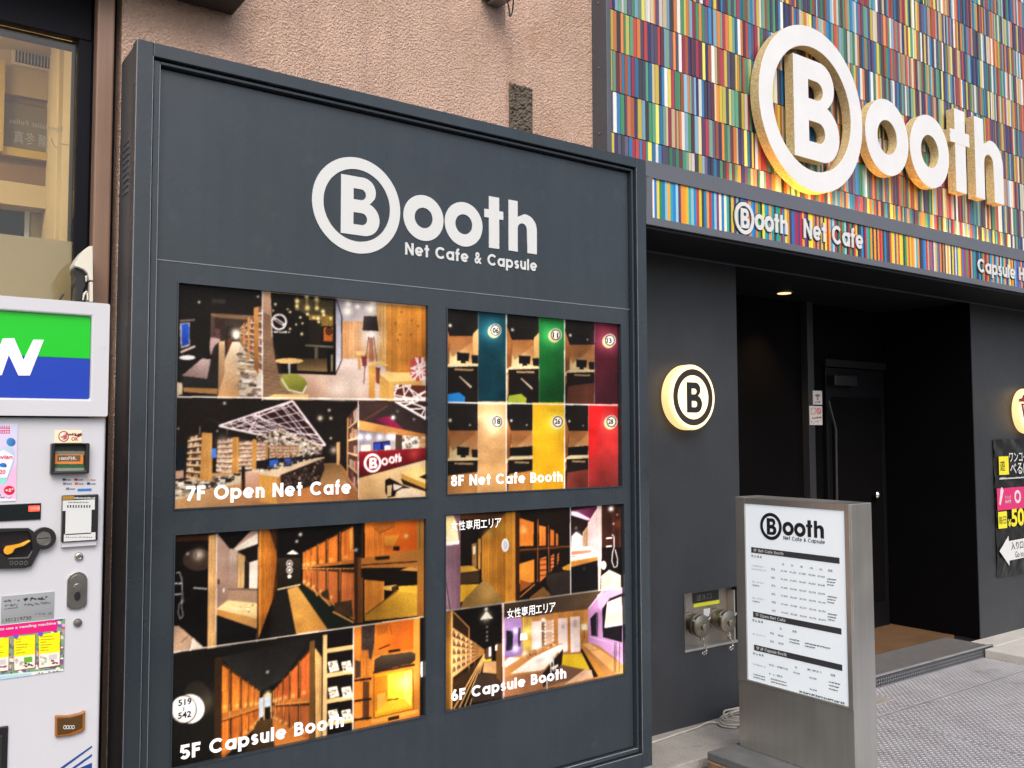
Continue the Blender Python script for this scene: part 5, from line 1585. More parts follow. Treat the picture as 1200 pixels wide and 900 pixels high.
MB().box(yl0[0] - .004, yl1[0] - .004, YPI + .046, YPI + .0495, yl1[2] + .008, yl1[2] + .062).build('name_plate', 'black_vinyl', hi)
font_text(MB(), FT(yl0[0] + .02, YPI + .046, yl1[2] + .018), '送水口', 0, 0, .12, .034, .001).build('lettering', M['brass'], hi)
qx = at(828, 716, YPI + .046)
MB().box(qx[0] - .022, qx[0] + .028, YPI + .046, YPI + .0495, qx[2] - .03, qx[2] + .012).build('tag', 'white_vinyl', hi)
for (px, py) in ((810, 730), (841, 725)):
    q = at(px, py, YPI + .03)
    cp = bpy.data.objects.new('coupling', None)
    COL.objects.link(cp)
    cp.parent = hi
    cp.location = (q[0] - 3.81, .05, q[2] - .39)
    T = lambda u, v, w, q=q: (q[0] + u, YPI + .049 - w * .97, q[2] + v - w * .05)
    MB().lathe(T, [(.056, 0), (.056, .012), (.046, .016), (.046, .040), (.058, .046), (.058, .070), (.050, .074), (.050, .082)], 32).build('body', 'brass', cp, smooth=True)
    capp = [(.054, .083), (.060, .088), (.060, .100), (.046, .108), (.02, .112), (.02, .124), (.012, .128)]
    MB().lathe(T, capp, 32).build('cap', 'brass', cp, smooth=True)
    lugs = MB()
    for k in range(3):
        t = k * 2 * math.pi / 3 + .5
        lugs.tube([T(.056 * math.cos(t), .056 * math.sin(t), .094), T(.078 * math.cos(t), .078 * math.sin(t), .094)], [.009, .007], 8)
    lugs.build('lug', 'chrome', cp)
    ch = MB()
    for k in range(9):
        t = k / 8
        base = Vector(T(.0 + .03 * math.sin(t * 3), -.06 - .085 * math.sin(t * math.pi * .62), .10))
        pts = []
        for m_ in range(9):
            an = 2 * math.pi * m_ / 8
            off = Vector((math.cos(an) * .0055, 0, math.sin(an) * .0095)) if k % 2 else Vector((0, math.cos(an) * .0055, math.sin(an) * .0095))
            pts.append(base + off)
        ch.tube(pts, .0017, 6, cap=False)
    ch.build('chain', 'chrome', cp)

# ------------------------------------------------------------------ coiled cable
cb = MB()
pts = [(2.99, .345, .006), (3.28, .350, .006), (3.45, .365, .006), (3.62, .375, .007), (3.74, .385, .010)]
cx, cy = 3.93, .30
for k in range(60):
    t = k / 60 * 3.35 * 2 * math.pi + 2.6
    rr = .150 + .028 * math.sin(k * .35) - .0006 * k
    pts.append((cx + rr * 1.15 * math.cos(-t), cy + rr * .62 * math.sin(-t), .008 + .0011 * k * (1 + .25 * math.sin(k * .9)) * .6))
def smooth_path(P, n=4):
    P = [Vector(p) for p in P]
    out = []
    for i in range(len(P) - 1):
        p0, p1, p2, p3 = P[max(i - 1, 0)], P[i], P[i + 1], P[min(i + 2, len(P) - 1)]
        for k in range(n):
            t = k / n
            out.append(.5 * ((2 * p1) + (-p0 + p2) * t + (2 * p0 - 5 * p1 + 4 * p2 - p3) * t * t + (-p0 + 3 * p1 - 3 * p2 + p3) * t ** 3))
    out.append(P[-1])
    return out
for k2 in range(26):
    t = k2 / 26 * 2 * math.pi * 1.15 + .4
    pts.append((3.97 + .19 * math.cos(t) + .02 * math.sin(3 * t), .285 + .085 * math.sin(t), .052 + .012 * math.sin(2 * t + 1)))
cbo = cb.tube(smooth_path(pts), .0045, 8).build('power_cable', 'cable', None, smooth=True)
cbo['label'] = 'beige electric cable coiled on the concrete behind the steel stand'
cbo['category'] = 'cable'

# ------------------------------------------------------------------ steel light-box stand
FX = 3.45
slab = thing('plinth_slab', 'grey slab on weathered timber under the steel light-box stand', 'plinth', (3.5, -.38, -.045))
MB().box(3.27, 3.66, -.80, -.012, .022, .060).build('slab', 'slab', slab, .004)
MB().box(3.262, 3.655, -.79, -.020, -.044, .021).build('timber', 'rust_wood', slab, .004)
stand = thing('light_box_stand', 'free-standing brushed steel light box showing a white price list', 'sign stand', (3.53, -.36, .06))
y0, y1, zt = -.050, -.672, 1.240
pTL, pTR, pBL, pBR = atX(870.8, 589.5, FX), atX(988.8, 600, FX), atX(878, 797.5, FX), atX(993.5, 827, FX)
ya, yb = (pTL[1] + pBL[1]) / 2, (pTR[1] + pBR[1]) / 2
zb_, zt_ = (pBL[2] + pBR[2]) / 2, (pTL[2] + pTR[2]) / 2
cs = MB()
cs.box(FX + .012, FX + .166, y1, y0, .060, zt)
cs.build('cabinet', 'steel', stand, .004)
fr = MB()
fr.box(FX, FX + .0118, yb - .002, y1 + .001, zb_ - .012, zt - .001)
fr.build('frame_stile', 'steel', stand, .002)
MB().box(FX, FX + .0118, y0 - .001, ya + .002, zb_ - .012, zt - .001).build('frame_stile', 'steel', stand, .002)
MB().box(FX, FX + .0118, yb - .0015, ya + .0015, zt_ + .001, zt - .001).build('frame_rail', 'steel', stand, .002)
MB().box(FX, FX + .0118, yb - .0015, ya + .0015, zb_ - .012, zb_ - .001).build('frame_rail', 'steel', stand, .002)
MB().box(FX + .003, FX + .0118, y1 + .001, y0 - .001, .061, zb_ - .013).build('lower_panel', 'steel', stand, .002)
pan = MB().box(FX + .005, FX + .0119, yb, ya, zb_, zt_).build('light_panel', 'lightbox', stand)
TS = lambda u, v, w: (FX + .005 - w, ya - u, v)
def sq(px, py):
    q = atX(px, py, FX + .004)
    return ya - q[1], q[2]
def sc3(x, y):        # crop coordinates of the upper half of the list
    return sq(865 + x / 8.185, 590 + y / 8.182)
def sc4(x, y):
    return sq(865 + x / 6.926, 700 + y / 6.923)
uL, v0_ = sc3(212, 220)
uR, _v = sc3(418, 220)
rS = (uR - uL) / 2
uc, vc = (uL + uR) / 2, sc3(315, 220)[1]
for name, polys in logo():
    MB().prism(lambda u, v, w: TS(uc + u, vc + v, w), scaled(polys, rS, rS * 1.02), .0005, .0018).build(name, 'black_vinyl', pan)
ut, vt = sc3(436, 345)
put_text(MB(), lambda u, v, w: TS(ut + u, vt + v, w), 'Net Cafe & Capsule', 0, 0, sc3(832, 385)[0] - ut, rS * .27, .13, .16, .0004, .0016).build('tagline', 'black_vinyl', pan)
bars = [(sc3(126, 445), sc3(972, 548), .5), (sc4(122, 138), sc4(838, 276), .5), (sc4(130, 408), sc4(845, 570), .5)]
heads = ['8F Net Cafe Booth', '7F Open Net Cafe', '5F 6F Capsule Booth']
gk = mat('list_grey', (.05, .05, .055), .5)
for ((ua, va), (ub, vb), _), hd in zip(bars, heads):
    vm = (va + vb) / 2
    MB().prism(TS, [rect(ua, vm - .013, ub, vm + .013)], .0004, .0014).build('heading_bar', gk, pan)
    put_text(MB(), lambda u, v, w: TS(ua + .014 + u, vm - .007 + v, w), hd, 0, 0, .17, .014, .17, .14, .0015, .0022).build('heading', 'white_vinyl', pan)
tx = MB()
def marks(u, v, n, h=.0085, cw=.0062, fill=.72):
    for i in range(n):
        hh = h * random.uniform(.75, 1.0)
        a = u + i * cw
        k = random.random()
        if k < .5:
            tx.prism(TS, [rect(a, v, a + cw * fill * .38, v + hh)], .0004, .0012)
            tx.prism(TS, [rect(a + cw * fill * .5, v + hh * .55, a + cw * fill, v + hh)], .0004, .0012)
        else:
            tx.prism(TS, [rect(a, v, a + cw * fill, v + hh * .30)], .0004, .0012)
            tx.prism(TS, [rect(a + cw * .2, v + hh * .45, a + cw * fill, v + hh)], .0004, .0012)
vb0 = (bars[0][0][1] + bars[0][1][1]) / 2
vb1 = (bars[1][0][1] + bars[1][1][1]) / 2
vb2 = (bars[2][0][1] + bars[2][1][1]) / 2
u0 = bars[0][0][0]
cols = [.125, .172, .222, .272, .322, .37, .418]
def row_text(txt, u, v, h, width=None):
    font_text(tx, TS, txt, u0 + u, v, width, h, .0012, bold=.012)
def spaced(txt, u, v, h, p):
    for i_, c_ in enumerate(txt):
        row_text(c_, u + i_ * p, v, h)
prices = [['\u00a51,100', '\u00a51,650', '\u00a51,980', '\u00a52,200', '\u00a52,420'], ['\u00a51,320', '\u00a51,870', '\u00a52,200', '\u00a52,420', '\u00a52,640'],
          ['\u00a51,650', '\u00a52,200', '\u00a52,530', '\u00a52,750', '\u00a52,970'], ['\u00a51,870', '\u00a52,420', '\u00a52,750', '\u00a52,970', '\u00a53,190'],
          ['\u00a51,430', '\u00a51,980', '\u00a52,310', '\u00a52,530', '\u00a52,750'], ['\u00a51,650', '\u00a52,200', '\u00a52,530', '\u00a52,750', '\u00a52,970']]
names = [('シングルフラット', 'シングルリクライニング'), ('グループフラット', '1名様料金'), ('グループフラット', '1名様料金')]
for v_ in (vb0, vb1, vb2):
    spaced('税込価格', 0, v_ - .034, .0115, .0165)
for c, h_ in zip(cols[1:6], ('2h', '5h', '8h', '10h', '12h')):
    row_text(h_, c + .004, vb0 - .052, .009)
row_text('延長', cols[6], vb0 - .053, .011)
rowh = (vb0 - vb1 - .075) / 6
for r_i in range(6):
    v = vb0 - .070 - rowh * (r_i + .35)
    if r_i % 2 == 0:
        a_, b_ = names[r_i // 2]
        row_text(a_, 0, v + .006, .0078, .072)
        row_text(b_, 0, v - .010, .0078, .085 if r_i == 0 else .045)
        for k in range(3):
            marks(u0 + cols[6] - .006, v - .004 - k * .0125, 7 - k, .0055, .0068, .85)
    row_text('平日' if r_i % 2 == 0 else '休日', cols[0] - .012, v, .0105)
    for c, p_ in zip(cols[1:6], prices[r_i]):
        row_text(p_, c - .005, v, .0088, .036)
row_text('2h', .155, vb1 - .045, .009)
row_text('延長', .225, vb1 - .046, .011)
for k, (d_, p_) in enumerate((('平日', '\u00a5660'), ('休日', '\u00a5770'))):
    row_text(d_, .10, vb1 - .077 - k * .036, .0105)
    row_text(p_, .145, vb1 - .077 - k * .036, .0088, .030)
row_text('オープンシート', 0, vb1 - .095, .0078, .075)
for k in range(2):
    marks(u0 + .208, vb1 - .082 - k * .013, 8, .006, .0068, .85)
    marks(u0 + .29, vb1 - .085 - k * .013, 17 - 10 * k, .006, .0078, .85)
row_text('平日・日曜宿泊', .09, vb2 - .068, .0095, .105)
row_text('5h', .235, vb2 - .05, .009)
row_text('翌11時まで', .300, vb2 - .046, .0095, .075)
row_text('延長', .42, vb2 - .046, .011)
row_text('カプセルルーム', 0, vb2 - .082, .0078, .072)
row_text('金・土・祝前日', .09, vb2 - .108, .0095, .075)
row_text('\u00a52,200', .225, vb2 - .075, .0088, .036)
row_text('\u00a53,300', .31, vb2 - .080, .0088, .038)
row_text('\u00a54,400', .31, vb2 - .130, .0088, .038)
for k in range(2):
    marks(u0, vb2 - .128 - k * .013, 10, .006, .0068)
    marks(u0 + .10, vb2 - .128 - k * .013, 13, .006, .0068)
for k in range(3):
    marks(u0 + .41, vb2 - .075 - k * .015, 8 - k, .0055, .0072, .85)
marks(u0 + .255, vb2 - .152, 22, .0085, .0105, .85)
tx.build('price_rows', gk, pan)

# ------------------------------------------------------------------ sign board with the four pictures
XA, XB = at(160.3, 45.5, 0)[0], 2.922
ZT, ZB = at(160.3, 45.5, 0)[2], .069
X1L, X1R = at(179.4, 66.4, 0)[0], at(744.3, 197.3, 0)[0]
Z1 = at(179.4, 66.4, 0)[2]
X2L, X2R = at(186.7, 76.7, .02)[0], at(737.8, 202.8, .02)[0]
Z2 = at(186.7, 76.7, .02)[2]
Z1B = ZB + .062
Z2B = ZB + .085
sb = thing('sign_board', 'tall dark slate sign board with white ringed logo and four backlit interior pictures', 'sign board', ((XA + XB) / 2, .1, 0))
MB().box(XA + .003, XB - .003, .050, .215, ZB + .002, ZT - .003).build('case', mat('case_slate', (.075, .083, .088), .38, var=.12, vscale=3, streak=.1), sb, .003)
MB().box(XA + .06, XB - .06, .03, .21, -.05, ZB + .0015).build('plinth', 'black', sb)
for args in ((XA, X1L, ZB, ZT), (X1R, XB, ZB, ZT)):
    MB().box(args[0], args[1], -.006, .0498, args[2], args[3]).build('frame_stile', 'slate', sb, .0025)
for args in ((Z1, ZT), (ZB, Z1B)):
    MB().box(X1L + .0003, X1R - .0003, -.0057, .0498, args[0], args[1]).build('frame_rail', 'slate', sb, .0025)
for args in ((X1L + .0055, X2L), (X2R, X1R - .0055)):
    MB().box(args[0], args[1], .008, .0497, Z1B + .0055, Z1 - .0055).build('inner_stile', 'slate', sb, .002)
for args in ((Z2, Z1 - .0055), (Z1B + .0055, Z2B)):
    MB().box(X2L + .0003, X2R - .0003, .0083, .0497, args[0], args[1]).build('inner_rail', 'slate', sb, .002)
# pale strips along the frame arrises, edge highlights put into the colour
ed = MB()
ed.box(X1L - .0016, X1L + .0002, -.0069, -.002, Z1B, Z1 + .001)
ed.box(X2L - .0012, X2L + .0006, .0068, .012, Z2B, Z2)
ed.box(X1R + .0006, X1R + .0022, -.0069, -.002, Z1B, Z1)
ed.box(XA - .0006, XA + .0014, -.0069, -.002, ZB, ZT - .002)
ed.box(X1L, X1R, -.0069, -.002, Z1B - .0006, Z1B + .0012)
ed.box(X2L, X2R, .0068, .012, Z2B - .0006, Z2B + .0020)
ed.build('edge_highlight', 'slate_edge', sb)
ZSEAM = 2.110
MB().box(X2L + .0055, X2R - .0055, .030, .0495, ZSEAM + .0022, Z2 - .0065).build('upper_panel', 'slate', sb)
ed = MB().box(X2L + .0006, X2R - .0006, .0285, .0495, ZSEAM - .0015, ZSEAM + .0015).build('panel_seam', 'slate_edge', sb)  # seam strip, its edge highlight put into the pale colour
M['backlit'] = mat('backlit_white', (.85, .85, .84), .3, emit=(1, 1, 1), estr=.25)
arts = [art_7f(), art_8f(), art_5f(), art_6f()]
holes = [(A.x0, A.x1, A.z0, A.z1) for A in arts]
xl = (arts[0].x0 + arts[2].x0) / 2
lp = MB()
# lower panel in two halves so every opening stays a clean rectangle
xm = (max(arts[0].x1, arts[2].x1) + min(arts[1].x0, arts[3].x0)) / 2
lp.plate(X2L + .0055, xm, Z2B + .0055, ZSEAM - .0022, [holes[0], holes[2]], .030, .0495)
lp.plate(xm, X2R - .0055, Z2B + .0055, ZSEAM - .0022, [holes[1], holes[3]], .030, .0495)
lp.build('lower_panel', 'slate', sb)
texts = ['7F Open Net Cafe', '8F Net Cafe Booth', '5F Capsule Booth', '6F Capsule Booth']
spots = [((200 + 95 / 5.357, 462 + 672 / 5.357), (200 + 1130 / 5.357, 462 + 622 / 5.357), 93 / 5.357),
         ((515 + 72 / 5.4545, 465 + 570 / 5.4545), (515 + 785 / 5.4545, 465 + 543 / 5.4545), 70 / 5.4545),
         ((198 + 70 / 5.405, 735 + 840 / 5.405), (198 + 1105 / 5.405, 735 + 628 / 5.405), 92 / 5.405),
         ((517 + 78 / 6.7625, 705 + 788 / 6.7625), (588 + 512 / 6.816, 688 + 728 / 6.816), 88 / 6.7625)]
labs = ['picture of a net cafe hall with bookshelves and a white ceiling lattice', 'picture of six small rooms beside coloured numbered doors',
        'picture of amber capsule corridors and a wash basin', 'picture of capsules, shoe shelves and a lilac powder room']
for A, tx_, (s0, s1, ch), lb, hl in zip(arts, texts, spots, labs, holes):
    po = A.sheet('poster', 'poster', sb, photo=True)
    po['label'] = lb
    q0, q1 = at(*s0, YP), at(*s1, YP)
    zc = at(s0[0], s0[1] - ch, YP)[2] - q0[2]
    z0 = (q0[2] + q1[2]) / 2
    put_letters(po, M['backlit'], FT(q0[0], YP, z0), tx_, 0, 0, q1[0] - q0[0], zc, w=.215, gap=.13, w0=.0004, w1=.0022)
    # slim glazing bead round the picture
    a, b, c, d = hl
    bd = MB()
    t = .0045
    bd.box(a - t, a - .0004, .0262, .031, c - t, d + t)
    bd.box(b + .0004, b + t, .0262, .031, c - t, d + t)
    bd.box(a, b, .0262, .031, d + .0004, d + t)
    bd.box(a, b, .0262, .031, c - t, c - .0004)
    bd.build('glazing_bead', 'slate', po)
posters = [o for o in bpy.data.objects if o.name.split('.')[0] == 'poster']
for (s0, s1, hh) in (((517 + 75 / 6.923, 590 + 228 / 6.923), (517 + 488 / 6.923, 590 + 188 / 6.923), 78 / 6.923), ((588 + 38 / 6.816, 688 + 250 / 6.816), (588 + 430 / 6.816, 688 + 198 / 6.816), 78 / 6.816)):
    q0, q1 = at(*s0, YP), at(*s1, YP)
    zc = at(s0[0], s0[1] - hh, YP)[2] - q0[2]
    font_letters(posters[3], M['backlit'], FT(q0[0], YP, (q0[2] + q1[2]) / 2), '女性専用エリア', 0, 0, q1[0] - q0[0], zc, .002, .008)
for txt, px, py in (('519', 198 + 58 / 5.405, 735 + 500 / 5.405), ('542', 198 + 56 / 5.405, 735 + 582 / 5.405)):
    q = at(px, py, YP)
    font_text(MB(), FT(q[0], YP, q[2]), txt, 0, 0, .042, .020, .0015, bold=.02).build('lettering', 'black_vinyl', posters[2])
q = at(198 + 93 / 5.405, 735 + 530 / 5.405, YP)
MB().prism(FT(q[0], YP, q[2]), [rect(-.001, 0, .001, .012)], .0004, .0015).build('lettering', 'black_vinyl', posters[2])
for (nx_, ny_, tx_) in ((265, 140, '06'), (529, 160, '11'), (766, 184, '13'), (273, 540, '18'), (538, 540, '26'), (773, 540, '28')):
    q = at(510 + (nx_ - 13) / 3.748, 350 + (ny_ + 10) / 3.748, YP)
    font_text(MB(), FT(q[0], YP, q[2]), tx_, 0, 0, .029, .022, .0015, bold=.025).build('lettering', 'black_vinyl', posters[1])
# logo on the upper panel
RB = .179
TB = FT(1.4795, .030, 2.390)
for name, polys in logo():
    MB().prism(TB, scaled(polys, RB), .0003, .003).build(name, 'white_vinyl', sb)
put_letters(sb, 'white_vinyl', FT(1.681, .030, 2.230), 'Net Cafe & Capsule', 0, 0, .633, .047, w=.20, gap=.14, w0=.0003, w1=.0028)
# louvres on the left flank
for k in range(9):
    z = 2.50 - k * .021
    MB().box(XA + .0005, XA + .006, .085, .160, z, z + .010).build('vent_slot', M['flash_grey'], sb)

# ------------------------------------------------------------------ stucco building
sw = thing('stucco_building', 'pink rough stucco building wall behind and above the slate sign board', 'building', (1.8, .4, 0))
MB().box(.692, 2.292, .222, .9, -.05, 6.2).build('wall', 'stucco', sw)
MB().box(2.2925, 2.925, .275, .9, -.05, 6.2).build('wall', 'stucco', sw)
q0, q1 = at(596, 97, .275), at(624, 155, .275)
pt = MB()
n = 16
GG = [[(q0[0] + (q1[0] - q0[0]) * i / n, 0.2735 - (RNG.random() * .012 if 0 < i < n else 0), q1[2] - .03 + (q0[2] - q1[2] + .03) * j / (n * 2)) for i in range(n + 1)] for j in range(n * 2 + 1)]
for j in range(n * 2):
    for i in range(n):
        pt.face([GG[j][i], GG[j][i + 1], GG[j + 1][i + 1], GG[j + 1][i]])
pt.build('bare_patch', mat('bare_mortar', (.115, .095, .075), .95, var=.5, vscale=26, bump=.8, bscale=60, dirt=((.32, .27, .21), 22, .56, .72)), sw)
# dark projecting hood at the top
aw = thing('wall_canopy', 'dark brown box canopy fixed high on the pink stucco', 'canopy', (.5, .2, 3.07))
qa = at(272, 18.5, .222)
MB().box(-.6, qa[0], .07, .2215, qa[2], qa[2] + .22).build('box', 'awning', aw, .004)
MB().box(-.6, qa[0] + .012, .058, .2215, qa[2] + .2205, qa[2] + .24).build('cap', 'awning', aw, .003)
MB().box(-.5, qa[0] - .03, .09, .20, qa[2] - .006, qa[2] - .0005).build('underside_panel', 'awning', aw)
# bracket with a loop of wire at the corner
q = at(588, 3, .2)
br = thing('wall_bracket', 'dark metal bracket with a loop of wire at the top corner of the stucco', 'bracket', (q[0], .22, q[2]))
MB().box(q[0] - .10, q[0] + .02, .08, .2215, q[2] - .005, q[2] + .07).build('box', mat('bracket_brown', (.09, .07, .055), .6, var=.3, vscale=20), br, .008)
MB().box(q[0] - .07, q[0] - .01, .10, .2215, q[2] - .022, q[2] - .0055).build('foot', 'steel_dark', br, .004)
w0_ = at(593, 2, .15)
MB().tube(smooth_path([(w0_[0] - .01, .15, w0_[2] + .05), (w0_[0] + .015, .15, w0_[2] - .02), (w0_[0] + .02, .15, w0_[2] - .06), (w0_[0] + .035, .15, w0_[2] - .03), (w0_[0] + .05, .16, w0_[2] + .06)]), .0035, 8).build('wire', 'rubber', br)

# ------------------------------------------------------------------ shop on the left
sh = thing('left_shop', 'shop front with dark frame, wide lit window and brown post left of the sign board', 'shop', (-.6, .4, 0))
GX1, GZ1 = .571, 2.881
MB().box(-4.0, .610, .285, .42, GZ1, 6.2).build('header', 'navy', sh, .003)
MB().box(GX1, .612, .286, .42, .0, GZ1 - .0005).build('jamb', 'navy', sh, .002)
MB().box(.6125, .691, .30, .60, 0, 6.2).build('filler', 'navy', sh)
MB().box(.6135, .668, .215, .272, -.045, 6.2).build('post', 'brown_post', sh, .006)
MB().box(-4.0, GX1 - .0005, .287, .42, -.045, .95).build('stall_riser', 'navy', sh)
MB().box(-1.32, -1.28, .288, .36, .9505, GZ1 - .0005).build('mullion', 'navy', sh, .002)
MB().box(-1.2795, GX1 - .0005, .318, .324, .951, GZ1 - .001).build('pane', 'glass', sh)
MB().box(-4.0, -1.3205, .318, .324, .951, GZ1 - .001).build('pane', 'glass', sh)
zf = at(88, 284, .33)[2]
MB().box(-1.279, GX1 - .001, .3246, .3256, .951, zf).build('window_film', 'film', sh)
MB().box(-4.0, .60, 2.6, 2.75, 0, 3.25).build('back_wall', 'tan', sh)
MB().box(-4.0, .60, .43, 2.6, 3.10, 3.25).build('ceiling', 'cream', sh)
MB().box(-4.0, .60, .43, 2.6, .0, .1).build('floor', 'brown_wood', sh)
MB().box(.60, .66, .43, 2.7, 0, 3.25).build('side_wall', 'cream', sh)
c0, c1 = at(67, 150, .75), at(94, 150, .75)
MB().box(c0[0], c1[0] + .03, .75, .95, .1, 3.10).build('pillar', 'cream', sh, .004)
YI = 1.10
def slab_in(name, m, px0, py0, px1, py1, y=YI, dep=.05, xl=None):
    a, b = at(px0, py0, y), at(px1, py1, y)
    x0 = a[0] if xl is None else xl
    return MB().box(x0, b[0], y, y + dep, b[2], a[2]).build(name, m, sh)
zz = lambda py, y=YI: at(40, py, y)[2]
XLI = -2.5
XRI = at(75, 100, YI)[0]
def band(name, m, pya, pyb, y=YI, dep=.10):
    MB().box(XLI, XRI, y, y + dep, zz(pyb, y), zz(pya, y)).build(name, m, sh)
band('bulkhead', 'tan', 10, 115, YI, .3)
band('shadow_gap', 'brown_wood', 115.5, 124, YI + .02, .28)
band('glazed_band', mat('grey_tan', (.23, .19, .12), .35), 124.5, 176, YI + .01, .29)
band('yellow_rail', 'yellow_trim', 176.5, 186, YI - .02, .30)
band('timber_band', 'brown_wood', 186.5, 216, YI + .01, .29)
band('cream_band', 'cream', 216.5, 243, YI - .01, .30)
a0, a1 = at(14, 49, YI - .01), at(67, 77, YI - .01)
a1[2] = at(12, 73, YI - .01)[2]
vg = MB()
MB().box(a0[0], a1[0], YI - .012, YI - .0005, a1[2] - .005, a0[2] + .005).build('vent_frame', 'cream', sh, .002)
MB().box(a0[0] + .014, a1[0] - .01, YI - .0135, YI - .0125, a1[2] + .006, a0[2] - .006).build('vent_opening', 'black', sh)
for k in range(11):
    xk = a0[0] + .02 + k * (a1[0] - a0[0] - .035) / 11
    MB().box(xk, xk + .004, YI - .024, YI - .0137, a1[2] + .007, a0[2] - .007).build('vent_slat', 'tan', sh)
a0 = at(6, 82, YI - .03)
MB().box(a0[0] - .08, a0[0], YI - .035, YI - .0205, zz(186), zz(82)).build('yellow_post', 'yellow_trim', sh)
a0, a1 = at(0, 243, YI + .1), at(27, 280, YI + .1)
MB().box(-2.4, a1[0], YI + .10, YI + .12, zz(300), zz(243.5)).build('dark_window', 'navy', sh)
MB().box(a1[0] + .002, a1[0] + .02, YI + .08, YI + .12, zz(300), zz(243.5)).build('window_stile', 'white_vinyl', sh)
MB().box(a1[0] + .025, XRI, YI + .09, YI + .12, zz(330), zz(243.5)).build('lower_wall', 'tan', sh)
for lx in (-.35, -1.6):
    MB().box(lx - .40, lx + .40, .45, .56, 3.075, 3.099).build('ceiling_lamp', 'shop_lamp', sh)
tm = mat('mirrored_glass_lettering', (.42, .38, .30), .5)  # dull text laid mirrored on the inner face of the pane
g = at(19, 147, .3275)
font_text(MB(), FT(g[0], .3275, g[2]), 'Specialist Fellas', -.02, 0, .16, .022, .0, mirror=True).build('lettering', tm, sh)
g = at(16, 167, .3275)
font_text(MB(), FT(g[0], .3275, g[2]), '一ノ瀬 冬真', 0, 0, .165, .042, .0, mirror=True).build('lettering', tm, sh)

# white hooded fixture between the machine and the post
hf = thing('hooded_fixture', 'white rounded hood over a black fixture beside the brown post', 'fixture', (.54, .13, 1.9))
def fx(name, pts, ya_, yb_, m):
    P = [at(px, py, ya_) for px, py in pts]
    T = lambda u, v, w: (u, w, v)
    MB().prism(T, [[(p[0], p[2]) for p in P]], yb_, ya_, back=True).build(name, m, hf, .002)
hw = mat('hood_white', (.66, .63, .54), .35)
fx('hood', [(108.5, 288), (104, 288.6), (98, 293), (92, 300.5), (87.3, 310), (88, 312), (93, 313), (99, 315.8), (103, 320), (104.5, 328), (109, 328.5)], .10, .19, hw)
fx('body', [(88, 312.5), (93.5, 313.5), (98.8, 316.5), (102.3, 321), (103.5, 328.5), (101, 333), (98, 340), (96, 349), (95.5, 353), (88, 353), (89.5, 336), (87, 332), (88.5, 325), (86, 317)], .12, .18, 'rubber')
fx('white_leg', [(104.8, 330), (109, 330), (109, 354), (105, 354)], .105, .17, hw)
fx('lug', [(99.5, 323), (102.8, 323), (102.5, 330), (100, 331)], .108, .118, 'chrome')
fx('loop', [(96.5, 352), (97.5, 344), (101, 340.5), (103.5, 342), (104, 352), (102, 352), (101.6, 344), (99.5, 346), (98.5, 352)], .109, .118, hw)
fx('lever', [(69, 351), (73, 344.5), (75.5, 343), (76, 344.5), (72, 351)], .11, .12, 'rubber')
MB().box(.585, .6128, .205, .213, 2.0, 2.12).build('bracket', 'rubber', hf)
MB().box(.565, .60, .1905, .2045, 2.02, 2.10).build('arm', 'rubber', hf)

# ------------------------------------------------------------------ vending machine
YV = -.45
XV = at(123, 560, YV)[0]
ZV = at(127.5, 356, YV - .02)[2]
vm = thing('vending_machine', 'white drinks vending machine with blue and green top panel, left of the sign board', 'vending machine', (-.02, -.13, -.045))
MB().box(-.56, XV, YV, .195, .04, at(124, 488, YV)[2] - .004).build('body', 'vm_white', vm, .008, segs=3)
MB().box(-.53, XV - .03, YV + .03, .18, -.044, .039).build('plinth', 'steel_dark', vm)
XH = at(127.6, 420, YV - .02)[0]
zh0, zh1 = at(127, 488, YV - .02)[2], ZV
pr0, pr1 = at(107, 371, YV - .012), at(106.5, 468, YV - .012)
hd = MB().plate(-.57, XH, zh0, zh1, [(-.50, pr0[0], pr1[2], pr0[2])], YV - .020, YV + .02)
hd.box(-.57, XH, YV + .0205, .195, zh0, zh1)
hd = hd.build('header', 'vm_white', vm, .005, segs=3)
zmid = at(107, 420.5, YV - .008)[2]
gr, bl = mat('green_panel', (.0, .44, .010), .3, emit=(0, .9, .03), estr=.08), mat('blue_panel', (.003, .036, .36), .3, emit=(0, .08, .8), estr=.06)
MB().box(-.499, pr0[0] - .001, YV - .008, YV + .015, zmid + .0005, pr0[2] - .001).build('green_half', gr, hd)
MB().box(-.499, pr0[0] - .001, YV - .0085, YV + .015, pr1[2] + .001, zmid - .0005).build('blue_half', bl, hd)
wp = [(20, 340), (100, 338), (165, 490), (235, 348), (308, 350), (210, 600), (130, 600), (62, 455), (12, 598), (-70, 598), (-140, 345), (-62, 343), (-38, 480)]
W = [at(a / 6, 340 + b / 6, YV - .0105) for a, b in wp]
MB().prism(lambda u, v, w: (u, YV - .009 - w, v), [[(p[0], p[2]) for p in W]], .0, .0016).build('letter', mat('pale_lilac', (.78, .78, .92), .35, emit=(.8, .8, 1), estr=.2), hd)
TV = FT(0, YV, 0)
def vp(px, py):
    q = at(px, py, YV - .002)
    return q[0], q[2]
def vrect(px0, py0, px1, py1):
    a, b = vp(px0, py0), vp(px1, py1)
    return rect(a[0], b[1], b[0], a[1])
def sticker(name, corners, nx, nz, base, draw, org):
    A = Art(corners, YV - .0022, nx, nz, base)
    A.frame(*org)
    draw(A)
    o = A.sheet(name, 'print', vm, 1.5, True)
    bk = MB().box(A.x0, A.x1, A.Y + .0003, YV - .0001, A.z0, A.z1).build('backing', 'white_vinyl', o)
    return o
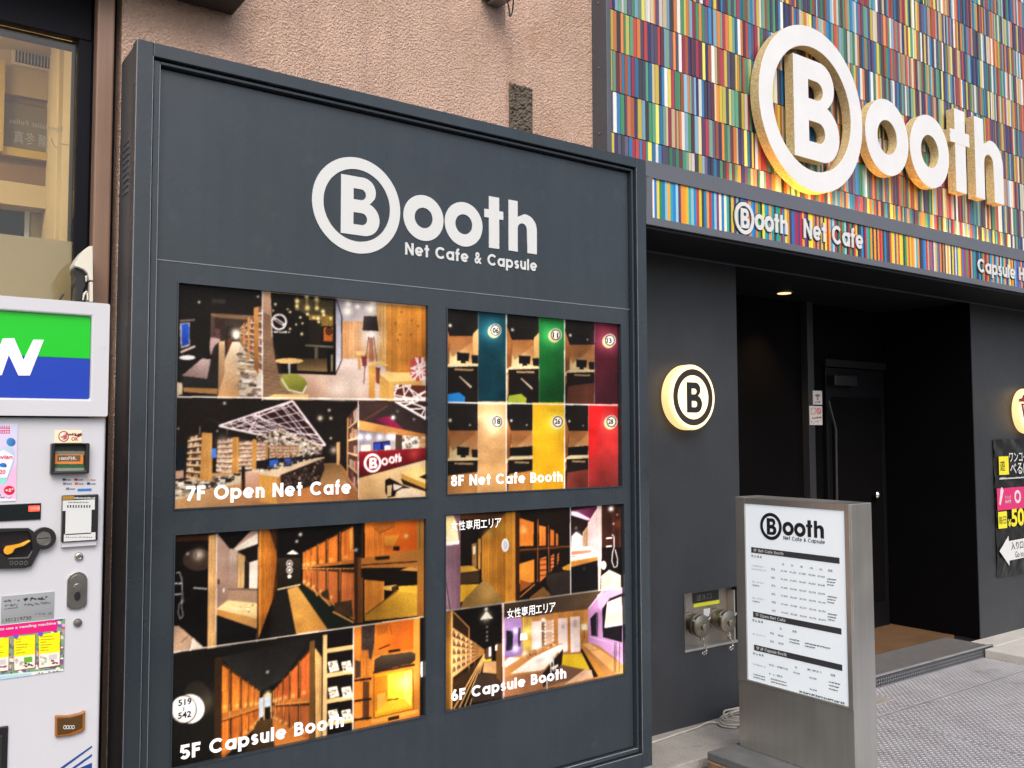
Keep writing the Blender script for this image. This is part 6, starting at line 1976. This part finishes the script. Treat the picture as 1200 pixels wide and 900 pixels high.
def d_bottle(A):
    A.poly([(-60, 95), (178, 95), (178, 860), (-60, 880)], (206, 206, 236), (236, 190, 222), (60, 120), (60, 840), noise=.01)
    A.poly([(-40, 730), (175, 500), (170, 740), (-40, 830)], (240, 170, 210), a=.6)
    A.ell(110, 285, 46, 42, (70, 150, 206), .4, c2=(30, 96, 160), p1=(70, 250), p2=(150, 320))
    A.poly([(50, 320), (130, 330), (150, 400), (140, 500), (70, 680), (-40, 700), (-40, 380)], (190, 206, 226), (150, 176, 206), (60, 340), (100, 640))
    A.poly([(-40, 385), (40, 365), (138, 420), (120, 500), (70, 640), (-40, 640)], (244, 232, 240))
    A.specks([(-10, 120), (100, 120), (100, 195), (-10, 195)], 14, ((206, 36, 76),), 0)
    for x in (0, 22, 44, 68, 92):
        A.line((x, 125), (x, 150), (214, 40, 80), 10).line((x, 165), (x, 195), (206, 40, 90), 9)
    A.line((-5, 148), (100, 150), (214, 40, 80), 7).line((-5, 172), (100, 168), (206, 40, 90), 7).line((-5, 196), (100, 196), (206, 40, 90), 7)
    A.ell(30, 515, 36, 22, (30, 120, 196)).ell(52, 525, 16, 12, (16, 80, 160))
    A.poly([(-40, 640), (70, 650), (60, 705), (-40, 715)], (150, 214, 206))
    A.ell(93, 768, 54, 46, (206, 20, 56))
    A.specks([(0, 832), (115, 832), (112, 846), (0, 846)], 16, ((90, 120, 130),), 6)
    A.ell(0, 815, 10, 10, (40, 160, 90))
    A.poly([(-60, 850), (178, 850), (178, 900), (-60, 900)], (226, 226, 240))
ob = sticker('bottle_advert', [(-6, 496), (20.6, 497), (18.8, 586), (-6, 589)], 90, 190, (214, 210, 236), d_bottle, (0, 485, 8.575))
for txt, x, y, w_, h_, m_ in (('evian', -30, 455, 155, 40, (.62, .03, .10)), ('20', -6, 605, 60, 42, (.62, .03, .10)), ('+5°', 52, 785, 82, 34, (.85, .85, .85))):
    u, v = vp(x / 8.575, 485 + y / 8.575)
    u2 = vp((x + w_) / 8.575, 485 + y / 8.575)[0]
    v2 = vp(x / 8.575, 485 + (y - h_) / 8.575)[1]
    font_text(MB(), FT(u, YV - .0022, v), txt, 0, 0, u2 - u, v2 - v, .0006, bold=.025).build('lettering', mat('advert_ink', m_, .5), ob)
def d_pay(A):
    A.poly([(480, 180), (718, 180), (718, 292), (480, 292)], (240, 228, 190)).ell(560, 236, 46, 46, (120, 40, 60)).ell(560, 236, 38, 38, (244, 232, 210))
    A.specks([(530, 215), (590, 215), (590, 262), (530, 262)], 18, ((190, 40, 70), (220, 100, 110)), 9)
    A.specks([(615, 212), (712, 212), (712, 236), (615, 236)], 14, ((110, 30, 60),), 11)
s1 = sticker('accepts_sticker', [(64, 504), (95.8, 504.3), (95.8, 518.8), (64, 519)], 70, 36, (240, 228, 190), d_pay, (0, 480, 7.5))
u, v = vp(83.5, 516.5)
font_text(MB(), FT(u, YV - .0022, v), 'OK', 0, 0, .017, .0095, .0006, bold=.03).build('lettering', mat('ok_ink', (.5, .02, .08), .5), s1)
bs = MB()
o1, o2 = vp(59, 519.6), vp(102.7, 554.7)
bz = MB().plate(o1[0], o2[0], o2[1], o1[1], [(o1[0] + .009, o2[0] - .009, o2[1] + .008, o1[1] - .004)], YV - .020, YV + .004).build('bill_slot', 'rubber', vm, .003)
def d_bill(A):
    A.poly([(460, 300), (750, 300), (750, 365), (460, 365)], (26, 36, 32)).poly([(460, 365), (750, 365), (750, 400), (460, 400)], (120, 116, 104)).poly([(470, 395), (730, 395), (730, 478), (470, 478)], (214, 130, 54)).poly([(505, 402), (705, 402), (705, 455), (505, 455)], (110, 78, 50))
    A.poly([(470, 482), (740, 482), (740, 512), (470, 512)], (36, 92, 58)).poly([(470, 512), (740, 512), (740, 545), (470, 545)], (136, 140, 132))
Ab = Art([(62.5, 521.5), (99.5, 521.5), (99.5, 552), (62.5, 552)], YV - .006, 70, 60, (30, 34, 32))
Ab.frame(0, 480, 7.5)
d_bill(Ab)
ab = Ab.sheet('slot_face', 'print', bz)
u, v = vp(518 / 7.5, 480 + 446 / 7.5)
font_text(MB(), FT(u, YV - .006, v), '1000円札', 0, 0, .040, .0095, .0008, bold=.02).build('lettering', 'white_vinyl', bz)
pi = MB()
for (x, y, c) in ((550, 625, (60, 60, 66)), (655, 625, (150, 40, 50)), (765, 625, (220, 170, 120)), (555, 660, (120, 120, 160)), (658, 660, (206, 90, 70)), (765, 660, (46, 60, 130)), (582, 705, (110, 110, 120))):
    a, b = vp(x / 7.5, 480 + y / 7.5), vp((x + 28) / 7.5, 480 + (y - 20) / 7.5)
    pi.prism(TV, [rect(a[0], a[1], b[0], b[1])], .0002, .0012, tuple(lin(c)))
    for k in range(5):
        a2 = vp((x + 34 + k * 9) / 7.5, 480 + (y - 2) / 7.5)
        pi.prism(TV, [rect(a2[0], a2[1], a2[0] + .0016, a2[1] + random.uniform(.002, .0035))], .0002, .0012, tuple(lin((110, 100, 120))))
a, b = vp(682 / 7.5, 480 + 718 / 7.5), vp(805 / 7.5, 480 + 692 / 7.5)
pi.prism(TV, [rect(a[0], a[1], b[0], b[1])], .0002, .0012, tuple(lin((50, 120, 196))))
pi.build('payment_marks', 'print', vm)
# code reader box (the code itself is left blank)
o1, o2 = vp(72.3, 580.5), vp(113, 632.5)
rd = MB().box(o1[0], o2[0], YV - .018, YV - .0002, o2[1], o1[1]).build('reader', 'rubber', vm, .002)
def rp(px, py):
    q = at(px, py, YV - .019)
    return q[0], q[2]
def rr(name, x0, y0, x1, y1, m, d=.0012):
    a, b = rp(x0 / 7.5, 580 + y0 / 7.5), rp(x1 / 7.5, 580 + y1 / 7.5)
    MB().prism(FT(0, YV - .0182, 0), [rect(a[0], b[1], b[0], a[1])], 0, d).build(name, m, rd)
rr('label', 552, 50, 832, 128, 'white_vinyl')
rr('blank_square', 578, 140, 800, 340, 'white_vinyl')
rr('label', 562, 345, 838, 392, 'white_vinyl')
rr('label', 552, 12, 650, 40, mat('ochre_print', (.35, .20, .02), .5))
mk = MB()
for k in range(9):
    a = rp((590 + k * 24) / 7.5, 580 + 112 / 7.5)
    mk.prism(FT(0, YV - .0195, 0), [rect(a[0], a[1], a[0] + .003, a[1] + .0065)], 0, .0005)
for k in range(14):
    a = rp((600 + k * 13) / 7.5, 580 + 70 / 7.5)
    mk.prism(FT(0, YV - .0195, 0), [rect(a[0], a[1], a[0] + .0016, a[1] + .003)], 0, .0005)
    a = rp((580 + k * 17) / 7.5, 580 + 375 / 7.5)
    mk.prism(FT(0, YV - .0195, 0), [rect(a[0], a[1], a[0] + .002, a[1] + random.uniform(.001, .003))], 0, .0005)
mk.build('marks', 'black_vinyl', rd)
wt = MB()
for k in range(16):
    a = rp((655 + k * 11.5) / 7.5, 580 + 34 / 7.5)
    wt.prism(FT(0, YV - .0182, 0), [rect(a[0], a[1], a[0] + .0018, a[1] + random.uniform(.0025, .0045))], 0, .0012)
wt.build('marks', 'white_vinyl', rd)
o1, o2 = vp(71.5, 632.8), vp(112, 638.5)
MB().box(o1[0], o2[0], YV - .012, YV - .0002, o2[1], o1[1]).build('reader_foot', 'vm_white', vm, .001)
# price display
o1, o2 = vp(-14, 592), vp(47.6, 608.5)
dp = MB().box(o1[0], o2[0], YV - .004, YV - .0002, o2[1], o1[1]).build('display', mat('display_black', (.008, .012, .014), .15), vm, .001)
o1, o2 = vp(33.3, 592.8), vp(46.2, 598.8)
MB().box(o1[0], o2[0], YV - .0052, YV - .0042, o2[1], o1[1]).build('lit_window', 'red_led', dp)
u, v = vp(34.6, 597.8)
font_text(MB(), FT(u, YV - .0055, v), 'つり切', 0, 0, .022, .0075, .0004).build('lettering', 'white_vinyl', dp)
# coin unit with lever
cu_ = MB()
plt = [vp(x / 7.5, 580 + y / 7.5) for x, y in ((-90, 330), (-60, 300), (20, 292), (245, 288), (290, 318), (345, 478), (335, 500), (270, 622), (210, 640), (-60, 645), (-90, 610))]
win = [vp(x / 7.5, 580 + y / 7.5) for x, y in ((-40, 330), (235, 312), (262, 350), (280, 480), (235, 545), (70, 552), (20, 520), (-40, 500))]
coin = cu_.prism(TV, [plt, win], .0002, .014).build('coin_unit', 'rubber', vm, .002)
MB().prism(TV, [win], .0002, .003).build('tray', mat('tray_dark', (.010, .008, .012), .25), coin)
cc = vp(380 / 7.5, 580 + 378 / 7.5)
rC = abs(vp(485 / 7.5, 580 + 378 / 7.5)[0] - cc[0])
MB().prism(TV, [circle(cc[0], cc[1], rC, 40), circle(cc[0], cc[1], rC * .64, 40)], .0003, .016).build('coin_ring', 'rubber', coin, .003)
MB().prism(TV, [circle(cc[0], cc[1], rC * .63, 40)], .0003, .008).build('coin_plate', 'chrome', coin, .002)
MB().prism(TV, [rect(cc[0] - rC * .45, cc[1] - .0012, cc[0] + rC * .45, cc[1] + .0012)], .0078, .0088).build('coin_slot', 'black_vinyl', coin)
lv = [vp(x / 7.5, 580 + y / 7.5) for x, y in ((22, 480), (45, 445), (105, 436), (165, 425), (250, 388), (262, 398), (200, 440), (125, 462), (98, 505), (55, 520), (28, 508))]
MB().prism(TV, [lv], .010, .024).build('lever', 'lever', coin, .004)
tr_ = [vp(x / 7.5, 580 + y / 7.5) for x, y in ((60, 548), (235, 540), (268, 490), (278, 492), (245, 552), (68, 560))]
MB().prism(TV, [tr_], .012, .0155).build('rim', 'chrome', coin)
em = MB()
for k in range(4):
    a = vp((95 + k * 42) / 7.5, 580 + 592 / 7.5)
    em.prism(TV, [circle(a[0], a[1], .0042, 16, .0052), circle(a[0], a[1], .0026, 16, .0036)], .0141, .0148)
em.build('emblem', 'chrome', coin)
# locks and buttons
def disc(name, px, py, rpx, prof, m, n=28):
    c = vp(px, py)
    r_ = abs(vp(px + rpx, py)[0] - c[0])
    return MB().lathe(FT(c[0], YV, c[1]), [(r_ * a, w) for a, w in prof], n).build(name, m, vm, smooth=True)
lk = disc('lock', 92.4, 652, 5.3, [(1, .0002), (1, .004), (.85, .007), (.55, .008), (.5, .006), (.2, .006)], 'chrome')
disc('button', 91, 729.7, 5.2, [(1, .0002), (1, .005), (.8, .008), (.3, .009)], 'steel_dark')
hx0, hz1 = vp(78.7, 671)
hx1, hz0 = vp(101.3, 712.5)
hw_ = (hx1 - hx0) / 2
hc = (hx0 + hx1) / 2
cap = lambda k: [(hc + hw_ * k * math.cos(R(t)), hz1 - hw_ + hw_ * k * math.sin(R(t))) for t in range(0, 181, 15)] + [(hc + hw_ * k * math.cos(R(t)), hz0 + hw_ * .55 + hw_ * .55 * k * math.sin(R(t))) for t in range(180, 361, 15)]
tl = MB().prism(TV, [cap(1.0)], .0002, .007).build('handle_lock', 'chrome', vm, .002)
MB().prism(TV, [cap(.72)], .0068, .0085).build('recess', 'steel_dark', tl, .001)
c = vp(90, 698)
MB().prism(TV, [circle(c[0], c[1], hw_ * .30, 20, hw_ * .5)], .0083, .012).build('key_barrel', 'rubber', tl, .002)
MB().prism(TV, [circle(c[0], c[1] + .022, hw_ * .4, 20)], .0083, .011).build('knob', 'chrome', tl, .002)
# maker's plate
def d_plate(A):
    A.poly([(-20, 60), (530, 20), (530, 290), (-20, 345)], (158, 162, 166), (138, 142, 146), (200, 60), (250, 320), noise=.02)
    A.specks([(45, 110), (180, 100), (180, 118), (45, 128)], 16, ((60, 62, 66),), 7).specks([(45, 155), (180, 145), (180, 162), (45, 172)], 22, ((70, 72, 76),), 6).line((45, 195), (175, 180), (60, 60, 64), 6)
    A.poly([(222, 100), (262, 86), (270, 100), (240, 122)], (24, 24, 28)).specks([(285, 92), (455, 78), (455, 100), (285, 112)], 22, ((36, 38, 44),), 9).specks([(235, 145), (455, 125), (480, 140), (235, 170)], 44, ((74, 76, 82),), 6)
    A.specks([(330, 235), (505, 225), (505, 245), (330, 255)], 26, ((84, 86, 90),), 5).line((10, 285), (515, 262), (190, 110, 110), 5, .5)
    A.poly([(10, 280), (510, 270), (510, 290), (0, 340)], (150, 190, 160), a=.25)
mp = sticker('makers_plate', [(1.2, 698), (63.4, 694), (63.4, 724.5), (1.2, 731)], 120, 62, (150, 154, 158), d_plate, (0, 690, 8.18))
u, v = vp(25 / 8.18, 690 + 322 / 8.18)
font_text(MB(), FT(u, YV - .0022, v), '1301219730', 0, 0, .062, .0085, .0006).build('lettering', 'black_vinyl', mp)
def d_howto(A):
    A.poly([(-60, 330), (640, 260), (640, 790), (-60, 900)], (120, 160, 120))
    A.specks([(-20, 350), (620, 280), (620, 780), (-20, 880)], 260, ((150, 60, 120), (60, 130, 110), (230, 160, 190), (90, 90, 160), (240, 230, 210), (206, 60, 130)), 20)
    A.poly([(-60, 360), (530, 300), (555, 330), (545, 400), (-60, 475)], (222, 18, 120))
    for x0 in (-120, 132, 368):
        A.poly([(x0, 476 - x0 * .10), (x0 + 212, 456 - x0 * .10), (x0 + 208, 772 - x0 * .10), (x0 + 2, 806 - x0 * .10)], (120, 40, 70))
        A.poly([(x0 + 2, 474 - x0 * .10), (x0 + 206, 454 - x0 * .10), (x0 + 204, 640 - x0 * .10), (x0 + 4, 664 - x0 * .10)], (250, 232, 10))
        A.poly([(x0 + 4, 664 - x0 * .10), (x0 + 204, 640 - x0 * .10), (x0 + 202, 766 - x0 * .10), (x0 + 6, 796 - x0 * .10)], (244, 232, 214))
        for k in range(6):
            A.line((x0 + 20, 500 + k * 26 - x0 * .10), (x0 + 60 + random.random() * 110, 492 + k * 26 - x0 * .10), (110, 100, 20), 5)
        A.specks([(x0 + 20, 690 - x0 * .1), (x0 + 80, 682 - x0 * .1), (x0 + 80, 760 - x0 * .1), (x0 + 20, 768 - x0 * .1)], 9, ((180, 190, 190), (200, 180, 160)), 14)
        A.poly([(x0 + 98, 672 - x0 * .1), (x0 + 178, 662 - x0 * .1), (x0 + 178, 712 - x0 * .1), (x0 + 98, 722 - x0 * .1)], (96, 170, 50) if x0 == 132 else (206, 196, 206)).specks([(x0 + 100, 730 - x0 * .1), (x0 + 180, 720 - x0 * .1), (x0 + 180, 750 - x0 * .1), (x0 + 100, 760 - x0 * .1)], 9, ((110, 60, 60), (70, 50, 80)), 10)
        A.ell(x0 + 22, 472 - x0 * .10, 24, 22, (110, 80, 190))
    A.poly([(-60, 830), (600, 765), (620, 800), (-60, 905)], (222, 228, 226)).poly([(-60, 840), (300, 805), (300, 840), (-60, 895)], (150, 200, 220), a=.7).specks([(350, 806), (585, 778), (585, 800), (350, 830)], 26, ((120, 120, 110),), 8)
ht = sticker('instruction_sticker', [(-10, 734), (75.6, 725), (75.4, 786), (-10, 798)], 200, 140, (200, 200, 200), d_howto, (0, 690, 8.18))
u, v = vp(-5, 690 + 412 / 8.18)
font_text(MB(), FT(u, YV - .0022, v), 'How to use a vending machine', -.02, 0, vp(65.5, 735)[0] - u + .02, .0085, .0006, bold=.03).build('lettering', 'white_vinyl', ht)
# amber coin-return cover
amb = [vp(x / 4.285, 690 + y / 4.285) for x, y in ((275, 634), (340, 634), (395, 622), (426, 608), (424, 700), (412, 716), (350, 735), (280, 744), (275, 735))]
rt = MB().prism(TV, [amb], .0002, .010).build('return_cover', 'amber', vm, .003)
inn = [vp(x / 4.285, 690 + y / 4.285) for x, y in ((285, 645), (345, 643), (412, 625), (410, 695), (345, 722), (285, 730))]
MB().prism(TV, [inn], .0098, .0112).build('window', mat('amber_dark', (.09, .045, .015), .2), rt, .001)
em2 = MB()
for k in range(4):
    a = vp((322 + k * 14) / 4.285, 690 + 690 / 4.285)
    em2.prism(TV, [circle(a[0], a[1], .0035, 16, .005), circle(a[0], a[1], .0022, 16, .0035)], .0111, .0116)
em2.build('emblem', 'white_vinyl', rt)
# blue corner stripes and the delivery flap
for pts in ([(300, 903), (310, 895), (462, 788), (462, 797), (318, 903)], [(358, 903), (462, 830), (462, 841), (376, 903)], [(395, 903), (462, 874), (462, 940), (395, 940)]):
    P = [vp(x / 4.285, 690 + y / 4.285) for x, y in pts]
    MB().prism(TV, [P], .0002, .0012).build('blue_stripe', mat('stripe_blue', (.01, .055, .24), .4), vm)
o1, o2 = vp(-60, 861.5), vp(7, 950)
MB().box(-.48, o2[0], YV - .006, YV - .0002, .26, o1[1]).build('delivery_flap', 'rubber', vm, .003)
MB().box(-.47, o2[0] - .012, YV - .009, YV - .0062, .28, o1[1] - .02).build('flap_window', mat('smoked_flap', (.03, .03, .03), .12), vm, .002)
